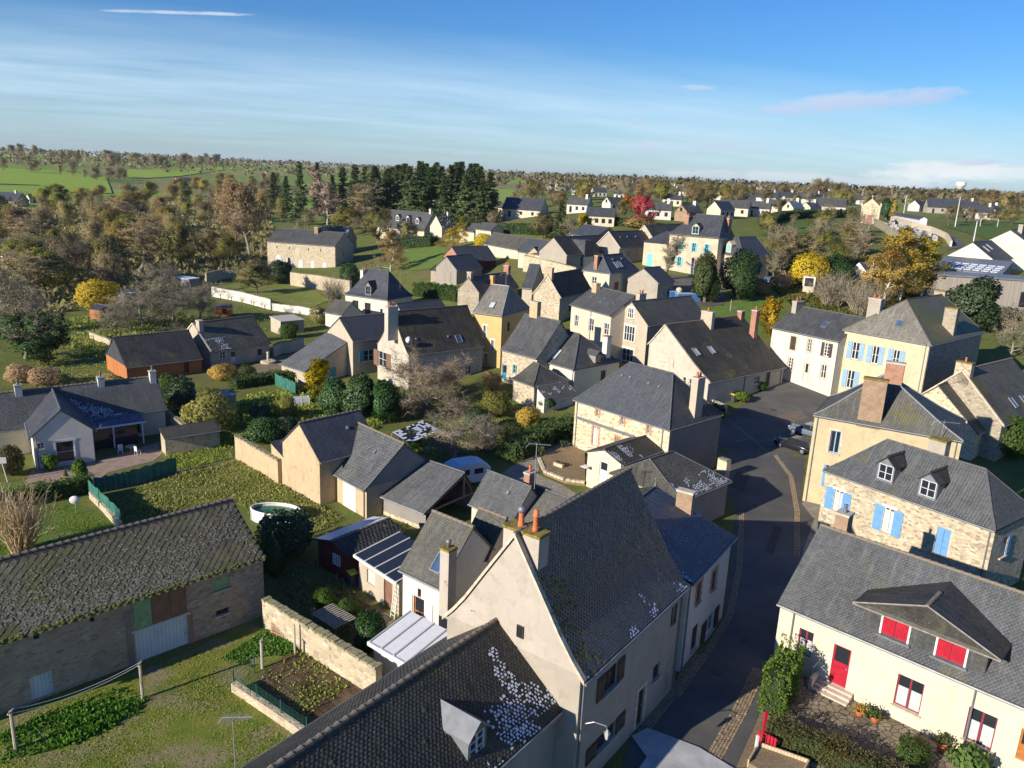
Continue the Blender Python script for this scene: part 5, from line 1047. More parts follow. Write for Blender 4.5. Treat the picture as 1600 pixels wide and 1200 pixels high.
# its wide gabled dormer
GRIM = plain('grey_trim', (.24, .225, .19), .9, .25, 4.)
o, sx, n, hw = H.pl['-']; q0, q1 = Vector((-4.24,-4.07,4.57)), Vector((1.85,-4.24,4.44)); xa, xb = q0.x, q1.x; yb = (q0.y+q1.y)/2; zb_ = (q0.z+q1.z)/2; mid = (xa+xb)/2
db = MB(); T = lambda x, y, z: Vector((x, yb-y, zb_+z)); db.box(xa, xb, -3.2, 0, -.3, 1.5, T); d = part('dormer', db, SL_MID, H.root)
rb = MB(); a, e_, pk = .62, .42, 2.62
for s, X in ((-1, xa-a), (1, xb+a)):
    p = [Vector((X, yb-e_, zb_+1.22)), Vector((mid, yb-e_, zb_+pk)), Vector((mid, yb+5., zb_+pk)), Vector((X, yb+3.4, zb_+1.22))]; th = Vector((0, 0, .12)); i = len(rb.v); rb.v += [tuple(v) for v in p]+[tuple(v+th) for v in p]
    for f in ((0, 1, 2, 3), (7, 6, 5, 4), (0, 4, 5, 1), (0, 3, 7, 4)): rb.f.append(tuple(i+k for k in f)); rb.m.append(0)
part('dormer_roof', rb, SL_DARK, d); gb = MB(); gb.poly([(xa-a+.25, yb-.06, zb_+1.34), (xb+a-.25, yb-.06, zb_+1.34), (mid, yb-.06, zb_+pk-.02)]); part('slate_pediment', gb, SL_DARK, d)
eb = MB(); eb.box(xa-a, xb+a, .0, e_+.04, 1.27, 1.34, T); part('cornice', eb, GRIM, d); 
for s in (-1, 1):
    vb = MB(); X = xa-a if s < 0 else xb+a; vb.tube([(X, yb-e_, zb_+1.36), (mid, yb-e_, zb_+pk+.13)], .045, 6); part('verge', vb, GRIM, d)
w_ = xb-xa; kx = (pk-1.22)/(w_/2+a)
tb = MB()
for i in range(5): tb.tube([(mid, yb-e_+i*.4, zb_+pk+.12), (mid, yb-e_+i*.4+.42, zb_+pk+.12)], [.1, .13], 7)
part('ridge_tile', tb, TILE_R, d, kind='stuff')
for fx in (.27, .73):
    X = xa+w_*fx; ww, hh = 1.35, 1.12
    for i in range(2): cb = MB(); shutter_boards(cb, X-ww/2 if i == 0 else X+.01, X-.01 if i == 0 else X+ww/2, .03, .08, hh, T); part('shutter', cb, RED, d)
    fb = MB(); fb.box(X-ww/2-.1, X-ww/2, .0, .07, .02, hh+.06, T); fb.box(X+ww/2, X+ww/2+.1, 0, .07, .02, hh+.06, T); part('frame', fb, WPAINT, d); sb = MB(); sb.box(X-ww/2-.22, X+ww/2+.22, 0, .28, -.08, .02, T); part('sill', sb, ZINC, d)
# steps and rail at the red door
s_, z_, w__, h__ = (-4.99, .42, .98, 2.5)
st = thing('front_steps', 'three pale stone steps below the red front door', 'steps', (H.root.location.x, H.root.location.y, 0), H.root.rotation_euler.z)
for i in range(3): b = MB(); b.box(s_-1.0, s_+1.0, -H.W/2+OV-.32*(3-i), -H.W/2+OV-.005, -.05 if i == 0 else (z_)*i/3, z_*(i+1)/3-.01); part('step', b, plain('step_stone', (.5, .42, .34), .85, .15, 3.), st)
b = MB(); b.box(s_-1.22, s_-1.04, -H.W/2+OV-1.0, -H.W/2+OV-.005, -.05, z_+.35); part('cheek_wall', b, CREAM2, st); b = MB(); b.tube([(s_-1.13, -H.W/2+OV-.95, z_+.35), (s_-1.13, -H.W/2+OV-.95, z_+1.0), (s_-1.13, -H.W/2+OV-.1, z_+1.1)], .02, 5); part('handrail', b, STEEL, st)

# outbuildings along the tan wall
H = build('W1', 'tan_barn', 'tan lime washed barn with sharp gable and dark blue slate roof', TAN, SL_NEW, ridge='tiles', gutter='-', base=-1.5); vent_on(H, '-', (1., -1.2, H.hE+H.hR-.95))
lw = MB(); T = lambda x, y, z: Vector((-H.L/2+GO+x, H.W/2-OV+y, z)); lw.poly([T(0, 0, -1), T(0, 2.1, -1), T(0, 2.1, 3.4), T(0, 0, 2.7)][::-1]); lw.box(0, 4, 2.0, 2.1, -1, 3.3, T); part('side_bay_wall', lw, TAN, H.root); rb = MB(); rb.poly([T(-.1, -.2, 2.75), T(4, -.2, 2.75), T(4, 2.2, 3.55), T(-.1, 2.2, 3.55)]); part('side_bay_roof', rb, SL_NEW, H.root)
H = build('W2', 'striped_barn', 'barn with broad pale grey slate roof in clear courses against the tan gable', TAN, SL_MID, slates='-', smat=SG_GREY, e=.26, sw=.4, ridge='tiles', pipes=[('-', 3.3)], gutter='-', gmat=DGREY, base=-1.5)
block(H, '-', (1.0, -.6, 2.0, 3.1), WHITE, 'whitewashed_panel', .004, .03); vent_on(H, '-', (1.4, -1.4, H.hE+H.hR-1.2))
H = build('W3', 'open_barn', 'low barn with grey slate roof open in a timber truss at its end', DGREY, SL_MID, slates='-', smat=SG_GREY, e=.16, walls='-+B', base=-1.5, gutter='-')
tr = MB(); x = H.L/2-.12
for a, b in (((x, -H.W/2+.2, H.hE-.15), (x, H.ro, H.hE+H.hR-.3)), ((x, H.W/2-.2, H.hE-.15), (x, H.ro, H.hE+H.hR-.3)), ((x, -H.W/2+.1, H.hE-.15), (x, H.W/2-.1, H.hE-.15)), ((x, H.ro, H.hE-.1), (x, H.ro, H.hE+H.hR-.3))): tr.tube([a, b], .11, 4)
part('truss', tr, TIMBER, H.root); bw = MB(); bw.box(-H.L/2+.2, H.L/2-.2, -H.W/2+OV-.02, -H.W/2+OV+.1, -1.5, .35); part('stone_plinth', bw, ST_TAN, H.root)
H = build('shed', 'red_shed', 'dark red timber shed with mossy tiled roof in the shade', DKCLAD, SL_DARK, [('B', (.5, .9, .8, .8), 'win', dict(nx=3, nz_=3, flat=1, rec=False, sill=False))], slates='-', smat=SG_DARK, e=.3, sw=.33, ridge='tiles', gutter='')
rb = MB(); a, b = H.strips['+'](0); d, c = H.strips['+'](1); u = Vector((0, 0, .04)); rb.poly([a+u, b+u, c+u, d+u]); part('roof_sheet', rb, PLASTW, H.root); moss_on(H, '-', lambda x, y, z: RNG.random() < .06, FIBRE)
H = build('conserv', 'glazed_lean_to', 'lean-to with clear sheet roof on white bars and a brown door', BEIGE, GLASS, [('-', (1.1, -.1, .95, 2.1), 'door', dict(dm=BROWN)), ('-', (-.9, .9, .95, 1.0), 'win', dict(nx=1, nz_=5, sill=False, glass=CREAM2))], gutter='', thick=.05)
for i in range(5):
    x = -H.L/2+.04+(H.L-.08)*i/4; b = MB(); b.tube([(x, -H.W/2-.03, H.hE+.05), (x, H.W/2, H.hE+H.hR+.05)], .055, 4); part('glazing_bar', b, WPAINT, H.root)
b = MB(); b.box(-H.L/2-.05, H.L/2+.05, -H.W/2-.12, -H.W/2-.02, H.hE-.16, H.hE+.04); part('fascia', b, WPAINT, H.root)
H = build('conserv2', 'verandah', 'small verandah with pale ribbed plastic roof behind the low front house', WHITE, PLASTW, gutter='', thick=.05)
for i in range(5):
    x = -H.L/2+.04+(H.L-.08)*i/4; b = MB(); b.tube([(x, -H.W/2-.03, H.hE+.05), (x, H.W/2, H.hE+H.hR+.05)], .05, 4); part('glazing_bar', b, WPAINT, H.root)
b = MB(); b.box(-H.L/2-.05, H.L/2+.05, -H.W/2-.12, -H.W/2-.02, H.hE-.2, H.hE+.04); part('fascia', b, WPAINT, H.root)
H = build('Ma', 'wooden_door_cottage', 'small white cottage with orange wooden door and slim stone stack', WHITE, SL_OLD, [('-', (-0.23,0.25,0.93,1.92), 'door', dict(dm=ORANGEW, glassy=.75)), ('-', (-.2, 2.2, .3, .6), 'win', dict(fm=DBROWN, nx=1, nz_=1, sill=False))], slates='-', smat=SG_OLD, ridge='tiles', gutter='-')
sky_on(H, '-', (0.83,-1.98,4.67), .85, 1.3); q = (-0.23,0.25,0.93,1.92); block(H, '-', (q[0]-q[2]*.98, q[1], q[2]*.8, q[3]), WPAINT, 'shutter', .02, .06); block(H, '-', (q[0]+q[2]*.95, q[1], q[2]*.75, q[3]), WPAINT, 'shutter', .02, .06)
b = (2.39,-2.71,3.90,6.64,'-'); chimney(H, (b[0], b[1]-.2, b[2], b[3]), .7, .7, STUC, 0, sink=3.5, cap=MOSSM); cb = MB(); cb.lathe([(.1, 0), (.1, .25), (.16, .3), (.17, .42), (.05, .5)], (b[0], b[1]-.2, b[3]), 10); part('cowl', cb, ZINC, H.root, True)
H = build('Mb', 'tiled_annex', 'grey roofed annex with broken ridge tiles against the tall gable', CREAM, SL_OLD, slates='-', smat=SG_OLD, ridge='tiles', gutter='-')
H = build('Mc', 'yard_building', 'grey slate building between the open barn and the brick chimney', CREAM, SL_MID, slates='-', smat=SG_GREY, gutter='-'); vent_on(H, '-', (.6, -.7, H.hE+H.hR-.9))
H = build('Md', 'low_yard_house', 'low house with brown slate roof and narrow brick chimney with stacked pot', CREAM, SL_OLD, slates='-', smat=SG_OLD, gutter='')
chimney(H, (-H.L/2+.5, -.25, H.hE+H.hR-.3, H.hE+H.hR+1.15), .55, .75, BRICK, 1)

H = build('barn', 'stone_barn', 'long stone barn with lichen covered diamond tile roof and white double doors', ST_BARN, SL_DARK, [
    ('-', (3.49,-0.31,3.03,2.28), 'door', dict(dm=PALEB, boards=14)), ('-', (-2.81,0.10,1.10,1.39), 'door', dict(dm=PALEB, boards=6)), ('-', (7.11,2.84,1.13,0.85), 'win', dict(shut='closed', sm=GREENW, sill=True)), ('-', (7.12,1.16,0.79,0.35), 'win', dict(fm=DBROWN, nz_=1)),
    ('-', (-2.79,3.59,0.26,0.27), 'win', dict(fm=DBROWN, nx=1, nz_=1, sill=False)), ('-', (-0.11,3.55,0.22,0.27), 'win', dict(fm=DBROWN, nx=1, nz_=1, sill=False))], gutter='', ridge='tiles')
BARN = H
q = (3.49,-0.31,3.03,2.28)
for i, (m_, a) in enumerate(((GREENW, .0), (BROWN, 0), (BROWN, 0))): block(H, '-', (q[0]-q[2]/2+q[2]*(i+.5)/3, q[1]+q[3]+.16, q[2]/3-.05, max(.3, H.hE-q[1]-q[3]-.25)), m_, 'loft_panel', .01, .05)
block(H, '-', (q[0], q[1]+q[3]+.02, q[2]+.3, .12), GPAINT, 'lintel', .01, .08); block(H, '-', (q[0]-q[2]/2-.28, -.5, .3, 3.9), ZINCD, 'corner_strip', .01, .04)
for s in (-1, 1): block(H, '-', (q[0]+s*(q[2]/2+.17), 0, .26, q[3]), BRICK, 'brick_jamb', .006, .03) if s > 0 else None
# diamond tiles on the barn roof: the ones that show largest are single tiles
fn = H.strips['-']; a0, b0 = fn(0); d0, c0 = fn(1); u = (b0-a0).normalized(); v = (d0-a0); SLn = v.length; v.normalize(); nrm = u.cross(v).normalized(); Lr = (b0-a0).length; e = .46
cells = []; nr = int(SLn/(e*.5))
for r in range(nr+1):
    for c in range(int(Lr/e)+1):
        x = (c+.5*(r % 2))*e; y = r*e*.5
        if x < .2 or x > Lr-.2 or y > SLn-.25: continue
        cells.append((x, y))
tm = []
for k in range(3):
    b = MB(); h = e*.5-.012; hv = e*.5-.01; t0, t1 = .035+.008*k, .006
    P = [(-h, 0, (t0+t1)/2), (0, -hv, t0), (h, 0, (t0+t1)/2), (0, hv, t1)]; b.poly(P)
    for i in range(3): p, q_ = P[i-1 if i else 0], P[i if i else 1]
    b.poly([(-h, 0, -.01), (0, -hv, -.01), P[1], P[0]]); b.poly([(0, -hv, -.01), (h, 0, -.01), P[2], P[1]]); tm.append(b.mesh('tile', FIBRE))
M3 = Matrix((u, v, nrm)).transposed().to_4x4()
def key_(c): return -((a0+u*c[0]+v*c[1]).x*math.cos(H.root.rotation_euler.z)-(a0+u*c[0]+v*c[1]).y*math.sin(H.root.rotation_euler.z)) if False else (c[0]-Lr*.62)**2+(c[1]-1.5)**2*2
cells.sort(key=key_); jb = MB()
for i, (x, y) in enumerate(cells):
    Mx = Matrix.Translation(a0+u*x+v*y+nrm*.012) @ M3 @ Matrix.Rotation(random.uniform(-.05, .05), 4, 'Z') @ Matrix.Rotation(random.uniform(-.03, .03), 4, 'X')
    if i < 300: o = link('tile', tm[i % 3], H.root); o.matrix_local = Mx
    else:
        me = tm[i % 3]; k = len(jb.v); jb.v += [tuple(Mx @ w.co) for w in me.vertices]
        for f in me.polygons: jb.f.append(tuple(k+j for j in f.vertices)); jb.m.append(0)
part('tile', jb, FIBRE, H.root, kind='stuff')
lb = MB()        # rosettes of lichen standing proud on the tiles
for i in range(4200):
    x, y = random.uniform(.3, Lr-.3), abs(random.gauss(.6, 2.)); 
    if y > SLn-.4: continue
    if nz(x, y, .5, 2) < -.25: continue
    r = random.uniform(.025, .07); p = a0+u*x+v*y+nrm*.055; k = len(lb.v)
    for j in range(6): t = j*1.047; lb.v.append(tuple(p+(u*math.cos(t)+v*math.sin(t))*r*random.uniform(.7, 1.2)))
    lb.f.append(tuple(range(k, k+6))); lb.m.append(0)
part('lichen', lb, plain('pale_lichen', (.24, .225, .165), .95, .35, 9.), H.root, kind='stuff')
mb_ = MB()
for i in range(260):
    x = random.uniform(0, Lr); p = a0+u*x+v*random.uniform(-.03, .12)+nrm*.05; r = random.uniform(.04, .1); k = len(mb_.v)
    for j in range(6): t = j*1.047; mb_.v.append(tuple(p+(u*math.cos(t)*1.6+v*math.sin(t))*r))
    mb_.v.append(tuple(p+nrm*r*.7)); 
    for j in range(6): mb_.f.append((k+j, k+(j+1) % 6, k+6)); mb_.m.append(0)
part('moss', mb_, plain('eave_moss', (.1, .12, .02), .95, .3, 9.), H.root, kind='stuff')

# left group
H = build('leftw', 'cottage_wing', 'cream gabled cottage wing with a big glazed garage opening', WHITE, SL_NEW, [('B', (0.05,0.34,1.49,2.03), 'win', dict(nx=1, nz_=2, sur='white', sill=False)), ('B', (-1.87,1.96,0.51,0.54), 'win', dict())], gutter='+-', pipes=[('B', -2.2)])
H = build('leftm', 'long_cottage', 'long cottage with frosted grey slate roof and glazed verandah on the left', CREAM2, SL_MID, [('-', (7.2, .3, 1.4, 2.), 'win', dict(nz_=1)), ('-', (4.6, .2, 2.0, 2.1), 'win', dict(nx=3, nz_=1)), ('-', (-8., .8, 1., 1.2), 'win', dict(sur='brick'))], slates='-', smat=SG_GREY, ridge='tiles', gutter='-')
chimney(H, (4.98,-0.46,5.15,6.23,'-'), .6, .6, WHITE, 1, pm=ZINCD); chimney(H, (9.93,-0.63,4.99,6.33,'-'), .6, .6, WHITE, 1, pm=ZINCD); chimney(H, (-2.30,-0.49,5.13,6.29,'-'), .6, .6, WHITE, 1, pm=ZINCD)
frost(H, '-', lambda x, y, z: 1.9 < x < 6.6 and z < H.hE+1.75-(x-1.9)*.36 and nz(x, z, 3, 1)+RNG.uniform(-.3, .5) > -.3); frost(H, '-', lambda x, y, z: x < -4 and nz(x, z, 1.2, 7)+RNG.uniform(-.2, .2) > .35)
vt = thing('glass_verandah', 'glass roofed verandah with white posts along the long cottage', 'verandah', (H.root.location.x, H.root.location.y, H.root.location.z), H.root.rotation_euler.z); y0 = -H.W/2+.1
for i in range(6):
    xx = 2.6+i*1.05; b = MB(); b.tube([(xx, y0-2.1, 2.25), (xx, y0, 2.6)], .05, 4); part('rafter', b, ZINC, vt)
    if i < 5: g = MB(); T = lambda x, y, z: (x, y, z); g.poly([(xx+.04, y0-2.1, 2.27), (xx+1.0, y0-2.1, 2.27), (xx+1.0, y0, 2.62), (xx+.04, y0, 2.62)]); part('roof_pane', g, GLASSB, vt)
for xx in (2.6, 4.9, 7.6): b = MB(); b.box(xx-.06, xx+.06, y0-2.14, y0-2.02, -.2, 2.25); part('post', b, WPAINT, vt)
b = MB(); b.box(2.5, 7.95, y0-2.18, y0-2.06, 2.15, 2.3); part('beam', b, WPAINT, vt)
for xx in (2.7, 5.0): g = MB(); g.box(xx, xx+2.1, y0-2.1, y0-2.07, .1, 2.1); part('glazing', g, GLASS, vt)
H = build('shedl', 'stone_outhouse', 'low stone outhouse with single pitch dark roof behind the green netting', ST_WALL, SL_DARK, slates='-', smat=SG_DARK)
H = build('orange', 'clad_barn', 'barn half clad in orange boards under a dark slate roof', ORCLAD, SL_DARK, [('-', (2.8, .3, .7, 1.5), 'win', dict(fm=DBROWN, nx=1, nz_=1, sill=False))], gmat=SL_NEW, ridge='tiles', fl=.02, base=-.6, gutter='-')
pb = MB(); pb.box(-H.L/2+.05, H.L/2-.05, -H.W/2+OV-.06, H.W/2-OV+.06, -2.2, -.58); part('stone_base', pb, ST_TAN, H.root)
H = build('next', 'farm_cottage', 'low cottage with frost in its chimney shadow next to the orange clad barn', BEIGE, SL_OLD, [('-', (-2.93,1.27,0.86,1.00), 'win', dict(sur='white')), ('-', (-1.23,0.44,0.91,1.67), 'door', dict(dm=WPAINT, glassy=.5)), ('-', (3.1, .9, .8, .9), 'win', dict(fm=DBROWN))], ridge='tiles', slates='-', smat=SG_OLD, e=.2, sw=.3, gutter='-', verge='B')
chimney(H, (-4.34,-1.44,4.94,6.52,'-'), .7, .9, BEIGE, 0); frost(H, '-', lambda x, y, z: x < -1.6 and z < H.hE+1.5 and nz(x, z, 1.6, 2)+RNG.uniform(-.3, .3) > .0)
H = build('cream', 'hipped_villa', 'bright cream villa with tall hipped slate roof and one small dormer', BRIGHT, SL_NEW, [('-', (-2.59,0.73,1.43,2.15), 'win', dict(fm=DBROWN, nz_=3)), ('-', (0.36,0.47,1.40,2.26), 'win', dict(fm=DBROWN, nz_=3)), ('-', (3.65,0.43,0.60,1.54), 'win', dict(fm=DBROWN, nx=1, nz_=1))], fl=.09, base=-3, gutter='-A')
q = (0.25,-3.64,4.44); dormer(H, '-', zfix(H, '-', q), 1.4, 1.7, fm=ZINCD, rm=SL_NEW, wm=ZINCD, rh=.9); chimney(H, (-3.76,-0.24,6.03,8.39,'B'), .7, 1.5, WHITE, 2)
build('creamL', 'side_wing', 'low wing with grey roof left of the bright cream villa', BRIGHT, SL_OLD, base=-2)
build('flatsm', 'flat_roof_shed', 'small flat roofed shed with concrete stack near the curved wall', BEIGE, CONCR, gutter='')
H = build('P1', 'teal_shutter_house', 'dark blue roofed house with teal shutters beside the white gable', BEIGE, SL_NEW, [('-', (-2.90,1.72,1.53,1.56), 'win', dict(shut='l', sm=TEAL))], ridge='tiles', gutter='-', base=-2)
H = build('P2', 'sloping_annex', 'annex with one wide grey sloping roof in front of the teal shutter house', BEIGE, SL_MID, [('A', (0.67,0.34,1.10,1.36), 'win', dict(shut='closed', sm=TEAL))], slates='-', smat=SG_GREY, e=.2, sw=.3, base=-1.5)
H = build('N', 'steep_gable_house', 'white steep gabled house with big dark roof and satellite dish behind the apple tree', DIRTY, SL_DARK, [('B', (-2.66,1.25,2.18,2.13), 'win', dict(shut='lr', sm=BROWN)), ('-', (3.6, .5, 1., 1.2), 'win', dict())], fl=.07, slates='-', smat=SG_DARK, e=.17, base=-1.5, gutter='-')
chimney(H, (-6.69,-1.26,7.74,10.14,'-'), 1.5, .9, DIRTY, 2, sink=2); sky_on(H, '-', (2.54,-2.98,5.68), .9, 1.2)
for p in ((-4.00,-2.53,6.21), (0.99,-2.62,6.10)): vent_on(H, '-', p)
q = zfix(H, '-', (-5.39,-2.74,5.96)); sd_ = MB(); sd_.lathe([(.02, 0), (.3, .05), (.45, .14), (.46, .16), (.3, .08), (.02, .03)], (0, 0, 0), 14); o = part('dish', sd_, WPAINT, H.root, True); o.location = (q[0], q[1]-.3, q[2]+.35); o.rotation_euler = (rad(70), 0, rad(-25))
H = build('O', 'ochre_house', 'ochre rendered house with pale hipped roof and skylight in the village centre', render_mat('ochre_render', (.64, .46, .2), .3), SL_PALE, [('-', (-0.44,3.63,0.45,1.69), 'win', dict(sur='white')), ('-', (0.87,1.90,0.45,1.52), 'win', dict(sur='white')), ('-', (-0.13,0.19,0.57,1.19), 'win', dict(sur='white')), ('A', (-2., 4.6, .8, 1.2), 'win', dict(fm=DBROWN))], base=-2, ridge='zinc', gutter='-A')
sky_on(H, '-', (0.00,-3.02,8.08), .9, 1.2, CURT)
H = build('P', 'stone_gable', 'golden stone gable house with steep dark roof in the village centre', ST_TAN, SL_DARK, [('-', (-2, .9, .9, 1.2), 'win', dict(fm=DBROWN))], base=-3, fl=.03, verge='B', gutter='-', slates='-', smat=SG_DARK, e=.2, sw=.3); chimney(H, (-H.L/2+.5, 0, H.hE+H.hR-.3, H.hE+H.hR+1.1), .7, 1.4, TAN, 0)
build('P31L', 'slate_side_house', 'narrow grey slate house hard against the golden stone gable', BEIGE, SL_NEW, base=-3, fl=.06)
H = build('smallgab', 'grey_stone_gable', 'small grey stone gabled house with brick chimney near the clipped hedge', ST_GREY, SL_OLD, base=-3, gutter=''); chimney(H, (-H.L/2+.5, 0, H.hE+H.hR-.3, H.hE+H.hR+.9), .7, .9, GREY, 0); chimney(H, (H.L/2-.5, 0, H.hE+H.hR-.3, H.hE+H.hR+1.3), .8, 1.1, BRICK, 3); chimney(H, (-1.5, -1.9, H.hE+.6, H.hE+H.hR+.1), .7, .7, plain('orange_render', (.5, .28, .06), .9), 0)
build('mwall', 'courtyard_house', 'dark roofed house with brick stack between the villa and the ochre house', BEIGE, SL_NEW, base=-2)
H = build('Q', 'dark_shutter_house', 'house with dark blue hipped roof, brick chimney and wine red shutters', CREAM, SL_NEW, [('-', (-2.44,0.64,1.55,1.41), 'win', dict(shut='closed', sm=REDD)), ('-', (3.39,0.65,1.59,1.70), 'win', dict(shut='closed', sm=REDD)), ('B', (-.4, 1.4, 1., 1.4), 'win', dict())], base=-3, gutter='-B')
chimney(H, (-4.88,0.39,4.12,6.64,'B'), .7, .7, BRICK, 0); sky_on(H, '-', (-1.34,-1.83,4.97), .8, 1.5, CURT); sky_on(H, '-', (0.04,-1.79,5.00), .8, 1.5, CURT)
for p in ((-1.18,-0.81,5.91), (1.88,-0.85,5.88)): vent_on(H, '-', p)
H = build('dblue', 'blue_roof_annex', 'annex with deep blue slate roof right of the wine red shuttered house', GREY, SL_NEW, [('-', (-.6, .6, .8, 1.2), 'win', dict(fm=WPAINT)), ('-', (1.2, .6, .8, 1.2), 'win', dict(fm=WPAINT))], base=-3)

# town hall with turquoise shutters
H = build('mairie', 'town_hall', 'big tan town hall with slate hipped roof, turquoise shutters and brick chimneys', plain('town_hall_render', (.5, .41, .29), .9, .15, .7), SL_NEW, [
    ('-', (-2.60,4.30,0.68,1.63), 'win', dict(fm=TURQ, shut='lr', sm=TURQ, sur='white')), ('-', (0.25,4.16,0.71,1.75), 'win', dict(fm=TURQ, shut='lr', sm=TURQ, sur='white')), ('-', (3.01,4.15,0.69,1.73), 'win', dict(fm=TURQ, shut='lr', sm=TURQ, sur='white')),
    ('-', (-2.66,1.00,0.74,1.79), 'win', dict(fm=TURQ, shut='lr', sm=TURQ, sur='white')), ('-', (0.35,-0.40,0.48,3.32), 'door', dict(dm=DBLUE, glassy=.3, sur='stone'))], base=-2, gutter='-A')
q = (0.18,-4.01,7.67); dormer(H, '-', q, 1.5, 1.6, fm=TURQ, wm=GRANITE, rm=SL_NEW, rh=.6); chimney(H, (5.24,1.46,8.01,11.09,'A'), .9, 1.6, BRICK, 2); chimney(H, (-3.13,-1.41,9.83,11.13,'B'), .9, 1.6, BRICK, 2)
wb = MB(); T = lambda x, y, z: (x, y, z); x0 = -H.L/2; wb.prism([(x0-5.6, -H.W/2+OV), (x0-.02, -H.W/2+OV), (x0-.02, H.W/2-OV), (x0-5.6, H.W/2-OV)], -2, 5.2); part('west_wing', wb, MATS['town_hall_render'], H.root)
rb = MB(); a, b, c, d = (x0-5.9, -H.W/2, 5.2), (x0-.02, -H.W/2, 5.2), (x0-.02, H.W/2, 5.2), (x0-5.9, H.W/2, 5.2); t1, t2 = (x0-2.6, 0, 7.6), (x0-.02, 0, 7.6); rb.poly([a, b, t2, t1]); rb.poly([c, d, t1, t2]); rb.poly([d, a, t1]); rb.poly([a, d, c, b]); part('west_wing_roof', rb, SL_NEW, H.root)
o = H.pl['-'][0]; b = MB(); b.box(x0-4.6, x0-3.4, -H.W/2+OV-.04, -H.W/2+OV+.02, .1, 2.9); part('door', b, TURQ, H.root)
H = build('mwing', 'town_hall_wing', 'tan lower wing of the town hall with blue arched windows behind two evergreens', MATS['town_hall_render'], SL_NEW, [('-', (-1.6, .9, 1., 1.9), 'win', dict(fm=DBLUE, shut='lr', sm=TEAL)), ('-', (1.4, .9, 1., 1.9), 'win', dict(fm=DBLUE, shut='lr', sm=TEAL)), ('B', (-1.8, .9, 1., 1.8), 'win', dict(fm=TURQ)), ('B', (1.8, .9, 1., 1.8), 'win', dict(fm=TURQ))], base=-2.5, gutter='-B')
q = (-4.08,0.34,5.01); db = MB(); X = q[0]; db.box(X-.2, X+1.4, -.65+q[1], .65+q[1], q[2]-.2, q[2]+1.5); d = part('dormer', db, GRANITE, H.root); r = MB()
for s in (-1, 1): r.poly([(X-.35, q[1], q[2]+2.15), (X+2.2, q[1], q[2]+2.15), (X+2.2, q[1]+s*.85, q[2]+1.45), (X-.35, q[1]+s*.85, q[2]+1.45)])
r.poly([(X-.22, q[1]-.8, q[2]+1.48), (X-.22, q[1]+.8, q[2]+1.48), (X-.22, q[1], q[2]+2.1)]); part('pediment', r, GRANITE, d); g = MB(); g.box(X-.24, X-.2, q[1]-.42, q[1]+.42, q[2]+.1, q[2]+1.3); part('window', g, TURQ, d)

# stone farm building up on the terrace, and the houses by the pines
AR = [(-7.55,0.45,1.63,2.81), (-0.06,-0.36,1.47,2.60), (3.90,-0.45,1.23,2.57), (7.77,-0.55,1.32,2.57)]
H = build('fbarn', 'stone_farmhouse', 'long tan stone farmhouse with arched grey shutters on the garden terrace', ST_TAN, SL_MID, [('-', (-3.98,0.34,0.94,2.18), 'win', dict(fm=DBROWN, shut='lr', sm=GPAINT, sill=False)), ('A', (-.5, 3.6, 1., 1.7), 'win', dict()), ('A', (-.2, .4, 3., 1.4), 'win', dict(nx=4, fm=DBROWN))], base=-2, gutter='-')
for q in AR:
    o, sx, n, hw = H.pl['-']; b = MB(); pts = [(q[0]-q[2]/2, q[1]), (q[0]+q[2]/2, q[1])]+[(q[0]+q[2]/2*math.cos(t), q[1]+q[3]*.75+q[3]*.25*math.sin(t)) for t in [i*math.pi/8 for i in range(9)]]
    i = len(b.v); b.v += [tuple(o+sx*a+n*.06+Vector((0, 0, z))) for a, z in pts]+[tuple(o+sx*a+n*.0+Vector((0, 0, z))) for a, z in pts]; k = len(pts); b.f.append(tuple(range(i, i+k))); b.m.append(0)
    for j in range(k): b.f.append((i+j, i+k+j, i+k+(j+1) % k, i+(j+1) % k)); b.m.append(0)
    part('arched_shutter', b, GPAINT, H.root)
for s in (-8, -3.8, 2.6, 6.6): block(H, '-', (s, 5.1, .3, .7), DARK, 'loft_slit', .004, .03)
block(H, '-', (-1.2, 3.6, 1.2, 1.9), GRANITE, 'blocked_window', .004, .03); chimney(H, (2.68,-1.27,9.87,11.77,'-'), 1.2, .9, BRICKT, 1)
H = build('fb2', 'rear_farmhouse', 'dark frosted roof house close behind the stone farmhouse', ST_GREY, SL_DARK, slates='-', smat=SG_DARK, e=.4, sw=.5, base=-2); frost(H, '-', lambda x, y, z: x > 1 and nz(x, z, .9, 2)+RNG.uniform(-.3, .3) > .2)
H = build('pine', 'dormer_villa', 'wide slate roofed villa with three small dormers under the tall spruces', CREAM, SL_MID, [('-', (i*3.4-6, .2, 1.4, 2.1), 'win', dict()) for i in range(5)], base=-1.5, gutter='-')
for p in ((-2.79,-3.02,5.41), (2.21,-3.12,5.29), (6.99,-3.41,4.93)): dormer(H, '-', p, 1.5, 1.7, wm=WPAINT, rm=SL_MID, rh=.7)
chimney(H, (H.L/2-1.2, 0, H.hE+H.hR-.2, H.hE+H.hR+1.4), .8, .8, WHITE, 1)
H = build('pine2', 'villa_wing', 'frost dusted side wing right of the villa under the spruces', CREAM, SL_MID, slates='-', smat=SG_DARK, e=.4, sw=.5); frost(H, '-', lambda x, y, z: RNG.random() < .25); chimney(H, (H.L/2-.6, 0, H.hE+H.hR-.2, H.hE+H.hR+1.2), .7, .7, WHITE, 0)
build('gar1', 'garage', 'first grey roofed garage right of the villa under the spruces', CREAM, SL_MID, base=-1.5); build('gar2', 'garage', 'second grey roofed garage further right beside the dark hedge', CREAM, SL_MID, base=-1.5)
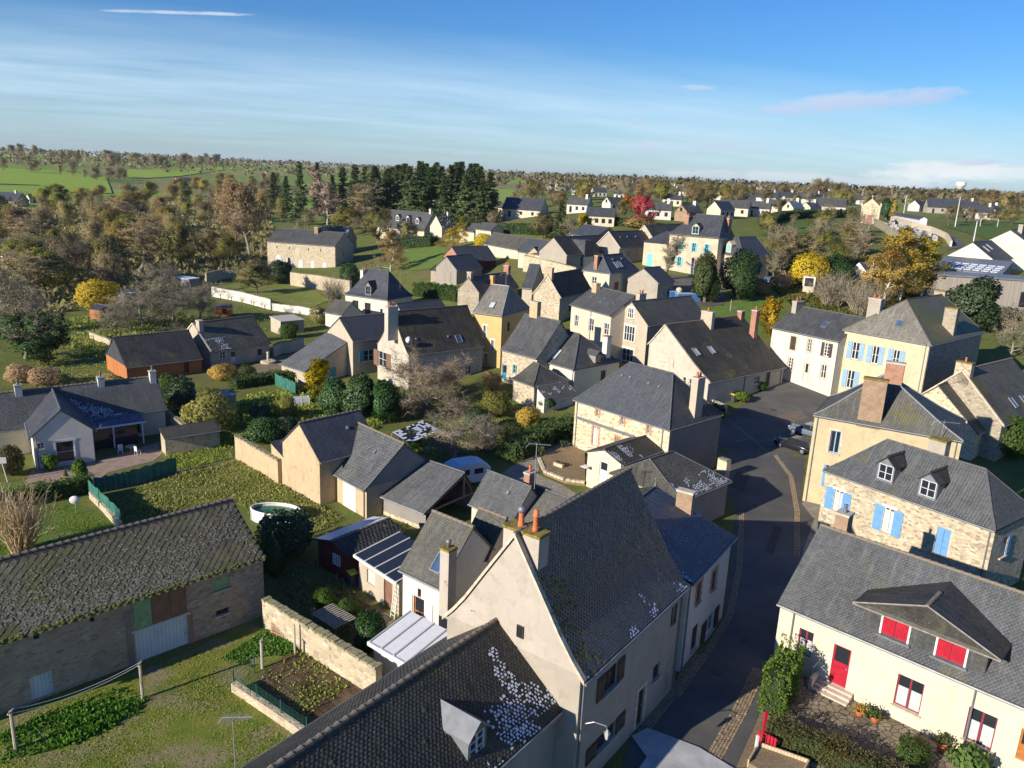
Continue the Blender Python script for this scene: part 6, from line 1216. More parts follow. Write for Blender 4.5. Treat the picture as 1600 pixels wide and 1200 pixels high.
H = build('S1', 'plank_barn', 'weathered grey plank barn with double doors and dark roof', GRCLAD, SL_NEW, base=-2); block(H, 'B', (.0, -.5, 3., 2.6), GRCLAD, 'barn_door', .02, .08)
H = build('S2', 'brick_gable_barn', 'dark boarded barn with brick gable behind the plank barn', DKCLAD, SL_NEW, gmat=BRICK, base=-2.5)
b = MB(); b.prism([(-2, -1.5), (2, -1.5), (2, 1.5), (-2, 1.5)], -1, 1.9)
p = (-17.26,181.02); t = thing('stone_hut', 'tiny stone hut with dark roof left of the plank barn', 'hut', at(p), rad(50)); part('wall', b, ST_GREY, t); r = MB()
for s in (-1, 1): r.poly([(-2.2, 0, 3.3), (2.2, 0, 3.3), (2.2, s*1.8, 1.8), (-2.2, s*1.8, 1.8)])
for x in (-2, 2): r.poly([(x, -1.5, 1.9), (x, 1.5, 1.9), (x, 0, 3.2)])
part('roof', r, SL_DARK, t)
# school roofs in the middle distance
H = build('R1', 'low_hall', 'long low hall with cream wall behind the plank barns', CREAM, SL_OLD, base=-2); build('R1b', 'low_hall_extension', 'blue grey roofed extension right of the long low hall', CREAM, SL_NEW, base=-2)
H = build('Rg', 'plain_gable', 'small tan gable with slate clad dormer above the long stone wall', TAN, SL_NEW, base=-2.5); db = MB(); db.box(-.4, 2.6, -H.W/2-1.8, 0, .3, 3.2); d = part('dormer', db, SL_NEW, H.root)
H = build('R2', 'school_building', 'dark roofed school building with a tall slate hatch above a cream porch', GREY, SL_DARK, [('-', (-3, .2, 2., 2.), 'win', dict(nx=1)), ('-', (4, .8, 1.2, 1.6), 'win', dict())], base=-2.5)
hb = MB(); hb.box(-3.6, -.6, -H.W/2-.3, -H.W/2+3.2, 2.2, 5.6); part('slate_hatch', hb, SL_NEW, H.root); pb = MB(); pb.box(-3.6, -.6, -H.W/2-.32, -H.W/2+.1, -1.5, 2.2); part('porch', pb, BRIGHT, H.root)
build('R2b', 'upper_school_building', 'flat blue grey roof rising behind the dark school roof', GREY, SL_NEW, base=-2.5)
H = build('R3', 'white_verge_building', 'dark roofed building with bright white verges left of the town hall', GREY, SL_DARK, [('-', (x, .8, .9, 1.6), 'win', dict()) for x in (-3, 0, 3)], base=-3, verge='B'); [vent_on(H, '-', (x, -1.2, H.hE+H.hR-1.1)) for x in (-3.5, -1, 2)]
build('R4', 'gable_behind', 'dark roofed building with pale stone gable just behind the town hall', ST_TAN, SL_DARK, base=-3, verge='B')
# right side
H = build('X1', 'rubble_cottage', 'rubble stone cottage with single sweep of brown slate next to the hipped house', ST_GOLD, SL_OLD, base=-1.5, slates='-', smat=SG_OLD, gutter='-')
H = build('X2', 'long_slope_house', 'house with long mossy slate slope behind a sunlit stone parapet at right', ST_GREY, SL_OLD, [('-', (0, .8, 1, 1.2), 'win', dict())], base=-1.5, slates='-', smat=SG_OLD, e=.17, ridge='tiles', verge='B', gutter='-')
chimney(H, (-H.L/2+.5, 0, H.hE+H.hR-.4, H.hE+H.hR+.9), .8, 1.7, ST_WALL, 1, cap=MOSSM); sky_on(H, '-', (-1.06,-3.74,4.70), .8, 1.4); sky_on(H, '-', (1.66,-3.86,4.58), .8, 1.4)
moss_on(H, '-', lambda x, y, z: x < -H.L/2+1.8 and nz(x, z, 1.2, 3)+RNG.uniform(-.4, .4) > -.05, FIBRE)
H = build('M1', 'yellow_gable_house', 'plain pale yellow gable above the solar panelled roof', plain('pale_yellow_paint', (.78, .72, .45), .8, .05), SL_OLD, base=-2); sky_on(H, '-', (-3.72,-1.89,6.06), .7, 1.8, CURT); sky_on(H, '-', (-0.07,-1.52,6.32), .7, 1.8, CURT)
H = build('M2', 'cream_gable_house', 'tall cream gable house with one small window at the right edge', BRIGHT, SL_OLD, [('B', (1.6, 4.1, .9, 1.), 'win', dict())], base=-3); chimney(H, (-3.5, -1., H.hE+H.hR-.8, H.hE+H.hR+1.2), .9, .9, GREY, 0)
H = build('solar', 'solar_roof_building', 'low building with blue grey metal roof carrying rows of white solar panels', GRCLAD, ZINCD, base=-3, thick=.2)
a, b = H.strips['-'](0); d, c = H.strips['-'](1); u = (b-a).normalized(); v = (d-a).normalized(); n = u.cross(v); pm_ = None
for r in range(4):
    for k in range(7):
        q = a+u*(1.+k*1.55+r*.12)+v*(.8+r*1.35)+n*.06
        if pm_ is None: mb = MB(); T = lambda x, y, z: u*x+v*y+n*z; mb.box(0, 1.25, 0, .55, 0, .08, T); pm_ = mb.mesh('solar_panel', plain('solar_panel_glass', (.6, .64, .7), .15, .1, 1., .6))
        link('solar_panel', pm_, H.root, q)
H = build('grey', 'boarded_hall', 'long flat hall clad in silvered grey boards right of the golden birches', GRCLAD, ZINC, base=-3, gutter='', ridge=None, thick=.3)
block(H, '-', (7.1, .3, 1.2, 2.8), DARK, 'dark_opening', .01, .05)
H = build('white', 'white_pavilion', 'long low white sports pavilion with grey roof near the cemetery', WPAINT, SL_MID, [('-', (x, .9, 1., 1.2), 'win', dict(flat=1, rec=False)) for x in (4, 9, 13)], base=-1.5)
for k, n_, l_ in (('cab1', 'orange_cabin', 'small orange timber cabin by the yellow green bush on the far left'), ('cab2', 'timber_cubby', 'orange wooden cubby shed behind the frosty roof cottage')):
    H = build(k, n_, l_, ORCLAD, SL_NEW if k == 'cab1' else ZINC, [('A' if k == 'cab1' else '-', (0, .6, .8, 1.), 'win', dict(fm=DBROWN, flat=1, rec=False, sill=False))], base=-.8, gutter='')
# ---------------------------------------------------------------- houses further off
FARW = plain('far_white_wall', (.52, .49, .43), .9, .15, .5); FARC = plain('far_cream_wall', (.56, .49, .36), .9, .15, .5)
def far_house(name, label, pos, yaw, L, W, hE, hR, wm, rm, hip=False, win=3, chim=True, group=None, gw=True):
    t = thing(name, label, 'house', at(pos), yaw, group); w = MB(); w.box(-L/2+.2, L/2-.2, -W/2+.3, W/2-.3, -2.5, hE)
    if not hip:
        for s in (-1, 1): w.poly([(s*(L/2-.2), -W/2+.3, hE), (s*(L/2-.2), W/2-.3, hE), (s*(L/2-.2), 0, hE+hR-.15)])
    part('wall', w, wm, t); r = MB(); i = L*.28 if hip else 0; A, B_, C_, D = (-L/2, -W/2, hE-.1), (L/2, -W/2, hE-.1), (L/2, W/2, hE-.1), (-L/2, W/2, hE-.1); P, Q = (-L/2+i, 0, hE+hR), (L/2-i, 0, hE+hR)
    r.poly([A, B_, Q, P]); r.poly([C_, D, P, Q]); r.poly([D, C_, B_, A])
    if hip: r.poly([B_, C_, Q]); r.poly([D, A, P])
    rf = part('roof', r, rm, t)
    if chim: c = MB(); c.box(L*.28, L*.28+.8, -.5, .5, hE+hR-1., hE+hR+1.1); part('chimney', c, WHITE, rf)
    for k in range(win):
        x = -L/2+L*(k+.7)/(win+.4); b = MB(); b.box(x-.45, x+.45, -W/2+.24, -W/2+.31, .9 if k else .0, 2.05); part('window', b, GLASS, t)
    if gw: b = MB(); b.box(-L/2+.14, -L/2+.21, -.4, .4, hE+.1, hE+1.1); part('window', b, GLASS, t)
    return t
def fh(label, p, yaw, wpx, hE=2.7, k=.5, wm=None, rm=None, **kw):     # p holds position and width
    L = max(8, wpx); far_house('suburban_house', label, p[:2], rad(yaw), L, min(9, L*.62), hE, min(9, L*.62)*.5*k*1.7, wm or WHITE, rm or SL_MID, **kw)
for S_, yaw, wm, rm, lab in (
    ((1.92,292.34,14.90,2.28), -22, BRIGHT, SL_NEW, 'long white house with three skylights beyond the dark round conifer'),
    ((20.43,276.98,6.60,2.14), -25, WHITE, SL_MID, 'slate roofed house half hidden behind the yellow green tree'),
    ((22.11,218.76,6.28,1.72), -12, CREAM2, SL_NEW, 'house with tall stepped slate roof left of the red maple'),
    ((18.15,652.06,16.46,4.00), -15, WHITE, SL_MID, 'white house at the top left of the distant green meadow'),
    ((31.94,601.07,12.33,3.68), 20, BRIGHT, SL_NEW, 'house with one bright white gable above the distant green meadow'),
    ((36.50,478.10,12.09,2.94), -15, WHITE, SL_NEW, 'white house with a parked white car at the meadow edge'),
    ((41.77,434.11,6.86,2.66), 15, WHITE, SL_MID, 'small white house at the right end of the distant meadow'),
    ((48.90,389.23,8.00,2.40), -15, WHITE, SL_NEW, 'slate roofed house just behind the orange tree'),
    ((41.08,238.99,5.70,1.48), -10, WHITE, SL_MID, 'low white house immediately right of the red maple'),
    ((49.62,237.02,7.54,2.58), 40, BRICKT, SL_OLD, 'steep brick gabled house behind the town hall roof'),
    ((62.97,253.29,8.85,1.96), 40, BRIGHT, SL_NEW, 'cream gabled house with navy roof behind the town hall chimney'),
    ((72.16,271.62,9.91,2.10), -20, BRIGHT, SL_MID, 'wide grey roofed house right above the town hall'),
    ((81.00,274.57,7.84,2.14), -20, WHITE, SL_MID, 'second wide grey roofed house above the town hall wing'),
    ((140.46,543.62,7.72,3.34), -20, WHITE, SL_NEW, 'tiny white house among trees above the wide grey roof'),
    ((132.65,681.00,9.66,4.16), -20, WHITE, SL_NEW, 'tiny white house near the skyline behind the red maple'),
    ((169.88,543.02,11.14,3.76), -20, WHITE, SL_NEW, 'white house with slate roof left of the round ochre tree'),
    ((140.33,484.79,6.12,2.98), 30, WHITE, SL_MID, 'small white house beside a far orange tree'),
    ((97.76,289.65,7.81,2.24), 40, BRIGHT, ZINCD, 'house with a pointed conical slate roof behind the hedge'),
    ((109.74,306.02,6.30,2.38), 40, BRIGHT, SL_MID, 'cream gable facing the school meadow'),
    ((125.03,326.62,11.38,2.52), -20, WHITE, SL_MID, 'long low grey roof behind the school meadow hedge'),
    ((95.79,304.06,5.30,1.88), -20, BRIGHT, SL_MID, 'cream house front behind the hedge left of the conical roof'),
    ((197.84,403.00,10.19,2.80), 35, WHITE, SL_NEW, 'white gabled house with dark roof left of the tall floodlight'),
    ((200.23,386.52,13.44,2.68), -18, GREY, SL_NEW, 'wide dark roofed house behind the floodlight mast'),
    ((211.82,389.88,13.56,2.72), -18, GREY, SL_NEW, 'dark roofed house right of the floodlight mast'),
    ((188.74,332.28,8.94,2.32), -18, WHITE, SL_NEW, 'house with white wall behind the goal posts'),
    ((211.36,362.37,8.60,3.36), 42, BRIGHT, SL_OLD, 'sunlit white gable house beyond the football pitch'),
    ((31.85,271.69,5.18,1.90), 30, WHITE, SL_MID, 'low house in shade between the stepped roof and the orange tree'),
    ((61.88,329.41,6.26,2.28), -20, BRIGHT, SL_NEW, 'grey roofed house left of the steep brick gable'),
    ((101.64,448.80,7.09,2.76), -20, WHITE, SL_MID, 'small roof among brown trees above the navy roof'),
    ((102.78,369.03,6.42,2.28), -20, WHITE, SL_NEW, 'dark roofed house between the far orange tree and the wide roof'),
    ((-4.28,318.44,6.08,2.24), -20, BRIGHT, SL_MID, 'white walled house at the right foot of the spruces'),
    ((-285.54,691.41,18.62,6.36), 40, BRIGHT, SL_OLD, 'lone pale gabled farmhouse among the trees on the far left slope'),
    ((-256.88,426.85,8.86,6.62), 45, BRIGHT, SL_OLD, 'pale farm gable at the end of the long farm building'),
    ((-256.79,401.78,17.98,6.24), -10, BEIGE, SL_NEW, 'long slate roofed farm building at the left edge')):
    fh(lab, S_, yaw+random.uniform(-6, 6), S_[2], chim=random.random() < .65, gw=random.random() < .5, win=random.choice((2, 3, 3, 4)), k=random.uniform(.85, 1.15)*.5, wm={BRIGHT: FARC, WHITE: FARW}.get(wm, wm), rm=rm)
for i, (x, y) in enumerate([(154.3,472.6),(84.9,456.9),(237.6,591.3),(199.4,689.5),(160.7,522.6),(100.9,555.4),(140.2,614.9),(203.9,495.5),(186.4,707.1),(147.7,694.5),(115.3,460.5),(155.1,600.1),(243.7,655.0),(129.3,509.7),(164.2,460.2),(128.0,481.9),(117.9,653.5),(183.6,459.6),(150.1,577.0),(134.6,443.3),(103.7,517.6),(206.1,670.9),(172.1,679.7),(120.5,612.0),(184.1,671.0),(164.2,573.3)]):
    fh('pale suburban house with grey roof deep among the far brown trees', (x, y), random.choice((-20, 40, 15, -35)), random.uniform(9, 13), wm=random.choice((FARW, FARC, BEIGE)), rm=random.choice((SL_MID, SL_NEW)), group='houses of the far suburb', win=1, gw=False)

# ---------------------------------------------------------------- walls, fences, yard things
def stone_wall(name, label, path, h, w=.4, mat=None, cope=True, h2=None, group=None, cat='wall'):
    o = thing(name, label, cat, (0, 0, 0), 0, group); mb = MB(); cp = MB(); n = len(path); hs = [h+(h2-h)*i/(n-1) if h2 else h for i in range(n)]
    for (a, b), ha, hb in zip(zip(path, path[1:]), hs, hs[1:]):
        A, B_ = Vector((*a, 0)), Vector((*b, 0)); d = B_-A; L_ = d.length; d.normalize(); nn = Vector((-d.y, d.x, 0)); k = max(1, int(L_/1.2)); za = [terrain(*(A+d*L_*i/k).xy) for i in range(k+1)]
        for i in range(k):
            z0, z1 = za[i]+ha+(hb-ha)*i/k, za[i+1]+ha+(hb-ha)*(i+1)/k; p, q = A+d*L_*i/k, A+d*L_*(i+1)/k; j = [random.uniform(-.03, .03) for _ in range(2)]
            P = [p-nn*w/2, q-nn*w/2, q+nn*w/2, p+nn*w/2]; v = [(c.x, c.y, min(za)-.8) for c in P]+[(P[0].x, P[0].y, z0), (P[1].x, P[1].y, z1), (P[2].x, P[2].y, z1), (P[3].x, P[3].y, z0)]; s = len(mb.v); mb.v += v
            for f in ((4, 5, 6, 7), (0, 1, 5, 4), (1, 2, 6, 5), (2, 3, 7, 6), (3, 0, 4, 7)): mb.f.append(tuple(s+c for c in f)); mb.m.append(0)
            if cope:
                m = max(1, int(L_/k/.3))
                for c in range(m):
                    r0 = p+(q-p)*(c/m); zc = z0+(z1-z0)*(c+.5)/m; ww = w/2+random.uniform(-.02, .06); T = lambda x, y, z, r0=r0, d=d, nn=nn, zc=zc: r0+d*x+nn*y+Vector((0, 0, zc+z)); cp.box(.01, L_/k/m-.01, -ww, ww, -.04, .07+random.uniform(0, .08), T)
    part('masonry', mb, mat or ST_WALL, o)
    if cope: part('coping_stones', cp, plain('mossy_coping', (.25, .23, .13), .95, .45, 5.), o, kind='stuff')
    return o
stone_wall('garden_wall', 'tall mossy stone wall between the lawn and the shaded garden', [(-14.75,43.78),(-10.57,40.57),(-6.55,37.43)], 1.9, .45, h2=1.8)
stone_wall('garden_wall', 'low stone kerb wall along the lawn side of the vegetable bed', [(-14.50,37.37),(-12.05,35.62),(-9.52,33.73)], .55, .35, cope=False)
stone_wall('garden_wall', 'tan plastered garden wall running left from the tan barn', [(-26.64,72.67),(-23.45,69.42),(-20.61,66.57)], 2.3, .4, TAN)
stone_wall('garden_wall', 'low stone wall under the green netting by the back lawn', [(-35.27,61.81),(-32.73,59.18),(-30.05,56.20)], .6, .35, cope=False)
stone_wall('garden_wall', 'weathered stone wall sloping down beside the glass verandah', [(-37.47,81.78),(-34.40,78.27),(-31.67,75.01)], 1.6, .4)
stone_wall('garden_wall', 'white washed garden wall with trained bare fruit trees', [(-69.64,179.17),(-60.38,172.77),(-51.35,163.77)], 2.2, .35, WHITE)
stone_wall('garden_wall', 'pale wall continuing right of the trained fruit trees', [(-50.84,162.98),(-44.03,159.67),(-33.63,148.56)], 1.5, .35, WHITE)
stone_wall('garden_wall', 'retaining wall of grey stone below the long stone farmhouse', [(-57.88,201.58),(-48.57,193.99),(-37.99,179.92)], 3.4, .5)
stone_wall('garden_wall', 'dark shaded wall left of the round olive tree', [(-78.62,198.54),(-77.50,207.93),(-75.27,214.26)], 2.6, .4)
stone_wall('garden_wall', 'curved rendered wall left of the sloping annex', [(-36.51,116.86),(-36.22,119.88),(-35.22,120.56),(-33.85,123.74)], 1.8, .3, CREAM)
stone_wall('garden_wall', 'long pale stone wall with small arch above the slate roofs', [(1.40,171.31),(5.68,166.24),(11.85,157.85)], 3.4, .4, ST_TAN, h2=2.2)
stone_wall('cemetery_wall', 'pale wall along the upper lane beside the cemetery', [(130.11,282.92),(121.28,248.86),(120.38,235.13),(116.19,218.51),(110.80,205.55)], 1.6, .5, CREAM, cope=False)
stone_wall('cemetery_wall', 'dark inner wall in front of the stone chapel', [(111.31,252.83),(102.10,221.36),(99.57,209.87)], 2., .5, ST_GREY)
stone_wall('garden_wall', 'rounded stone gate pier wall catching sun at the road corner', [(21.00,74.05),(21.66,73.09)], 1.8, .6, CREAM)
stone_wall('garden_wall', 'low pale wall with dark hedge in front of the white gable', [(24.22,93.95),(25.41,92.90),(26.10,91.83)], 1.0, .3, BRIGHT, cope=False)
stone_wall('garden_wall', 'short stone wall near the children slide', [(-69.72,126.65),(-66.07,123.27),(-63.03,120.53)], 1.0, .4)

def wire_fence(label, path, h, posts, pm=GREENP, wires=5, z=0., mesh=True, name='wire_fence'):
    t = thing(name, label, 'fence'); P = [Vector((*p, terrain(*p)+z)) for p in path]; seg = list(zip(P, P[1:])); wb = MB()
    for a, b in seg:
        n = max(1, int((b-a).length/posts))
        for i in range(n+1): q = a+(b-a)*i/n; pb = MB(); pb.tube([(q.x, q.y, q.z-.3), (q.x, q.y, q.z+h+.05)], .035, 6); part('post', pb, pm, t)
        for k in range(wires): zz = Vector((0, 0, h*(k+.4)/wires)); wb.tube([a+zz, b+zz], .008, 3, cap=False)
        if mesh:
            m = int((b-a).length/.35)
            for k in range(m): q = a+(b-a)*k/m; wb.tube([q+Vector((0, 0, .02)), q+Vector((0, 0, h))], .006, 3, cap=False)
    part('wire_mesh', wb, pm, t); return t
wire_fence('green wire mesh fence on the kerb of the vegetable bed', [(-14.52,37.42),(-9.54,33.78)], .75, 2., z=.55)
wire_fence('green wire gate and fence at the top corner of the vegetable bed', [(-14.52,37.42),(-13.90,38.97)], 1.2, 1.2)
NET = plain('green_netting', (.03, .13, .1), .8, .25, 2.)
def netting(label, path, h):
    t = thing('netting_screen', label, 'fence'); b = MB(); n = 22
    P = [Vector((*p, terrain(*p))) for p in path]
    for a, c in zip(P, P[1:]):
        d = (c-a); L_ = d.length; d.normalize(); nn = Vector((-d.y, d.x, 0))
        for i in range(n):
            p, q = a+d*L_*i/n, a+d*L_*(i+1)/n; w0, w1 = .07*math.sin(i*1.9), .07*math.sin((i+1)*1.9); h0, h1 = h+.07*math.sin(i*1.1), h+.07*math.sin((i+1)*1.1); b.poly([p+nn*w0, q+nn*w1, q+nn*w1*.4+Vector((0, 0, h1)), p+nn*w0*.4+Vector((0, 0, h0))])
            b.poly([q+nn*(w1+.012), p+nn*(w0+.012), p+nn*(w0*.4+.012)+Vector((0, 0, h0)), q+nn*(w1*.4+.012)+Vector((0, 0, h1))])
        k = max(1, int(L_/2.2))
        for i in range(k+1): q = a+d*L_*i/k; pb = MB(); pb.tube([(q.x, q.y, q.z-.2), (q.x, q.y, q.z+h+.08)], .03, 6); part('post', pb, GREENP, t)
    part('netting', b, NET, t)
netting('dark green netting screen running down beside the back lawn', [(-35.56,62.05),(-30.12,56.54)], 1.5)
netting('dark green netting screen along the far side of the rough garden', [(-35.43,62.63),(-33.24,64.62),(-30.86,68.50)], 1.45)
netting('small green netting panel by the vegetable plot', [(-31.21,100.03),(-27.33,95.80)], 1.6)
def post(label, V_, r=.09, mat=None, name='clothes_post', cap=True, group=None):
    t = thing(name, label, 'post', at(V_)); b = MB(); b.tube([(0, 0, -.3), (0, 0, V_[2])], [r, r*.85], 8); part('shaft', b, mat or POSTW, t)
    if cap: c = MB(); c.tube([(0, -.22, V_[2]-.05), (0, .22, V_[2]-.05)], .05, 6); part('crossbar', c, mat or POSTW, t)
    return t
a, b = (-23.28,32.16,2.22), (-19.05,36.34,2.22)
post('concrete clothes line post at the far left of the lawn', a); post('concrete clothes line post near the barn doors', b)
for i, (o_, l) in enumerate(((.18, 'upper clothes line wire strung between the two lawn posts'), (-.18, 'lower clothes line wire strung between the two lawn posts'))):
    A, B_ = Vector((a[0], a[1]+o_, a[2]-.05)), Vector((b[0], b[1]+o_, b[2]-.05)); w = MB(); w.tube([A.lerp(B_, k/8)-Vector((0, 0, .35*4*(k/8)*(1-k/8))) for k in range(9)], .012, 4); single('clothes_line', w, WPAINT, l, 'wire')
post('pale concrete post at the corner of the vegetable bed', (-13.62,39.47,1.84), .09, CONCR)
post('white post against the mossy garden wall', (-12.19,41.09,1.88), .07, CONCR, 'wooden_post', False); post('rusty iron bracket post against the mossy garden wall', (-11.51,41.41,1.90), .05, DBROWN, 'iron_post'); post('short iron stake beside the bracket post', (-11.47,41.54,0.96), .03, DBROWN, 'iron_stake', False)
# pallet leaning on the wall
p = (-13.74,42.58); t = thing('pallet', 'wooden pallet leaning against the mossy garden wall', 'pallet', (p[0], p[1], .02), rad(-42)); t.rotation_euler = (rad(78), 0, rad(-33))
for i in range(6): b = MB(); b.box(-.6, .6, i*.165, i*.165+.11, 0, .022); part('slat', b, TIMBER, t)
for x in (-.55, -.05, .45): b = MB(); b.box(x, x+.1, 0, .94, -.09, -.002); part('bearer', b, TIMBER, t)
# slatted lean-to behind the wall
p = (-10.52,43.62); t = thing('slatted_rack', 'low wood store roofed with bare slats behind the mossy wall', 'wood store', (p[0], p[1], 0), rad(-40))
for i in range(12): b = MB(); x = -1.2+i*.21; b.box(x, x+.13, -.8, .9, 1.0, 1.04); part('slat', b, plain('slat_wood', (.28, .25, .2), .9, .3, 4.), t)
for x in (-1.15, 1.2):
    for y in (-.7, .8): b = MB(); b.box(x-.04, x+.04, y-.04, y+.04, -.1, 1.0); part('leg', b, TIMBER, t)
b = MB(); b.box(-1.2, 1.3, -.74, -.68, .93, 1.0); part('rail', b, TIMBER, t)
# ladder
p = (-7.06,45.31); t = thing('ladder', 'white aluminium ladder standing against the glazed lean-to', 'ladder', (p[0], p[1], 0), rad(-40)); t.rotation_euler = (rad(-9), 0, rad(-44))
for x in (-.2, .2): b = MB(); b.box(x-.025, x+.025, -.02, .02, 0, 2.5); part('rail', b, WPAINT, t)
for i in range(8): b = MB(); b.box(-.19, .19, -.015, .015, .2+i*.29, .235+i*.29); part('rung', b, WPAINT, t)
# above ground pool
p = (-18.79,59.18); t = thing('pool', 'oval above ground pool with white rim and green water', 'pool', (p[0], p[1], 0), rad(-8)); ra, rb_ = 2.05, 1.12; n = 28
el = lambda k, s=1.: (ra*s*math.cos(k*6.2832/n), rb_*s*math.sin(k*6.2832/n))
b = MB()
for k in range(n): p0, p1 = el(k), el(k+1); b.poly([(*p0, 0), (*p1, 0), (*p1, .95), (*p0, .95)])
part('liner', b, PLASTW, t); b = MB(); b.tube([(*el(k), .96) for k in range(n+1)], .07, 8, cap=False); part('rim', b, WPAINT, t, True); b = MB(); b.poly([(*el(k, .97), .74) for k in range(n)])
wm_, nt = new_mat('pool_water'); tt = tc(nt).outputs['Object']; finish(nt, mix(nt, mrange(nt, noise(nt, tt, 1.6, 4.), .42, .62), (.02, .09, .05), (.05, .15, .03)), .06, noise(nt, tt, 4., 2.), .12, .02, spec=.6); part('water', b, wm_, t)
for k in range(0, n, 4): q = el(k, 1.02); b = MB(); b.tube([(*q, 0), (*q, .95)], .035, 6); part('leg', b, WPAINT, t)
# caravan half hidden behind the open barn
p = (-3.93,68.55); t = thing('caravan', 'white rounded caravan parked behind the open barn', 'caravan', (p[0], p[1], 0), rad(30)); b = MB(); prof_ = [(-2.1, .5), (2.0, .5), (2.2, 1.0), (2.15, 1.7), (1.7, 2.2), (.9, 2.42), (-1., 2.42), (-1.8, 2.1), (-2.2, 1.5), (-2.25, .9)]
i = len(b.v); N_ = len(prof_)
for y, s in ((-1.02, .97), (-.9, 1.), (.9, 1.), (1.02, .97)): b.v += [(x*s, y, .5+(z-.5)*s) for x, z in prof_]
for r in range(3):
    for k in range(N_): b.f.append((i+r*N_+k, i+r*N_+(k+1) % N_, i+(r+1)*N_+(k+1) % N_, i+(r+1)*N_+k)); b.m.append(0)
b.f.append(tuple(range(i+N_-1, i-1, -1))); b.f.append(tuple(range(i+3*N_, i+4*N_))); b.m += [0, 0]; part('body', b, PLASTW, t, False)
b = MB(); b.box(-1.2, -.1, -1.05, -1.015, 1.35, 1.85); part('window', b, GLASS, t); b = MB(); b.box(.4, 1.3, -1.05, -1.015, 1.35, 1.85); part('window', b, GLASS, t)
for y in (-.95, .95): b = MB(); b.tube([(0, y-.08, .32), (0, y+.08, .32)], .32, 14); part('wheel', b, DARK, t)
b = MB(); b.tube([(2.1, 0, .45), (3.2, 0, .42)], .05, 6); part('drawbar', b, STEEL, t)

# cars
def car(label, pos, yaw, col, group='cars parked on the square', est=True, L=4.4, W=1.76, H_=1.48):
    t = thing('parked_car', label, 'car', at(pos), yaw, group); pm = plain('car_paint_'+'_'.join(str(int(c*99)) for c in col), col, .22, .03, 1., .6)
    sec = [(-L/2, .32, .62, .80), (-L/2+.12, .22, .70, .92), (-L*.22, .2, .84, 1.0), (0, .19, .88, 1.0), (L*.22, .2, .86, 1.0), (L/2-.45, .22, .80, .96), (L/2-.1, .28, .70, .86), (L/2, .36, .6, .76)]
    b = MB(); R = []
    for x, z0, z1, w in sec:
        y = W/2*w; R.append([(x, -y*.9, z0), (x, -y, z0+.16), (x, -y, z1-.12), (x, -y*.93, z1), (x, 0, z1+.03), (x, y*.93, z1), (x, y, z1-.12), (x, y, z0+.16), (x, y*.9, z0)])
    for r in R: b.v += r
    n = 9
    for i in range(len(R)-1):
        for k in range(n): b.f.append((i*n+k, (i+1)*n+k, (i+1)*n+(k+1) % n, i*n+(k+1) % n)); b.m.append(0)
    b.f.append(tuple(range(n))); b.f.append(tuple((len(R)-1)*n+k for k in range(n-1, -1, -1))); b.m += [0, 0]; body = part('body', b, pm, t, True)
    rear = -L/2+.12 if est else -L/2+.5; g = [(rear, .80, .9), (rear+.28, H_-.1, .74), (-.5, H_, .76), (.25, H_-.03, .75), (.98, .86, .9)]
    def ring(x, z, w): y = W/2*w; return [(x, -y, z), (x, y, z)]
    b = MB(); ro = MB(); v = [ring(*q) for q in g]; base = .82
    ro.poly([v[1][0], v[2][0], v[2][1], v[1][1]]); ro.poly([v[2][0], v[3][0], v[3][1], v[2][1]]); 
    for a_, c_ in ((v[1], v[2]), (v[2], v[3])):
        for s in (0, 1): ro.poly([a_[s], c_[s], (c_[s][0], c_[s][1]*1.02, c_[s][2]-.06), (a_[s][0], a_[s][1]*1.02, a_[s][2]-.06)])
    part('car_roof', ro, pm, t)
    ws = MB(); ws.poly([v[3][0], v[4][0], v[4][1], v[3][1]]); part('windscreen', ws, GLASSB, t); rw = MB(); rw.poly([v[0][0], v[1][0], v[1][1], v[0][1]]); part('rear_window', rw, GLASSB, t)
    for s in (0, 1):
        sg = -1 if s == 0 else 1; y = lambda q: q[s]; sw = MB(); e = .955; pts = [v[0][s], v[1][s], v[2][s], v[3][s], v[4][s]]; sw.poly([(p[0], p[1]*.985, p[2]) for p in pts]); part('side_window', sw, GLASS, t)
        pb = MB()
        for x in (-.62, .3, -1.45): pb.box(x, x+.07, sg*W/2*.79-.0-(.03 if sg < 0 else -.0), sg*W/2*.79+.03, .84, H_-.04)
        part('pillar', pb, pm, t); mb = MB(); mb.box(.75, .92, sg*W/2*.98-(.16 if sg < 0 else 0), sg*W/2*.98+(.16 if sg > 0 else 0), .86, 1.0); part('mirror', mb, pm, t)
        hb = MB(); hb.box(L/2-.14, L/2-.02, sg*W*.28-.16, sg*W*.28+.16, .6, .72); part('headlight', hb, WPAINT, t); tb_ = MB(); tb_.box(-L/2-.005, -L/2+.06, sg*W*.33-.1, sg*W*.33+.1, .62, .82); part('tail_light', tb_, RED, t)
        for x in (-L*.30, L*.31):
            wb = MB(); wb.tube([(x, sg*(W/2-.2), .31), (x, sg*(W/2+.005), .31)], .31, 18); w = part('wheel', wb, DARK, t); rb2 = MB(); rb2.tube([(x, sg*(W/2+.004), .31), (x, sg*(W/2+.02), .31)], .2, 14)
            for k in range(5): a_ = k*1.2566; rb2.tube([(x, sg*(W/2+.022), .31), (x+.2*math.cos(a_), sg*(W/2+.022), .31+.2*math.sin(a_))], .03, 4)
            part('rim', rb2, ZINC, w)
    pl = MB(); pl.box(L/2-.005, L/2+.012, -.26, .26, .42, .53); part('number_plate', pl, WPAINT, t); return t
c0 = (31.52,82.73); car('black estate car parked half behind the stained yellow house', c0, rad(133), (.012, .014, .018)); c1 = (34.31,86.60); car('silver blue car with dark roof parked behind the black one', c1, rad(133), (.12, .15, .2))
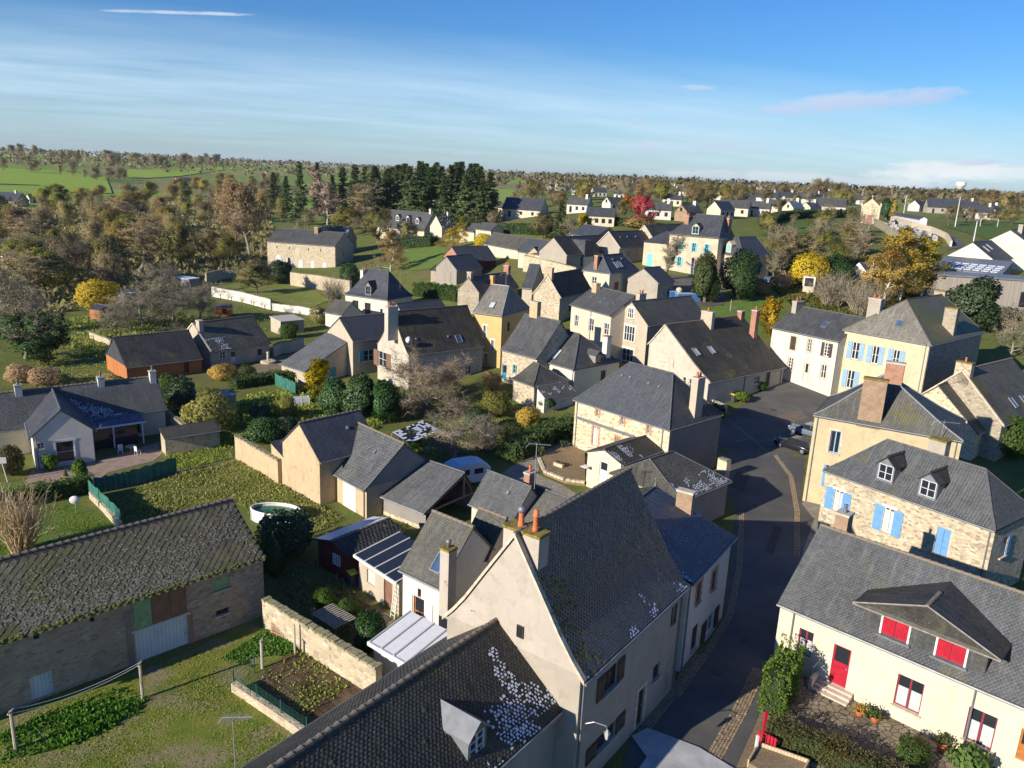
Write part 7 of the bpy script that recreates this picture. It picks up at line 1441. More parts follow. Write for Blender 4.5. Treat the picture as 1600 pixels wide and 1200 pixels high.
cp = (51.10,158.20); car('small dark car parked beside the town hall wing', cp, rad(40), (.03, .04, .08), None); cp = (38.31,151.59); car('pale car hidden between the two evergreens', cp, rad(20), (.35, .36, .38), None); cp = (38.25,462.60); car('white car by the far meadow house', cp, rad(-20), (.7, .7, .7), None)

# bins, pots, garden furniture
def bin_(label, p, rz, col): t = thing('wheelie_bin', label, 'bin', at(p), rz); b = MB(); b.prism([(-.26, -.3), (.26, -.3), (.26, .3), (-.26, .3)], .06, .95); part('body', b, plain('bin_grey', (.05, .055, .06), .5, .1), t); b = MB(); b.box(-.29, .29, -.34, .36, .95, 1.03); part('lid', b, col, t); b = MB(); b.tube([(-.24, .28, .1), (.24, .28, .1)], .1, 8); part('wheel', b, DARK, t)
bin_('wheelie bin with yellow lid beside the white gable house', (27.96,95.58), .5, YEL); bin_('yellow lidded bin in the corner by the red shed', (-10.46,49.30), .6, YEL)
def pot(label, p, r, h, leaf=None, ph=.5, mat=None, group=None, z=0.):
    t = thing('plant_pot', label, 'plant pot', at(p, z), 0, group); b = MB(); b.lathe([(r*.7, 0), (r*.9, h*.7), (r, h*.9), (r*1.05, h), (r*.85, h), (r*.8, h*.85)], n=12); part('pot', b, mat or TERRA, t, True)
    ng = np.random.default_rng(int(p[0]*100) % 9999+7); N = 220; q = ng.normal(size=(N, 3))*np.array([r*.7, r*.7, ph*.28])+np.array([0, 0, h+ph*.4]); link('foliage', quads_mesh('foliage', leaf_quads(q, N, r*.55, ng, .02), leaf or L_GRN), t)
pot('terracotta pot of yellow flowers nearest the front steps', (19.99,37.64), .26, .34, L_YEL, .35); pot('terracotta pot with trailing green plant under the wide window', (20.63,37.15), .26, .36, L_GRN, .4); pot('dark small pot tucked left of the trailing plant', (20.47,37.51), .16, .26, L_HED, .35, DARK)
pot('round terracotta pot at the downpipe of the cream house', (23.24,35.13), .28, .5, L_GRN, .45); 
pot('dark barrel planter on the left rim of the brown terrace', (3.37,76.18), .25, .5, L_GRN, .5, DBROWN, z=.45); pot('wooden barrel planter at the back rim of the brown terrace', (5.68,79.02), .25, .5, L_DRK, .2, DBROWN, z=.45); pot('stone urn planter by the wall of the stone house', (7.26,80.25), .25, .55, L_GRN, .2, GRANITE, z=.45)
p = (5.01,73.30); t = thing('planter_box', 'rectangular stone trough with low plants on the brown terrace', 'planter', at(p, .45), rad(-40)); b = MB(); b.box(-.55, .55, -.22, .22, 0, .32); part('trough', b, GRANITE, t); ng = np.random.default_rng(4); q = ng.uniform(-1, 1, (160, 3))*np.array([.5, .18, .08])+np.array([0, 0, .4]); link('foliage', quads_mesh('foliage', leaf_quads(q, 160, .12, ng, .02), L_GRN), t)
p = (13.89,34.54); t = thing('garden_gate', 'low crimson wooden gate beside the brown clipped hedge', 'gate', (p[0], p[1], 0), rad(-40))
for i in range(6): b = MB(); b.box(-.5+i*.17, -.5+i*.17+.13, -.02, .02, .1, .95); part('slat', b, RED, t)
for zz in (.25, .78): b = MB(); b.box(-.52, .52, .02, .06, zz, zz+.09); part('rail', b, RED, t)
p = (14.07,35.60); t = thing('gate_post', 'tall crimson post standing behind the crimson gate', 'post', (p[0], p[1], 0), .2); b = MB(); b.box(-.07, .07, -.07, .07, -.1, 1.5); part('shaft', b, RED, t)
p = (13.27,34.22); single('white_post', (lambda b: (b.box(-.06, .06, -.06, .06, -.1, 1.1), b)[1])(MB()), WPAINT, 'white painted gate post left of the crimson gate', 'post', (p[0], p[1], 0), .2)
q = [(12.59,33.19),(13.48,34.51),(15.66,33.38),(14.36,31.61)]
t = thing('raised_bed', 'raised bed edged with pale new planks at the bottom edge', 'raised bed')
for a, b in zip(q, q[1:]): A, B_ = Vector((*a, 0)), Vector((*b, 0)); d = (B_-A); L_ = d.length; d.normalize(); nn = Vector((-d.y, d.x, 0)); b_ = MB(); T = lambda x, y, z, A=A, d=d, nn=nn: A+d*x+nn*y+Vector((0, 0, z)); b_.box(0, L_, -.04, .04, 0, .5, T); part('plank', b_, PALEWOOD, t)
b_ = MB(); b_.prism(q, 0, .3); part('soil', b_, DIRT, t)
# wall lantern of the tall house
t = thing('street_lantern', 'old street lantern on a curled bracket on the tall house wall', 'street lamp', tuple(BIG.root.matrix_basis @ Vector((-BIG.L/2+.5, -BIG.W/2+OV, 4.0))), BIG.root.rotation_euler.z)
b = MB(); b.tube([(0, 0, 0), (.25, -.5, .22), (.5, -1.0, .1), (.55, -1.05, -.1)], .03, 6); part('bracket', b, STEEL, t); b = MB(); b.lathe([(.07, -.6), (.13, -.32), (.15, -.28)], (.55, -1.05, 0), 6); part('glass', b, CURT, t); b = MB(); b.lathe([(.18, -.28), (.09, -.16), (.03, -.08)], (.55, -1.05, 0), 6); part('hood', b, ZINCD, t)
antenna('tall tv aerial rising in front of the lawn', (*(-11.48,29.24), 0), (-11.48,29.24,4.84)[2], el=1.3, ang=.1)
q = Vector((2.57,-0.04,5.72)); R_ = bpy.data.objects['yard_building']; antenna('very tall tv aerial mast above the yard building roof', tuple(R_.matrix_basis @ q), 3.6, el=1.6, ang=-.1)
for k, pp, lab, h in (('cream', (617, 470, 615, 436), 'tv aerial on a mast in front of the bright cream villa', 4.2), ('O', (800, 447, 801, 428), 'tv aerial above the ochre house roof', 2.6), ('fbarn', (476, 358, 474, 341), 'tv aerial on the stone farmhouse ridge', 3.2)):
    r_ = {'cream': (4.54,0.66,4.94), 'O': (0.82,-0.77,9.89), 'fbarn': (-2.11,0.37,10.84)}[k]; n_ = {'cream': 'hipped_villa', 'O': 'ochre_house', 'fbarn': 'stone_farmhouse'}[k]; antenna(lab, tuple(bpy.data.objects[n_].matrix_basis @ Vector(r_)), h, el=1.8, ang=.3)
q = (4.31,-3.97,8.22); antenna('tv aerial over the white ridge of the stained yellow house', tuple(bpy.data.objects['chimney_house'].matrix_basis @ Vector(q)), 1.7, el=1.9, ang=-.2)
# fountain, slide, goals, dish on pole and other small things
p = (-36.11,112.78); t = thing('fountain', 'pale stone basin fountain with central pillar in the courtyard', 'fountain', at(p)); b = MB(); b.lathe([(1.1, 0), (1.15, .35), (1.0, .4), (.95, .25), (.1, .22)], n=16); part('basin', b, GRANITE, t); b = MB(); b.lathe([(.3, .2), (.18, .5), (.16, 1.4), (.26, 1.5), (.1, 1.7)], n=10); part('pillar', b, GRANITE, t)
p = (-63.35,113.42); t = thing('slide', 'small yellow garden slide on the lawn', 'slide', at(p), rad(30))
b = MB(); b.tube([(-1.1, 0, .1), (-.6, 0, .25), (.5, 0, 1.25), (.75, 0, 1.3)], .26, 6); part('chute', b, YEL, t)
for y in (-.3, .3): b = MB(); b.tube([(.95, y, 0), (.75, y, 1.9)], .04, 5); part('leg', b, plain('play_frame_green', (.05, .12, .1), .6), t)
p = (-65.26,117.52); t = thing('swing_frame', 'small timber swing frame behind the yellow slide', 'swing', at(p), rad(20))
for x in (-.9, .9):
    for y in (-.4, .4): b = MB(); b.tube([(x, y, 0), (x, 0, 2.1)], .05, 5); part('leg', b, TIMBER, t)
b = MB(); b.tube([(-.95, 0, 2.1), (.95, 0, 2.1)], .05, 5); part('beam', b, TIMBER, t); b = MB(); b.tube([(-.25, 0, 2.1), (-.25, 0, .5), (.25, 0, .5), (.25, 0, 2.1)], .015, 4); part('seat', b, YEL, t)
p = (-34.81,58.58); t = thing('satellite_dish', 'white satellite dish on a short pole standing on the back lawn', 'satellite dish', at(p), rad(200)); b = MB(); b.tube([(0, 0, 0), (0, 0, .95)], .03, 6); part('pole', b, STEEL, t); b = MB(); b.lathe([(.02, 0), (.3, .06), (.42, .15), (.43, .17), (.28, .09), (.02, .03)], n=14); o = part('dish', b, WPAINT, t, True); o.location = (0, 0, 1.1); o.rotation_euler = (rad(75), 0, 0); b = MB(); b.tube([(0, -.1, .95), (0, -.6, .95)], .02, 5); part('arm', b, STEEL, t)
p = (-44.03,64.38); t = thing('rotary_post', 'white leaning ornament on a pale stake at the left edge', 'garden ornament', at(p), .4); b = MB(); b.tube([(0, 0, 0), (-.3, .1, 2.0)], .05, 6); part('stake', b, WPAINT, t); b = MB(); b.box(-.5, .1, -.02, .04, 1.75, 2.3); part('panel', b, WPAINT, t)
p = (-39.45,65.39); t = thing('planter_urn', 'small urn with clipped plant on the pinkish patio', 'plant pot', at(p)); b = MB(); b.lathe([(.2, 0), (.12, .1), (.3, .35), (.32, .4)], n=10); part('urn', b, GRANITE, t); b = MB(); b.lathe([(.22, .4), (.12, .8), (.02, 1.1)], n=8); part('plant', b, plain('dark_plant', (.04, .07, .02), .9, .3), t)
p = (-37.14,72.76); t = thing('garden_table', 'pale round garden table in front of the glass verandah', 'table', at(p)); b = MB(); b.lathe([(.5, .7), (.5, .74), (.02, .74)], n=14); part('table_top', b, PALEWOOD, t); b = MB(); b.lathe([(.25, 0), (.05, .1), (.05, .7)], n=8); part('leg', b, PALEWOOD, t)
for s, l in ((-.9, 'white garden chair left of the round table'), (.8, 'white garden chair right of the round table')):
    t = thing('garden_chair', l, 'chair', at((p[0]+s, p[1]-.3)), .4 if s < 0 else 2.6); b = MB(); b.box(-.22, .22, -.22, .22, .4, .44); part('seat', b, PLASTW, t); b = MB(); b.box(-.22, .22, .19, .23, .44, .9); part('backrest', b, PLASTW, t)
    for x in (-.19, .19):
        for y in (-.19, .19): b = MB(); b.box(x-.02, x+.02, y-.02, y+.02, 0, .4); part('leg', b, PLASTW, t)
p = (-33.52,88.28); t = thing('tool_shed', 'small beige metal tool shed near the olive shrub', 'shed', at(p), rad(-40)); b = MB(); b.prism([(-1.1, -.8), (1.1, -.8), (1.1, .8), (-1.1, .8)], 0, 1.9); part('wall', b, BEIGE, t); b = MB(); b.box(-1.2, 1.2, -.9, .9, 1.9, 2.0); part('roof', b, ZINC, t)
p = (-25.56,91.68); t = thing('cloche', 'small clear plastic cloche tunnel in the vegetable garden', 'cloche', at(p), rad(30)); b = MB()
for i in range(7): a_, c_ = i*math.pi/7, (i+1)*math.pi/7; b.poly([(-.9, .75*math.cos(a_), 1.05*math.sin(a_)), (.9, .75*math.cos(a_), 1.05*math.sin(a_)), (.9, .75*math.cos(c_), 1.05*math.sin(c_)), (-.9, .75*math.cos(c_), 1.05*math.sin(c_))])
part('cover', b, plain('milky_plastic', (.42, .44, .4), .4, .1), t)
for x in (-.9, 0, .9): b = MB(); b.tube([(x, .76*math.cos(i*math.pi/8), 1.06*math.sin(i*math.pi/8)) for i in range(9)], .025, 5); part('hoop', b, PLASTW, t)
# frosty flat sheet roof in the orchard
q = [(-12.30,77.88,1.60), (-9.64,82.40,1.60), (-7.46,81.67,1.60), (-10.00,74.74,1.60)]; t = thing('sheet_roof', 'low flat garden shelter with frosty dark sheets in the orchard', 'shelter'); zz = terrain(q[0][0], q[0][1])
b = MB(); b.prism([(x[0], x[1]) for x in q], zz+1.55, zz+1.62); r_ = part('roof', b, DARK, t); fb = MB(); A, B_, D_ = Vector(q[0][:2]+(0,)), Vector(q[1][:2]+(0,)), Vector(q[3][:2]+(0,))
for i in range(16):
    for j in range(9):
        if nz(i*.5, j*.6, 1., 1)+random.uniform(-.5, .5) > -.1: c = A+(B_-A)*(i+.5)/16+(D_-A)*(j+.5)/9; u, v = (B_-A)/34, (D_-A)/21; fb.poly([tuple(c-u-v+Vector((0, 0, zz+1.64))), tuple(c+u-v+Vector((0, 0, zz+1.64))), tuple(c+u+v+Vector((0, 0, zz+1.64))), tuple(c-u+v+Vector((0, 0, zz+1.64)))])
part('frost', fb, SNOW, t, kind='stuff')
for x in q: b = MB(); b.box(x[0]-.05, x[0]+.05, x[1]-.05, x[1]+.05, zz-.2, zz+1.55); part('post', b, TIMBER, t)
for pp, lab, w_ in (((-81.73,193.87), 'frost whitened flat roof left of the white garden wall', 5.5), ((-83.66,167.16), 'small frosty sheet roof behind the yellow green bush', 3.2)):
    t = thing('frosty_shed', lab, 'shed', at(pp), rad(-25)); b = MB(); b.box(-w_/2, w_/2, -1.6, 1.6, -.5, 1.9); part('wall', b, GREY, t); b = MB(); b.box(-w_/2-.2, w_/2+.2, -1.8, 1.8, 1.9, 2.0); part('roof', b, plain('frosted_sheet', (.6, .66, .76), .6, .12, .8), t)
# goal posts, floodlights, water tower
def goal(label, a, b, h, t_=.06):
    t = thing('goal', label, 'goal posts'); za, zb = terrain(*a), terrain(*b)
    for p, z in ((a, za), (b, zb)): m = MB(); m.tube([(p[0], p[1], z-.2), (p[0], p[1], z+h)], t_, 6); part('post', m, WPAINT, t)
    m = MB(); m.tube([(*a, za+h), (*b, zb+h)], t_, 6); part('crossbar', m, WPAINT, t)
goal('white football goal on the pitch at right', (154.13,270.11), (160.17,270.54), 2.6, .09); goal('small white training goal by the school meadow hedge', (104.97,280.49), (106.71,281.58), 3.4, .1)
def mast(label, V_, name='floodlight_mast'): t = thing(name, label, 'floodlight', at(V_)); b = MB(); b.tube([(0, 0, -.3), (0, 0, V_[2])], [.16, .1], 8); part('pole', b, PLASTW, t); b = MB(); b.box(-.7, .7, -.15, .15, V_[2]-.5, V_[2]); part('lamp_head', b, ZINC, t)
mast('tall pale floodlight mast in front of the water tower', (141.04,261.17,10.12)); mast('thin floodlight mast behind the white pavilion', (172.82,364.55,8.14)); mast('near floodlight mast at the pitch corner', (122.93,217.10,5.86))
V_ = (462.60,859.99,14.86); d_ = math.hypot(V_[0], V_[1]); t = thing('water_tower', 'white mushroom shaped water tower on the skyline', 'water tower', (V_[0], V_[1], terrain(V_[0], V_[1]))); hh = V_[2]*1.3; b = MB(); b.lathe([(hh*.14, -2), (hh*.1, hh*.5), (hh*.12, hh*.62)], n=16); part('shaft', b, WPAINT, t); b = MB(); b.lathe([(hh*.12, hh*.62), (hh*.26, hh*.8), (hh*.26, hh*.97), (hh*.1, hh)], n=18); part('tank', b, WPAINT, t)
# chapel and graves of the cemetery
p = (113.46,261.69); t = thing('chapel', 'pale stone chapel front with pediment and red door above the cemetery', 'chapel', at(p), rad(-28)); b = MB(); b.prism([(-3.6, -2.5), (3.6, -2.5), (3.6, 4), (-3.6, 4)], -2, 6.2); part('wall', b, ST_GOLD, t); b = MB(); b.poly([(-3.8, -2.6, 6.2), (3.8, -2.6, 6.2), (0, -2.6, 9.2)]); b.poly([(-3.8, -2.2, 6.2), (0, -2.2, 9.2), (3.8, -2.2, 6.2)]); part('pediment', b, ST_GOLD, t); b = MB()
for s in (-1, 1): b.poly([(0, -2.5, 9.1), (0, 4, 9.1), (s*3.9, 4, 6.15), (s*3.9, -2.5, 6.15)])
part('roof', b, SL_MID, t); b = MB(); b.box(-1., 1., -2.56, -2.5, 0, 3.2); part('door', b, plain('faded_red_door', (.35, .14, .1), .7), t); b = MB(); b.tube([(0, -2.4, 9.1), (0, -2.4, 10.6)], .14, 5); b.tube([(-.5, -2.4, 10.1), (.5, -2.4, 10.1)], .12, 5); part('cross', b, GRANITE, t)
for x in (-3.6, 3.6): b = MB(); b.box(x-.3, x+.3, -2.7, -2.2, 6.2, 7.6); part('pinnacle', b, GRANITE, t)
t.scale = (.78, .78, .85)
gm_ = []
for k in range(3):
    b = MB(); b.box(-.5, .5, -1., .8, -.3, .25); s_ = MB(); h = (1., 1.3, .8)[k]; s_.box(-.42, .42, .8, .95, -.3, h); gm_.append((b.mesh('slab', plain(('grave_grey', 'grave_pale', 'grave_dark')[k], ((.2, .2, .21), (.32, .31, .29), (.08, .08, .09))[k], .5)), s_.mesh('headstone', MATS[('grave_grey', 'grave_pale', 'grave_dark')[k]])))
for i, (x, y) in enumerate([(103.8,217.9),(112.6,241.4),(116.4,228.0),(103.5,208.0),(103.8,212.5),(111.6,220.8),(112.5,231.6),(105.4,227.7),(107.6,222.8),(109.3,219.9),(107.1,218.2),(109.6,235.6),(112.4,227.2),(117.4,235.5),(107.2,213.5),(102.7,204.8),(105.1,225.1),(108.4,230.6),(102.2,215.5),(116.9,252.3),(107.1,209.9),(111.6,224.2),(109.3,233.0),(119.9,258.7),(117.9,240.0),(111.9,216.5),(102.2,210.6),(116.3,245.8),(109.8,211.7),(103.7,221.2),(108.1,225.3),(112.5,249.5),(117.2,257.2),(115.0,234.1),(110.8,244.6),(116.8,242.5),(122.4,264.6),(110.1,238.6),(108.7,216.2),(114.3,251.7),(105.4,206.4),(119.0,247.3),(120.3,262.0),(114.1,223.4),(116.1,230.8),(106.8,234.5),(118.5,249.7),(112.5,234.4),(115.1,240.7),(110.8,228.9),(107.8,228.0),(113.5,245.3),(120.3,255.0),(105.7,215.8),(114.8,226.2),(111.1,214.0),(115.4,254.6),(106.1,220.4),(107.9,237.6),(112.5,237.7)]):
    t = thing('grave', 'stone grave in the crowded cemetery on the hill', 'grave', at((x, y)), rad(-28+random.uniform(-4, 4)), 'graves of the cemetery'); a_ = gm_[i % 3]; link('slab', a_[0], t); link('headstone', a_[1], t)
# blue car-port and recycling boxes in front of the town hall drive
for pp, lab, s_ in (((28.79,143.68), 'blue container left of the town hall gate', 1.1), ((31.12,142.36), 'long pale blue container by the town hall gate', 2.2)):
    t = thing('blue_container', lab, 'container', at(pp), rad(15)); b = MB(); b.box(-s_, s_, -.7, .7, 0, 1.3); part('body', b, plain('container_blue', (.07, .16, .36), .5, .15), t); b = MB(); b.box(-s_-.05, s_+.05, -.75, .75, 1.3, 1.4); part('lid', b, plain('container_lid', (.3, .4, .55), .5, .1), t)
p = (29.68,143.40); single('gate_pier', (lambda b: (b.lathe([(.5, -.2), (.5, 1.6), (.6, 1.7), (.45, 2.), (.1, 2.15)], n=12), b)[1])(MB()), GRANITE, 'rounded pale stone gate pier by the town hall drive', 'gate pier', at(p))
for V_, lab in (((37.58,136.90,2.02), 'thin white stake in the sloping meadow'), ((41.54,144.92,2.60), 'wooden pole right of the larger evergreen'), ((28.00,156.62,1.74), 'slim post by the town hall drive')): post(lab, V_, .06, POSTW, 'stake', False)
p = (56.31,152.32); t = thing('small_kiosk', 'little white framed hut with dark opening among the shrubs', 'hut', at(p), rad(-20)); b = MB(); b.box(-1., 1., -.9, .9, -.4, 1.3); part('wall', b, CREAM, t); b = MB(); b.box(-.8, .8, -.98, -.9, 1.3, 2.7); part('dark_opening', b, DARK, t); b = MB(); b.box(-1.1, -.8, -1., .9, 1.3, 2.9); b.box(.8, 1.1, -1., .9, 1.3, 2.9); b.box(-1.1, 1.1, -1., .9, 2.9, 3.1); part('frame', b, WPAINT, t)
# overhead wires
for a, b, l in (((7.84,33.16,7.00), (19.96,32.26,8.20), None),): pass
w = MB(); A = BIG.root.matrix_basis @ Vector((-BIG.L/2-.1, 2.2, BIG.hE+1.1)); B_ = bpy.data.objects['wooden_door_cottage'].matrix_basis @ Vector((1.6, -2.6, 4.3)); w.tube([A.lerp(B_, k/6)-Vector((0, 0, .25*4*(k/6)*(1-k/6))) for k in range(7)], .012, 4); single('cable', w, DARK, 'black cable from the slim stone stack to the tall house gable', 'wire')

# marks and covers on the road
for i, (q, r) in enumerate((((22.59,66.63), .35), ((29.10,84.40), .35), ((12.95,41.07), .35), ((32.40,93.68), .4), ((15.65,44.63), .3))):
    b = MB(); b.lathe([(r, 0), (r, .012), (r*.93, .016), (.01, .016)], (q[0], q[1], terrain(*q)+.014), 18); o = link('manhole_cover', b.mesh('manhole_cover', plain('cast_iron', (.05, .045, .04), .6, .3, 6.)), None, label=('iron manhole cover in the street by the street house corner', 'iron manhole cover on the square left of the black car', 'iron manhole cover in the shaded street below the tall house', 'iron manhole cover at the upper end of the square', 'small iron cover in the street beside the cream house corner')[i], category='manhole cover')
PATCH_M = plain('fresh_asphalt', (.05, .048, .045), .8, .2, 3.); FADED = plain('faded_road_paint', (.24, .23, .21), .85, .3, 2.)
sheet('road_patch', [(21.39,71.07), (23.33,75.58), (24.32,74.46), (22.35,69.59)], .017, PATCH_M); sheet('road_patch', [(20.75,57.59), (23.08,62.60), (23.60,62.15), (21.16,56.75)], .017, PATCH_M); sheet('road_patch', [(32.14,91.73), (35.85,94.06), (36.04,91.78), (32.60,89.21)], .018, plain('reddish_patch', (.15, .115, .09), .85, .25, 2.))
def line(a, b, w=.1):
    A, B_ = Vector((*a, 0)), Vector((*b, 0)); d = (B_-A).normalized(); n = Vector((-d.y, d.x, 0))*w/2; sheet('road_marking', [tuple((A-n).xy), tuple((B_-n).xy), tuple((B_+n).xy), tuple((A+n).xy)], .022, FADED)
line((26.00,90.13), (27.56,84.57)); line((27.56,84.57), (28.41,80.62)); line((25.40,84.03), (27.74,85.25))
# ---------------------------------------------------------------- trees, shrubs and hedges
plant('magnolia', (-65.82,108.03,9.26,7.70), 'big dark glossy magnolia on the lawn left of the orange clad barn')
plant('bare', (-70.28,109.96,10.62,11.54), 'large grey leafless tree at the far left above the magnolia'); plant('bare2', (-85.18,128.65,9.65,11.72), 'leafless tree cut by the left edge behind the magnolia')
plant('goldbush', (-83.55,156.32,8.26,5.94), 'yellow green bush beside the small orange cabin', 'shrub')
for i, (s, l) in enumerate((((-66.39,137.61,10.51,8.46), 'spreading leafless apple tree left in the old orchard'), ((-62.27,141.34,9.84,8.66), 'leafless apple tree in the middle of the old orchard'), ((-60.17,147.87,9.05,8.32), 'leafless apple tree right in the old orchard by the white wall'), ((-80.68,176.86,10.16,8.66), 'leafless apple tree at the back of the old orchard'), ((-68.72,131.79,6.58,5.52), 'small leafless apple tree left of the old orchard'), ((-53.99,122.75,4.71,3.74), 'small leafless sapling above the orange clad barn'))): plant('apple%d' % (i % 3), s, l)
plant('olive', (-62.11,186.76,8.57,8.20), 'round olive leaved tree left of the stone retaining wall'); plant('laurel', (-61.66,204.33,6.67,5.64), 'dark laurel clump against the stone retaining wall', 'shrub'); plant('ivy', (-40.19,189.63,5.27,6.16), 'dark ivy covered shrub left of the bright cream villa', 'shrub')
plant('thicket', (-39.87,171.36,6.19,5.62), 'pale many stemmed bare shrub left of the bright cream villa', 'shrub'); plant('birchthin', (-33.45,208.39,9.13,10.66), 'thin golden birch in front of the villa lawn')
plant('birchthin2', (-18.50,222.34,6.45,6.70), 'small weeping birch left of the brick gabled barn'); plant('birchthin3', (-17.50,237.17,4.96,8.22), 'slim golden birch behind the plank barns')
plant('yellow', (-24.14,94.09,3.51,5.40), 'small bright yellow tree in front of the sloping annex')
for i, (s, l) in enumerate((((-20.08,88.11,4.50,4.20), 'large dark green shrub right of the bright yellow tree'), ((-17.09,87.41,4.77,4.92), 'tall dark shrub in the middle of the garden hedge'), ((-14.58,85.79,3.81,4.54), 'dark green shrub left of the big leafless apple tree'), ((-25.50,77.84,3.62,2.66), 'dark round shrub behind the tan barn'), ((-23.73,78.92,3.12,2.56), 'dark shrub hard behind the tan barn gable'), ((-27.98,84.12,2.59,2.24), 'dark shrub above the tan garden wall'))): plant('laurel%d' % (i % 3), s, l, 'shrub')
plant('bigapple', (-10.15,89.20,10.77,8.22), 'big twiggy leafless apple tree in front of the white steep gable'); plant('apple2', (-5.80,74.26,7.19,5.50), 'small spreading apple tree beside the frosty shelter')
plant('olivebush', (-32.14,80.31,4.96,4.86), 'broad olive green shrub right of the glass verandah', 'shrub'); plant('ivy2', (-37.53,85.60,3.80,4.38), 'dark evergreen mass right of the long cottage roof', 'shrub'); plant('bush', (-41.66,91.41,2.80,3.20), 'dark leafy bush at the corner of the orange clad barn', 'shrub')
plant('topiary', (17.70,63.87,1.46,2.16), 'round bright topiary in the dark yard beside the street', 'shrub'); plant('thuja', (-37.62,64.55,1.24,2.52), 'small bright green thuja column on the pinkish patio', 'shrub')
plant('clipped', (-44.70,65.99,2.31,2.80), 'rounded clipped shrub at the left edge by the cottage', 'shrub'); plant('topiary2', (-42.01,67.44,1.41,1.74), 'potted yellow green shrub before the garage opening', 'shrub')
plant('straw', (-35.04,51.92,4.10,4.62), 'leafless pale shrub with long upright stems behind the stone barn', 'shrub'); plant('ivy3', (-16.16,53.14,4.00,3.60), 'dark ivy mass in the shaded corner by the pool', 'shrub'); plant('ivy4', (-16.30,50.03,1.81,2.96), 'dark ivy climbing beside the stone barn end', 'shrub')
plant('laurel4', (-7.87,41.69,2.01,2.34), 'clipped glossy green ball shrub below the slatted wood store', 'shrub'); plant('bush2', (-11.53,45.79,1.67,1.58), 'leafy rose bush in the shaded garden', 'shrub'); plant('bush3', (-10.05,45.14,1.57,1.30), 'low green bush left of the clipped ball shrub', 'shrub')
hedge('tall bright green clipped hedge at the corner of the red window house', [(15.24,37.64), (16.64,39.76)], 1.25, 2.75, L_THU, .13, 190); plant('topiary3', (17.57,43.11,1.03,0.82), 'variegated bush on top end of the tall bright hedge', 'shrub')
hedge('long low brownish clipped hedge along the bottom edge', [(14.75,35.16), (17.05,33.82), (19.41,31.91)], 1.3, 1.2, L_HEDB, .11, 210)
plant('bush4', (21.06,34.07,1.96,1.30), 'green bush at the right end of the low brown hedge', 'shrub'); plant('weeds', (23.74,33.61,1.93,1.30), 'leafy plants at the bottom right corner', 'plant')
hedge('dark hedge with bright top between orchard and gravel drive', [(0.34,76.17), (3.42,80.98), (6.64,84.11)], 2.4, 1.9, L_HED, .2, 60); hedge('clipped hedge right of the curved wall', [(-35.40,97.98), (-31.81,102.01), (-27.33,104.02)], 1.8, 1.3, L_HED, .2, 55)
hedge('hedge along the shaded side of the left lawn', [(-41.77,58.20), (-38.70,60.88), (-36.33,63.09)], 1.2, 1.5, L_HED, .16, 80); hedge('dark clipped hedge below the plank barn', [(-20.33,165.61), (-15.03,158.45), (-11.25,153.01)], 2.4, 2.6, L_HED, .3, 34); hedge('dark hedge block in front of the dormer villa', [(-38.34,259.57), (-27.06,248.08)], 4, 3., L_DRK, .35, 26)
hedge('long dark hedge behind the school meadow', [(72.35,234.14), (83.92,257.74), (98.72,276.62), (115.66,290.77)], 2.5, 2.6, L_DRK, .4, 24); hedge('dark hedge below the two school trees', [(-3.92,237.42), (5.14,218.11), (11.49,206.18)], 3, 2.6, L_DRK, .4, 24); hedge('dark hedge by the red maple', [(25.59,218.81), (30.79,216.05), (35.22,222.67)], 3, 2., L_DRK, .4, 24)
hedge('low hedge around the white gable forecourt', [(24.36,92.40), (25.35,90.62)], .7, 1.3, L_DRK, .14, 110); plant('topiary4', (28.95,95.69,1.94,1.50), 'round yellow green potted bush by the garage', 'shrub'); plant('bush5', (32.55,99.92,1.51,1.22), 'low dark bush against the long white house wall', 'shrub')
plant('evergreen', (34.18,142.02,4.87,8.28), 'narrow dark evergreen left in front of the town hall wing'); plant('holly', (40.80,144.80,6.37,8.88), 'larger rounded evergreen in front of the town hall wing'); plant('pollard', (29.05,156.80,6.36,9.52), 'pollarded bare tree with thick trunk before the town hall')
plant('yellow2', (40.50,121.95,5.23,6.88), 'golden yellow tree left of the quoined cream house'); plant('laurel5', (77.79,132.60,8.92,8.26), 'dark dense yew right of the square pyramid roof'); plant('bare3', (75.57,117.75,6.04,8.44), 'small leafless tree at the right edge behind the yew')
for i, (s, l) in enumerate((((72.48,149.12,10.67,14.06), 'tallest golden birch with white forked trunk near the cemetery'), ((67.79,144.92,7.56,11.68), 'golden birch left of the white forked trunk'), ((79.07,153.83,8.74,11.82), 'golden birch right of the white forked trunk'), ((67.02,148.23,6.03,9.08), 'small golden birch beside the white gable shed'))): plant('birch%d' % (i % 2), s, l)
plant('holly2', (63.83,157.94,6.40,5.84), 'dark green holly beside the yellow green bush'); plant('goldbush2', (57.23,155.81,6.83,6.76), 'broad yellow green bush left of the dark holly', 'shrub'); plant('rustbush', (45.77,148.26,4.10,3.38), 'reddish bare bush right of the larger evergreen', 'shrub'); plant('thicket2', (57.74,143.31,8.65,5.84), 'tangle of brown scrub below the dark holly', 'shrub'); plant('thicket3', (60.98,138.20,7.46,5.66), 'tangle of brown scrub behind the pyramid roof', 'shrub'); plant('rustbush2', (51.84,153.92,3.25,3.74), 'dark brown conical bush beside the parked car', 'shrub')
p = (71.49,162.32); t = thing('white_shed', 'small white gabled shed behind the birches', 'shed', at(p), rad(25)); b = MB(); b.prism([(-2.5, -2), (2.5, -2), (2.5, 2), (-2.5, 2)], -1, 2.6)
for x in (-2.5, 2.5): b.poly([(x, -2, 2.6), (x, 2, 2.6), (x, 0, 4.2)])
part('wall', b, WPAINT, t); r = MB()
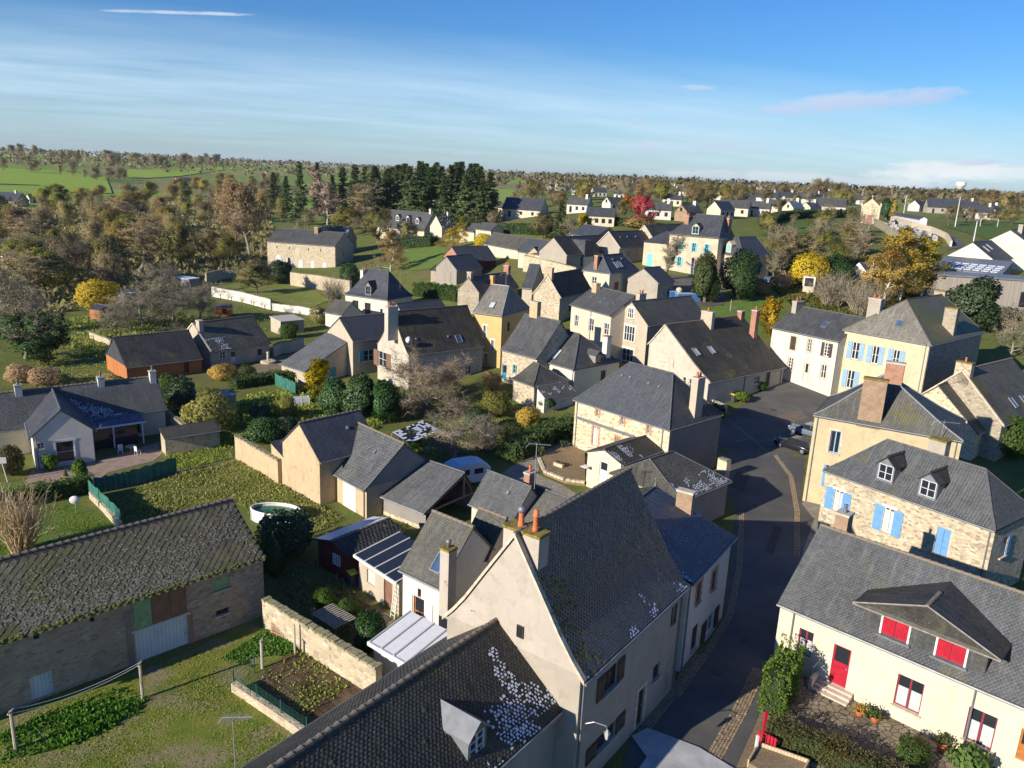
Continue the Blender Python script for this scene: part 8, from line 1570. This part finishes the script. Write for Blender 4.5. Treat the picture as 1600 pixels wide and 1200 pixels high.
for s in (-1, 1): r.poly([(-2.7, 0, 4.3), (2.7, 0, 4.3), (2.7, s*2.3, 2.5), (-2.7, s*2.3, 2.5)])
part('roof', r, SL_MID, t)
plant('sparse', (79.77,188.85,10.00,12.42), 'tall pale leafless tree in front of the chapel'); plant('olive2', (5.77,206.68,6.96,7.46), 'round half bare tree on the school lawn'); plant('spruce', (10.54,203.12,5.53,9.84), 'dark rounded conifer beside the school lawn'); plant('bare5', (12.47,199.85,5.13,6.90), 'small leafless tree right of the dark conifer'); plant('yellow3', (16.70,210.66,4.04,4.94), 'yellow green small tree left of the stepped roof'); plant('olive3', (28.35,227.65,3.99,6.00), 'olive tree left of the orange tree')
plant('maple', (33.12,215.49,6.19,9.02), 'bright crimson maple above the school roofs'); plant('orange', (34.62,263.04,4.18,6.10), 'small orange tree left of the crimson maple'); plant('orange2', (146.84,503.33,4.77,6.18), 'far orange tree between the suburban roofs'); plant('olive4', (96.27,300.24,4.76,6.02), 'neat round ochre tree behind the meadow hedge'); plant('rustbush3', (32.24,214.06,8.54,3.02), 'rusty shrubs under the crimson maple', 'shrub')
plant('laurel6', (129.63,285.88,4.53,7.52), 'dark yew right of the chapel'); plant('birch2', (130.72,283.29,3.59,7.44), 'orange gold tree right of the chapel yew')
plant('tall', (-83.22,247.17,17.24,27.14), 'tall half bare tree with thick ochre crown above the valley wood'); plant('larch', (-90.52,377.09,16.90,29.08), 'pale pinkish leafless larch before the spruces')
for i, (s, l) in enumerate((((-103.20,378.11,10.30,29.74), 'ragged dark spruce far left of the spruce row'), ((-107.86,429.59,8.92,28.42), 'slim dark spruce behind the pinkish larch'), ((-139.77,456.66,10.93,21.82), 'dark spruce above the half bare tree'), ((-75.83,370.31,13.04,27.42), 'broad spruce right of the pinkish larch'), ((-66.76,369.37,13.00,26.20), 'dark spruce at the left end of the dense row'))): plant(('spruce', 'spruce2', 'spruce3')[i % 3], s, l)
for i, (s, l) in enumerate((((-92.38,396.88,10.79,22.70), 'spruce half hidden behind the pinkish larch'), ((-88.46,402.21,12.21,26.04), 'spruce between the larch and the broad spruce'), ((-75.45,391.44,12.51,25.94), 'spruce just left of the dense spruce row'), ((-70.25,397.47,11.42,24.50), 'slim spruce touching the left end of the dense row'), ((-123.74,426.29,10.21,21.08), 'small spruce at the edge of the valley wood'))): plant(('pine', 'spruce2', 'pine3')[i % 3], s, l, name='spruce_tree')
for i, s in enumerate(((-62.15,377.21,16.88,24.44),(-58.41,386.37,16.65,25.56),(-49.75,363.74,16.27,24.66),(-46.13,371.94,16.02,26.28),(-38.83,349.17,15.61,23.14),(-35.09,356.24,15.34,23.02),(-28.52,332.88,14.88,23.06),(-24.76,335.68,14.46,23.72),(-19.54,316.51,14.14,22.40),(-16.36,322.89,13.90,20.86),(-10.81,286.91,11.45,18.16),(-44.91,340.42,13.61,20.54),(-29.45,314.85,12.58,19.48),(-20.28,298.45,11.92,18.92),(-13.28,281.54,10.35,16.56),(-63.39,398.27,17.16,24.52),(-57.15,399.04,17.18,25.76),(-45.28,384.74,16.56,24.82),(-39.54,376.80,16.22,24.88),(-28.56,359.57,15.47,23.74),(-19.01,342.20,14.72,22.06))): plant(('pine', 'pine2', 'pine3')[i % 3], s, 'tall dark spruce in the dense row behind the villa', name='spruce_tree', group='spruces in the dense row')
plant('ashen', (-64.85,336.39,14.56,21.42), 'pale upswept leafless tree left of the villa'); plant('olive5', (-69.41,326.02,16.23,11.76), 'olive green round tree left of the villa'); plant('olive6', (-50.62,283.78,11.42,13.84), 'yellow green tree beside the villa garden')
plant('laurel7', (93.82,148.22,4.34,3.62), 'dark bush by the boarded hall', 'shrub'); plant('bush6', (55.67,83.55,4.57,4.48), 'bright green bush below the long mossy slope', 'shrub'); plant('goldbush3', (58.60,86.73,2.22,3.10), 'sunlit round bush at the right edge', 'shrub')
for k, s, l in (('laurel2', (-3.89,83.50,3.14,2.68), 'dark leafy shrub between the apple tree and the stone cottage'), ('olivebush2', (-1.70,88.27,3.30,3.12), 'olive shrub by the path to the stone cottage'), ('rustbush4', (-2.57,96.98,2.45,2.86), 'reddish shrub beside the stone cottage door'), ('goldbush4', (2.12,85.47,2.63,2.44), 'yellow brown shrub below the little garden house'), ('bush7', (0.28,81.40,2.79,2.06), 'green shrub at the end of the orchard hedge'), ('thicket4', (-2.36,77.95,3.35,3.24), 'bare tangle right of the small apple tree'), ('olivebush3', (-25.55,85.70,2.93,2.58), 'olive shrub beside the plastic cloche'), ('bush8', (-10.41,77.87,2.68,1.84), 'low shrub left of the frosty shelter'), ('rustbush5', (1.26,99.68,1.84,1.72), 'rusty bush against the garden house'), ('laurel3', (4.36,90.52,2.00,1.60), 'small dark bush in front of the lean-to shed'),
    ('thicket5', (-29.02,123.42,3.09,2.30), 'bare bush left of the curved wall'), ('bush9', (-38.74,132.87,3.31,2.68), 'round bush in front of the flat roofed shed'), ('rustbush6', (-43.57,129.42,3.02,1.98), 'rusty low bush by the courtyard'), ('goldbush5', (-38.95,102.22,3.45,1.96), 'yellow low bush beside the courtyard'), ('bush10', (-36.17,103.44,2.61,1.80), 'reddish clipped bush by the courtyard'), ('olivebush4', (-45.12,114.30,3.25,2.54), 'olive bush below the farm cottage'), ('olivebush5', (-37.09,147.63,4.15,3.20), 'olive bush beside the white wall end'), ('bush11', (-14.13,119.31,1.99,1.62), 'small bush near the white steep gable'), ('olive7', (-36.96,270.80,6.53,7.70), 'small olive tree on the villa lawn'), ('brown3', (-8.33,255.54,6.13,7.20), 'sparse brown tree right of the two garages'), ('goldbush6', (-8.08,203.96,6.57,4.86), 'yellow green tree shaped bush above the low hall'), ('bush12', (1.67,131.08,2.81,2.40), 'green climber bush behind the ochre house')): plant(k, s, l, 'tree' if k[0] in 'b' and 'brown' in k or k == 'olive7' else 'shrub')
# trained fruit trees on the white wall
for i, q in enumerate(((-66.21,175.09),(-62.70,172.11),(-59.16,169.19),(-55.83,166.29),(-52.33,162.59))):
    t = thing('espalier_tree', 'trained bare fruit tree against the white garden wall', 'tree', at((q[0]+.2, q[1]-.7)), rad(-20), 'trained fruit trees on the white wall'); b = MB(); b.tube([(0, 0, -.2), (0, 0, 1.0)], [.1, .07], 5)
    for s in (-1, 1):
        b.tube([(0, 0, .9), (s*.5, 0, 1.3), (s*.7, 0, 2.2)], [.06, .05, .02], 4); b.tube([(0, 0, .95), (s*.2, .05, 1.6), (s*.3, 0, 2.4)], [.05, .04, .015], 4); b.tube([(s*.5, 0, 1.3), (s*1.0, 0, 1.5), (s*1.1, .05, 2.1)], [.04, .03, .012], 4)
    part('trunk', b, BARK, t)
# the valley wood: every tree stands by itself
KIND = {'oak': ('brown leaved oak', 'oak_tree'), 'ochre': ('ochre leaved tree', 'ochre_tree'), 'olive': ('olive leaved tree', 'olive_green_tree'), 'bare': ('grey leafless tree', 'bare_tree'), 'brown': ('sparse brown tree', 'brown_tree'), 'ashen': ('pale straw stemmed tree', 'straw_tree')}
def wood_trees(pts, where, group, w=(.85, 1.25), hh=(9.5, 15), kinds=None):
    for i, (x, y) in enumerate(pts):
        k = random.choice(kinds or ['oak', 'ochre', 'olive', 'bare', 'brown', 'oak', 'ashen', 'ochre', 'olive']); h = random.uniform(*hh); wd_ = h*random.uniform(.55, .85)*random.uniform(*w)
        plant(k+random.choice(('', '2')), (x, y, wd_, h), KIND[k][0]+' '+where, 'tree', KIND[k][1], KIND[k][0]+'s '+where if False else group+', '+KIND[k][0])
wood_trees([(-107.5,163.4),(-115.1,216.3),(-114.0,195.0),(-151.8,230.2),(-104.0,200.3),(-103.8,174.0),(-101.3,158.1),(-123.7,182.8),(-124.0,194.2),(-141.3,210.0),(-134.2,211.7),(-145.5,234.1),(-98.6,189.9),(-123.1,221.9),(-131.8,200.8),(-94.5,181.2),(-113.5,182.1),(-115.8,171.7),(-132.6,220.0),(-123.6,202.4),(-105.0,181.8),(-104.8,192.3),(-117.7,188.7),(-106.8,206.2),(-142.1,216.5),(-126.4,215.5),(-126.2,208.5),(-118.5,208.3),(-99.6,164.6),(-89.7,176.2),(-137.9,234.6),(-133.7,229.3),(-140.1,224.0),(-149.3,223.6)], 'low in the valley wood at left', 'valley wood lower edge', hh=(8, 12), kinds=['bare', 'brown', 'ashen', 'olive', 'oak', 'olive'])
wood_trees([(-203.5,311.8),(-94.7,244.1),(-133.5,301.2),(-118.4,253.6),(-153.9,325.4),(-145.6,276.8),(-95.5,274.5),(-154.9,297.7),(-149.0,290.1),(-126.9,256.9),(-197.4,334.3),(-177.2,316.0),(-143.6,325.7),(-87.4,237.5),(-93.0,219.6),(-97.0,234.7),(-101.7,244.5),(-112.1,222.3),(-104.1,285.4),(-103.0,213.9),(-116.7,274.4),(-166.5,278.7),(-87.2,252.3),(-170.9,302.0),(-158.5,346.1),(-158.1,247.4),(-124.4,234.4),(-176.2,265.5),(-143.4,232.2),(-187.1,280.8),(-182.8,339.0),(-109.8,236.6),(-173.0,272.3),(-168.8,254.0),(-156.6,306.7),(-133.9,283.2),(-161.0,324.8),(-161.0,240.3),(-200.7,321.9),(-196.3,296.8)], 'in the middle of the valley wood', 'valley wood middle', kinds=['ochre', 'olive', 'oak', 'ashen', 'oak', 'brown', 'olive', 'ochre'])
wood_trees([(-206.1,358.0),(-186.4,356.1),(-122.4,446.3),(-144.8,429.3),(-215.3,519.4),(-144.2,391.0),(-187.6,586.6),(-130.3,455.4),(-193.5,460.6),(-196.8,420.8),(-105.1,318.0),(-127.3,410.0),(-194.8,505.6),(-136.5,402.0),(-198.3,615.7),(-177.2,461.8),(-227.4,384.7),(-146.5,467.6),(-185.9,381.8),(-157.4,380.0),(-164.7,367.6),(-127.7,431.1),(-239.0,416.1),(-184.2,364.7),(-217.9,328.5),(-172.7,410.9),(-179.7,450.0),(-138.0,354.2),(-215.6,378.3),(-195.2,450.2),(-223.5,426.4),(-221.1,402.1),(-177.5,507.6),(-215.6,551.3),(-225.0,415.9),(-149.1,440.4),(-179.7,546.1),(-140.7,442.2),(-119.6,341.6),(-133.8,383.0),(-163.3,467.8),(-174.5,493.3),(-210.8,396.4),(-203.8,405.4),(-171.1,563.8),(-160.5,533.5)], 'at the back of the valley wood', 'valley wood far side', hh=(8.5, 12.5), kinds=['ochre', 'oak', 'olive', 'brown', 'ochre', 'bare'])
wood_trees([(-108.7,433.3),(-114.5,386.9),(-57.4,319.1),(-82.8,412.6),(-94.8,409.0),(-88.8,321.5),(-94.0,357.5),(-65.9,320.8),(-77.3,347.2),(-100.9,427.9),(-107.1,446.0),(-55.2,310.8),(-63.2,349.0),(-91.1,386.5)], 'between the wood and the spruces', 'trees near the spruces', hh=(7, 10), kinds=['olive', 'brown', 'bare', 'olive'])
wood_trees([(-477.8,747.4),(-452.6,749.8),(-455.5,757.1),(-416.9,733.1),(-402.6,727.8),(-380.1,706.4),(-362.4,688.6),(-353.8,675.0),(-333.5,656.9),(-334.1,670.6),(-342.1,686.9),(-361.5,709.0),(-352.2,719.7),(-369.7,750.8),(-377.5,769.3)], 'in the hedgerow below the near green field', 'hedgerow of the near green field', hh=(9, 14), kinds=['oak', 'brown', 'brown'])
wood_trees([(-570.6,931.4),(-541.4,954.9),(-513.8,940.3),(-490.1,976.7),(-497.7,1002.1),(-484.5,1042.5),(-490.4,1087.2),(-485.0,1098.2),(-486.5,1112.9),(-490.4,1175.8),(-504.5,1234.4),(-497.9,1260.9),(-486.6,1271.8),(-516.6,1308.6),(-509.5,1362.1),(-520.1,1384.5)], 'in the hedgerow above the near green field', 'hedgerow above the green field', hh=(15, 20), kinds=['oak', 'brown', 'oak'])
wood_trees([(-779.0,1265.2),(-777.3,1238.0),(-737.1,1231.8),(-689.3,1223.8),(-659.4,1210.1),(-658.1,1187.9),(-625.8,1229.7),(-577.8,1215.9),(-562.1,1264.4),(-544.5,1314.8),(-552.6,1337.3),(-522.7,1347.5)], 'on the upper field boundary', 'upper field boundary', hh=(15, 21), kinds=['oak', 'brown'])
wood_trees([(-223.1,620.5),(-236.5,588.8),(-227.2,493.2),(-227.3,542.5),(-227.7,532.5),(-218.3,556.8),(-186.6,618.2),(-189.9,650.5),(-204.7,547.4),(-217.0,708.7),(-199.2,633.0),(-230.0,471.5),(-212.9,507.8),(-228.7,752.8),(-231.7,505.6),(-223.2,672.0),(-245.1,607.9),(-246.5,664.0),(-234.5,562.7),(-230.6,729.4)], 'on the slope beyond the valley wood', 'slope beyond the wood', hh=(9, 14), kinds=['oak', 'ochre', 'brown', 'olive'])
wood_trees([(76.2,425.5),(81.1,371.1),(-0.3,460.8),(132.2,469.5),(41.4,499.5),(11.7,465.9),(99.0,366.9),(87.6,543.6),(43.4,455.3),(52.8,367.8),(37.6,554.1),(7.1,404.7),(65.2,405.1),(129.7,568.1),(28.7,345.0),(109.8,407.4),(99.7,431.8),(185.9,577.6),(80.2,482.1),(74.9,438.1),(158.3,485.7),(165.9,585.0),(146.4,494.6),(200.7,499.2),(28.7,405.6),(65.0,490.1),(128.5,582.3),(57.8,330.6),(162.0,527.5),(183.8,515.4),(13.3,558.3),(112.2,542.8),(64.7,365.9),(177.8,493.2),(79.4,387.0),(67.5,352.8),(90.3,381.5),(130.2,481.2),(5.6,511.2),(138.7,577.0),(163.8,406.6),(12.1,446.8)], 'among the suburban houses', 'trees among the suburb', hh=(7, 11), kinds=['oak', 'brown', 'ochre', 'olive'])
wood_trees([(18.0,341.1),(114.2,452.4),(22.8,305.4),(160.6,492.6),(111.5,567.7),(52.0,647.1),(173.7,426.3),(161.0,453.7),(133.0,689.4),(15.3,315.4),(65.1,371.4),(48.2,376.2),(39.7,652.8),(141.2,356.6),(109.4,359.3),(77.7,337.6),(14.3,417.4),(131.8,350.1),(69.1,442.3),(77.4,444.5),(78.5,406.0),(71.1,327.3),(26.8,347.9),(80.8,367.9),(32.1,548.5),(44.1,339.0),(66.8,597.2),(3.6,344.1),(182.9,585.5),(102.8,375.5),(195.5,499.4),(192.9,539.0),(70.9,501.4),(155.4,499.0),(42.6,465.3),(92.9,580.9),(5.5,489.8),(147.1,491.0),(124.0,364.8),(165.9,464.0),(58.3,355.6),(114.7,548.6),(-3.3,414.4),(81.0,314.7),(136.0,590.6),(13.5,620.9)], 'along the suburban garden hedges', 'garden trees of the suburb', hh=(6, 11), kinds=['oak', 'brown', 'olive', 'ochre', 'bare'])
wood_trees([(67.0,219.1),(76.4,201.9),(88.4,214.0),(91.5,238.2),(77.5,186.3),(52.6,162.0),(56.8,171.5),(67.6,188.7),(61.8,179.0),(86.6,207.0),(81.7,192.0),(76.1,225.0),(91.5,221.2),(65.6,198.8),(70.8,231.2),(80.9,214.8),(69.4,171.9),(64.2,205.8)], 'on the open slope above the town hall', 'trees on the open slope', hh=(4.5, 8), kinds=['brown', 'bare', 'olive', 'ashen'])
wood_trees([(242.5,443.6),(296.9,542.4),(220.6,362.8),(334.0,590.3),(252.3,472.8),(266.9,431.5),(231.3,463.4),(258.5,451.7),(223.5,388.2),(298.8,583.8),(197.0,444.4),(300.7,594.4),(240.0,422.3),(252.6,463.3),(334.1,604.6),(246.1,485.5),(219.8,490.1),(275.5,532.8),(275.9,461.6),(199.5,406.1),(214.8,441.0),(156.1,367.2)], 'behind the chapel and football pitch', 'trees behind the pitch', hh=(9, 13), kinds=['oak', 'brown', 'ochre'])
wood_trees([(67.6,182.7),(81.7,189.3),(61.3,183.3),(68.8,174.2),(83.2,209.0),(72.0,181.4),(77.9,206.8),(65.2,195.4),(63.5,171.5),(72.0,195.2),(57.0,177.9),(81.2,197.6),(61.1,190.6),(83.5,202.2),(72.1,188.1),(76.8,181.3)], 'on the scrubby bank below the school meadow', 'scrub below the meadow', hh=(4.5, 7), kinds=['brown', 'bare', 'ashen', 'olive'])
wood_trees([(141.4,266.2),(154.5,277.3),(158.2,276.0),(154.9,287.1),(162.9,294.9),(182.1,305.2),(173.6,297.7),(177.7,292.0)], 'beside the football pitch', 'trees beside the pitch', hh=(4, 7), kinds=['ochre', 'brown', 'oak'])
for i, (s, l) in enumerate((((175.77,474.91,13.50,15.24), 'broad skyline oak left of the pair above the long low roof'), ((177.43,458.67,12.31,14.04), 'broad skyline oak right of the pair above the long low roof'))): plant('oak%d' % (i+1), s, l)
# distant woods and hedges up to the skyline, too far to count
def distant():
    ng = np.random.default_rng(11); Q = []; CT = []
    for i in range(3600):
        az = ng.uniform(-.78, .78); R = math.exp(ng.uniform(math.log(520), math.log(4200)))
        if R < 900 and az < .02: continue
        if ng.random() < .55: R = R*0+[640, 760, 900, 1080, 1300, 1600, 1950, 2400, 3000, 3700][int(ng.integers(0, 10))]*(1+.13*math.sin(az*5+R)+.05*az)
        if az < -.2 and R < 1000: continue
        x, y = R*math.sin(az), R*math.cos(az); z = terrain(x, y); w = ng.uniform(4, 7.5)*(1+R/6000); h = ng.uniform(7, 12)*(1+R/9000); n = 26; d = ng.normal(size=(n, 3)); d /= np.linalg.norm(d, axis=1)[:, None]; p = d*np.array([w, w, h*.42])*ng.uniform(.6, 1, (n, 1))+np.array([x, y, z+h*.55]); Q.append(leaf_quads(p, n, 2.2+R/1000, ng, .3)); CT.append(np.repeat([[x, y, z+h*.4]], n, 0))
    me = quads_mesh('distant_woods', np.concatenate(Q), leaf_mat('distant_foliage', [(0, (.15, .13, .07)), (.5, (.23, .18, .09)), (1, (.19, .17, .075))], .25), None, np.concatenate(CT)); link('distant_woods', me, None, kind='stuff')
distant()
# rough garden, weeds and lawn tufts
def tufts(name, poly, n, ls, leaf, h=.3, z=0., up=1.):
    ng = np.random.default_rng(len(name)*31+n); pl = np.array(poly); lo, hi = pl.min(0), pl.max(0); P = []
    while len(P) < n:
        q = ng.uniform(lo, hi); c = False; j = len(pl)-1
        for i in range(len(pl)):
            if (pl[i][1] > q[1]) != (pl[j][1] > q[1]) and q[0] < (pl[j][0]-pl[i][0])*(q[1]-pl[i][1])/(pl[j][1]-pl[i][1])+pl[i][0]: c = not c
            j = i
        if c and nz(q[0], q[1], .55, len(name))+ng.uniform(-.6, .6) > -.15: P.append((q[0], q[1], terrain(*q)+z))
    P = np.array(P); n = len(P); a = ng.normal(size=(n, 3)); a[:, 2] = abs(a[:, 2])*up+.4; a /= np.linalg.norm(a, axis=1)[:, None]; b = np.cross(a, ng.normal(size=(n, 3))); b /= np.linalg.norm(b, axis=1)[:, None]; s = (h*ng.uniform(.4, 1.3, n)*(1+.5*np.sin(P[:, 0]*.9)*np.sin(P[:, 1]*.8)))[:, None]; w = (ls*ng.uniform(.6, 1.2, n))[:, None]
    link(name, quads_mesh(name, np.stack([P-b*w*.4, P+b*w*.4, P+a*s+b*w*.5, P+a*s-b*w*.5], 1), leaf), None, kind='stuff')
tufts('weeds', [(-30.62,57.56),(-33.93,61.01),(-30.31,67.76),(-26.22,71.64),(-13.39,59.38),(-14.55,57.69),(-17.07,54.95),(-23.05,62.23)], 30000, .085, L_WEED, .26)
tufts('grass', [(-25.69,33.71),(-20.31,38.03),(-18.15,40.63),(-15.09,44.49),(-11.99,41.63),(-14.08,39.20),(-14.59,37.64),(-9.96,34.13),(-11.26,29.33),(-22.39,28.68)], 16000, .045, L_WEED, .06)
tufts('nettles', [(-24.64,33.07),(-23.62,34.58),(-20.59,37.16),(-18.70,36.47),(-18.77,35.16),(-20.89,32.63),(-23.41,31.17)], 2600, .1, L_LUSH, .24)
tufts('grass', [(-16.26,40.14),(-14.75,43.28),(-11.99,41.63),(-13.94,39.33)], 3000, .08, L_LUSH, .2)
tufts('weeds', [(-13.33,39.74),(-11.99,41.63),(-7.98,38.93),(-9.99,35.50),(-13.60,38.28)], 900, .1, L_WEED, .14)
tufts('grass', [(-16.13,73.30),(-12.03,79.70),(-2.94,90.70),(0.17,88.75),(-4.81,74.76),(-9.42,70.65)], 6000, .12, L_WEED, .2)
tufts('undergrowth', [(-82.17,142.93),(-83.71,168.10),(-58.15,148.35),(-47.87,150.82),(-53.78,128.54),(-58.32,111.95),(-64.34,110.93)], 9000, .2, L_WEED, .35)
tufts('undergrowth', [(-33.34,93.92),(-25.62,101.37),(-13.33,88.14),(-16.04,79.15),(-27.12,79.72),(-32.78,85.83)], 9000, .2, L_WEED, .4)
tufts('undergrowth', [(-95.70,140.03),(-243.91,366.36),(-236.76,428.69),(-177.36,568.59),(-81.55,266.21),(-78.74,202.26),(-83.71,168.10),(-88.22,149.34)], 26000, .9, leaf_mat('wood_floor', [(0, (.2, .17, .08)), (.5, (.3, .24, .11)), (1, (.2, .2, .06))]), 1.3)
tufts('undergrowth', [(49.38,159.42),(64.20,185.69),(90.42,191.01),(73.75,145.03),(57.93,134.71),(50.07,141.26)], 9000, .3, L_HEDB, .6)
tufts('undergrowth', [(-12.49,43.46),(-16.08,50.05),(-13.69,53.18),(-9.79,47.97),(-6.56,43.94),(-8.60,42.03)], 3500, .12, L_WEED, .2)
tufts('grass', [(-16.04,79.15),(-7.55,90.61),(0.00,99.75),(6.22,89.08),(0.28,81.40),(-9.42,70.65)], 9000, .06, L_WEED, .16)
tufts('grass', [(-64.15,164.04),(-54.41,176.51),(-35.30,150.48),(-36.97,115.82),(-48.74,123.77)], 7000, .08, L_WEED, .18)
tufts('grass', [(-35.27,48.29),(-42.55,59.39),(-35.62,60.16),(-30.01,56.32),(-32.99,50.35)], 6000, .045, L_WEED, .1)
tufts('grass', [(-73.91,119.14),(-70.31,131.48),(-56.59,112.25),(-52.57,97.17),(-58.34,93.03)], 6000, .08, L_WEED, .18)
tufts('grass', [(-35.71,74.46),(-35.08,88.03),(-27.12,79.72),(-26.76,72.83),(-30.77,68.84)], 5000, .07, L_WEED, .25)
def fallen(poly, n, leaf, s=.09):
    ng = np.random.default_rng(n); pl = np.array(poly); lo, hi = pl.min(0), pl.max(0); q = ng.uniform(lo, hi, (n*3, 2)); c = pl.mean(0); r = (hi-lo)/2; q = q[(((q-c)/r)**2).sum(1) < 1][:n]
    P = np.array([(a, b, terrain(a, b)+.03) for a, b in q]); t = ng.uniform(0, 6.28, len(P)); u = np.stack([np.cos(t), np.sin(t), ng.uniform(-.3, .3, len(P))], 1)*s; v = np.stack([-np.sin(t), np.cos(t), ng.uniform(-.3, .3, len(P))], 1)*s*.7
    link('fallen_leaves', quads_mesh('fallen_leaves', np.stack([P-u, P-v, P+u, P+v], 1), leaf), None, kind='stuff')
fallen([(-14.45,90.43),(-3.14,95.12),(-3.88,80.83),(-13.73,81.62)], 1500, L_RUST); fallen([(-27.27,97.98),(-22.71,99.85),(-20.71,87.55),(-24.65,88.34)], 900, L_YEL, .07); fallen([(38.69,124.90),(45.17,127.51),(41.08,116.04),(36.50,116.86)], 700, L_YEL)
fallen([(-9.09,78.05),(-2.50,81.02),(-2.09,71.56),(-7.60,70.88)], 700, L_OCH); fallen([(15.33,38.86),(21.81,37.13),(23.56,33.87),(15.42,33.81)], 500, L_OCH, .04); fallen([(-22.40,41.62),(-15.33,43.59),(-12.34,32.51),(-20.83,31.97)], 700, L_OCH, .05)
for pp, l in (((-49.53,94.39), 'tangled rusty shrub left of the orange clad barn'), ((-62.93,97.27), 'brown tangled shrub below the magnolia'), ((-59.36,96.11), 'pinkish brown bush near the cottage roof')): plant('rustbush%d' % (len(l) % 3), (*pp, 4., 2.2), l, 'shrub')

# thin autumn air between the village and the skyline
def haze():
    m, nt = new_mat('air'); v = nd(nt, 'ShaderNodeVolumePrincipled', {'Color': (.75, .85, 1.), 'Density': HAZE, 'Anisotropy': .2}); nd(nt, 'ShaderNodeOutputMaterial', {'Volume': v.outputs[0]})
    b = MB(); b.box(-9500, 9500, -9500, 9500, -8, 84); o = link('haze', b.mesh('haze', m), None, kind='stuff')
HAZE = .00005
haze()
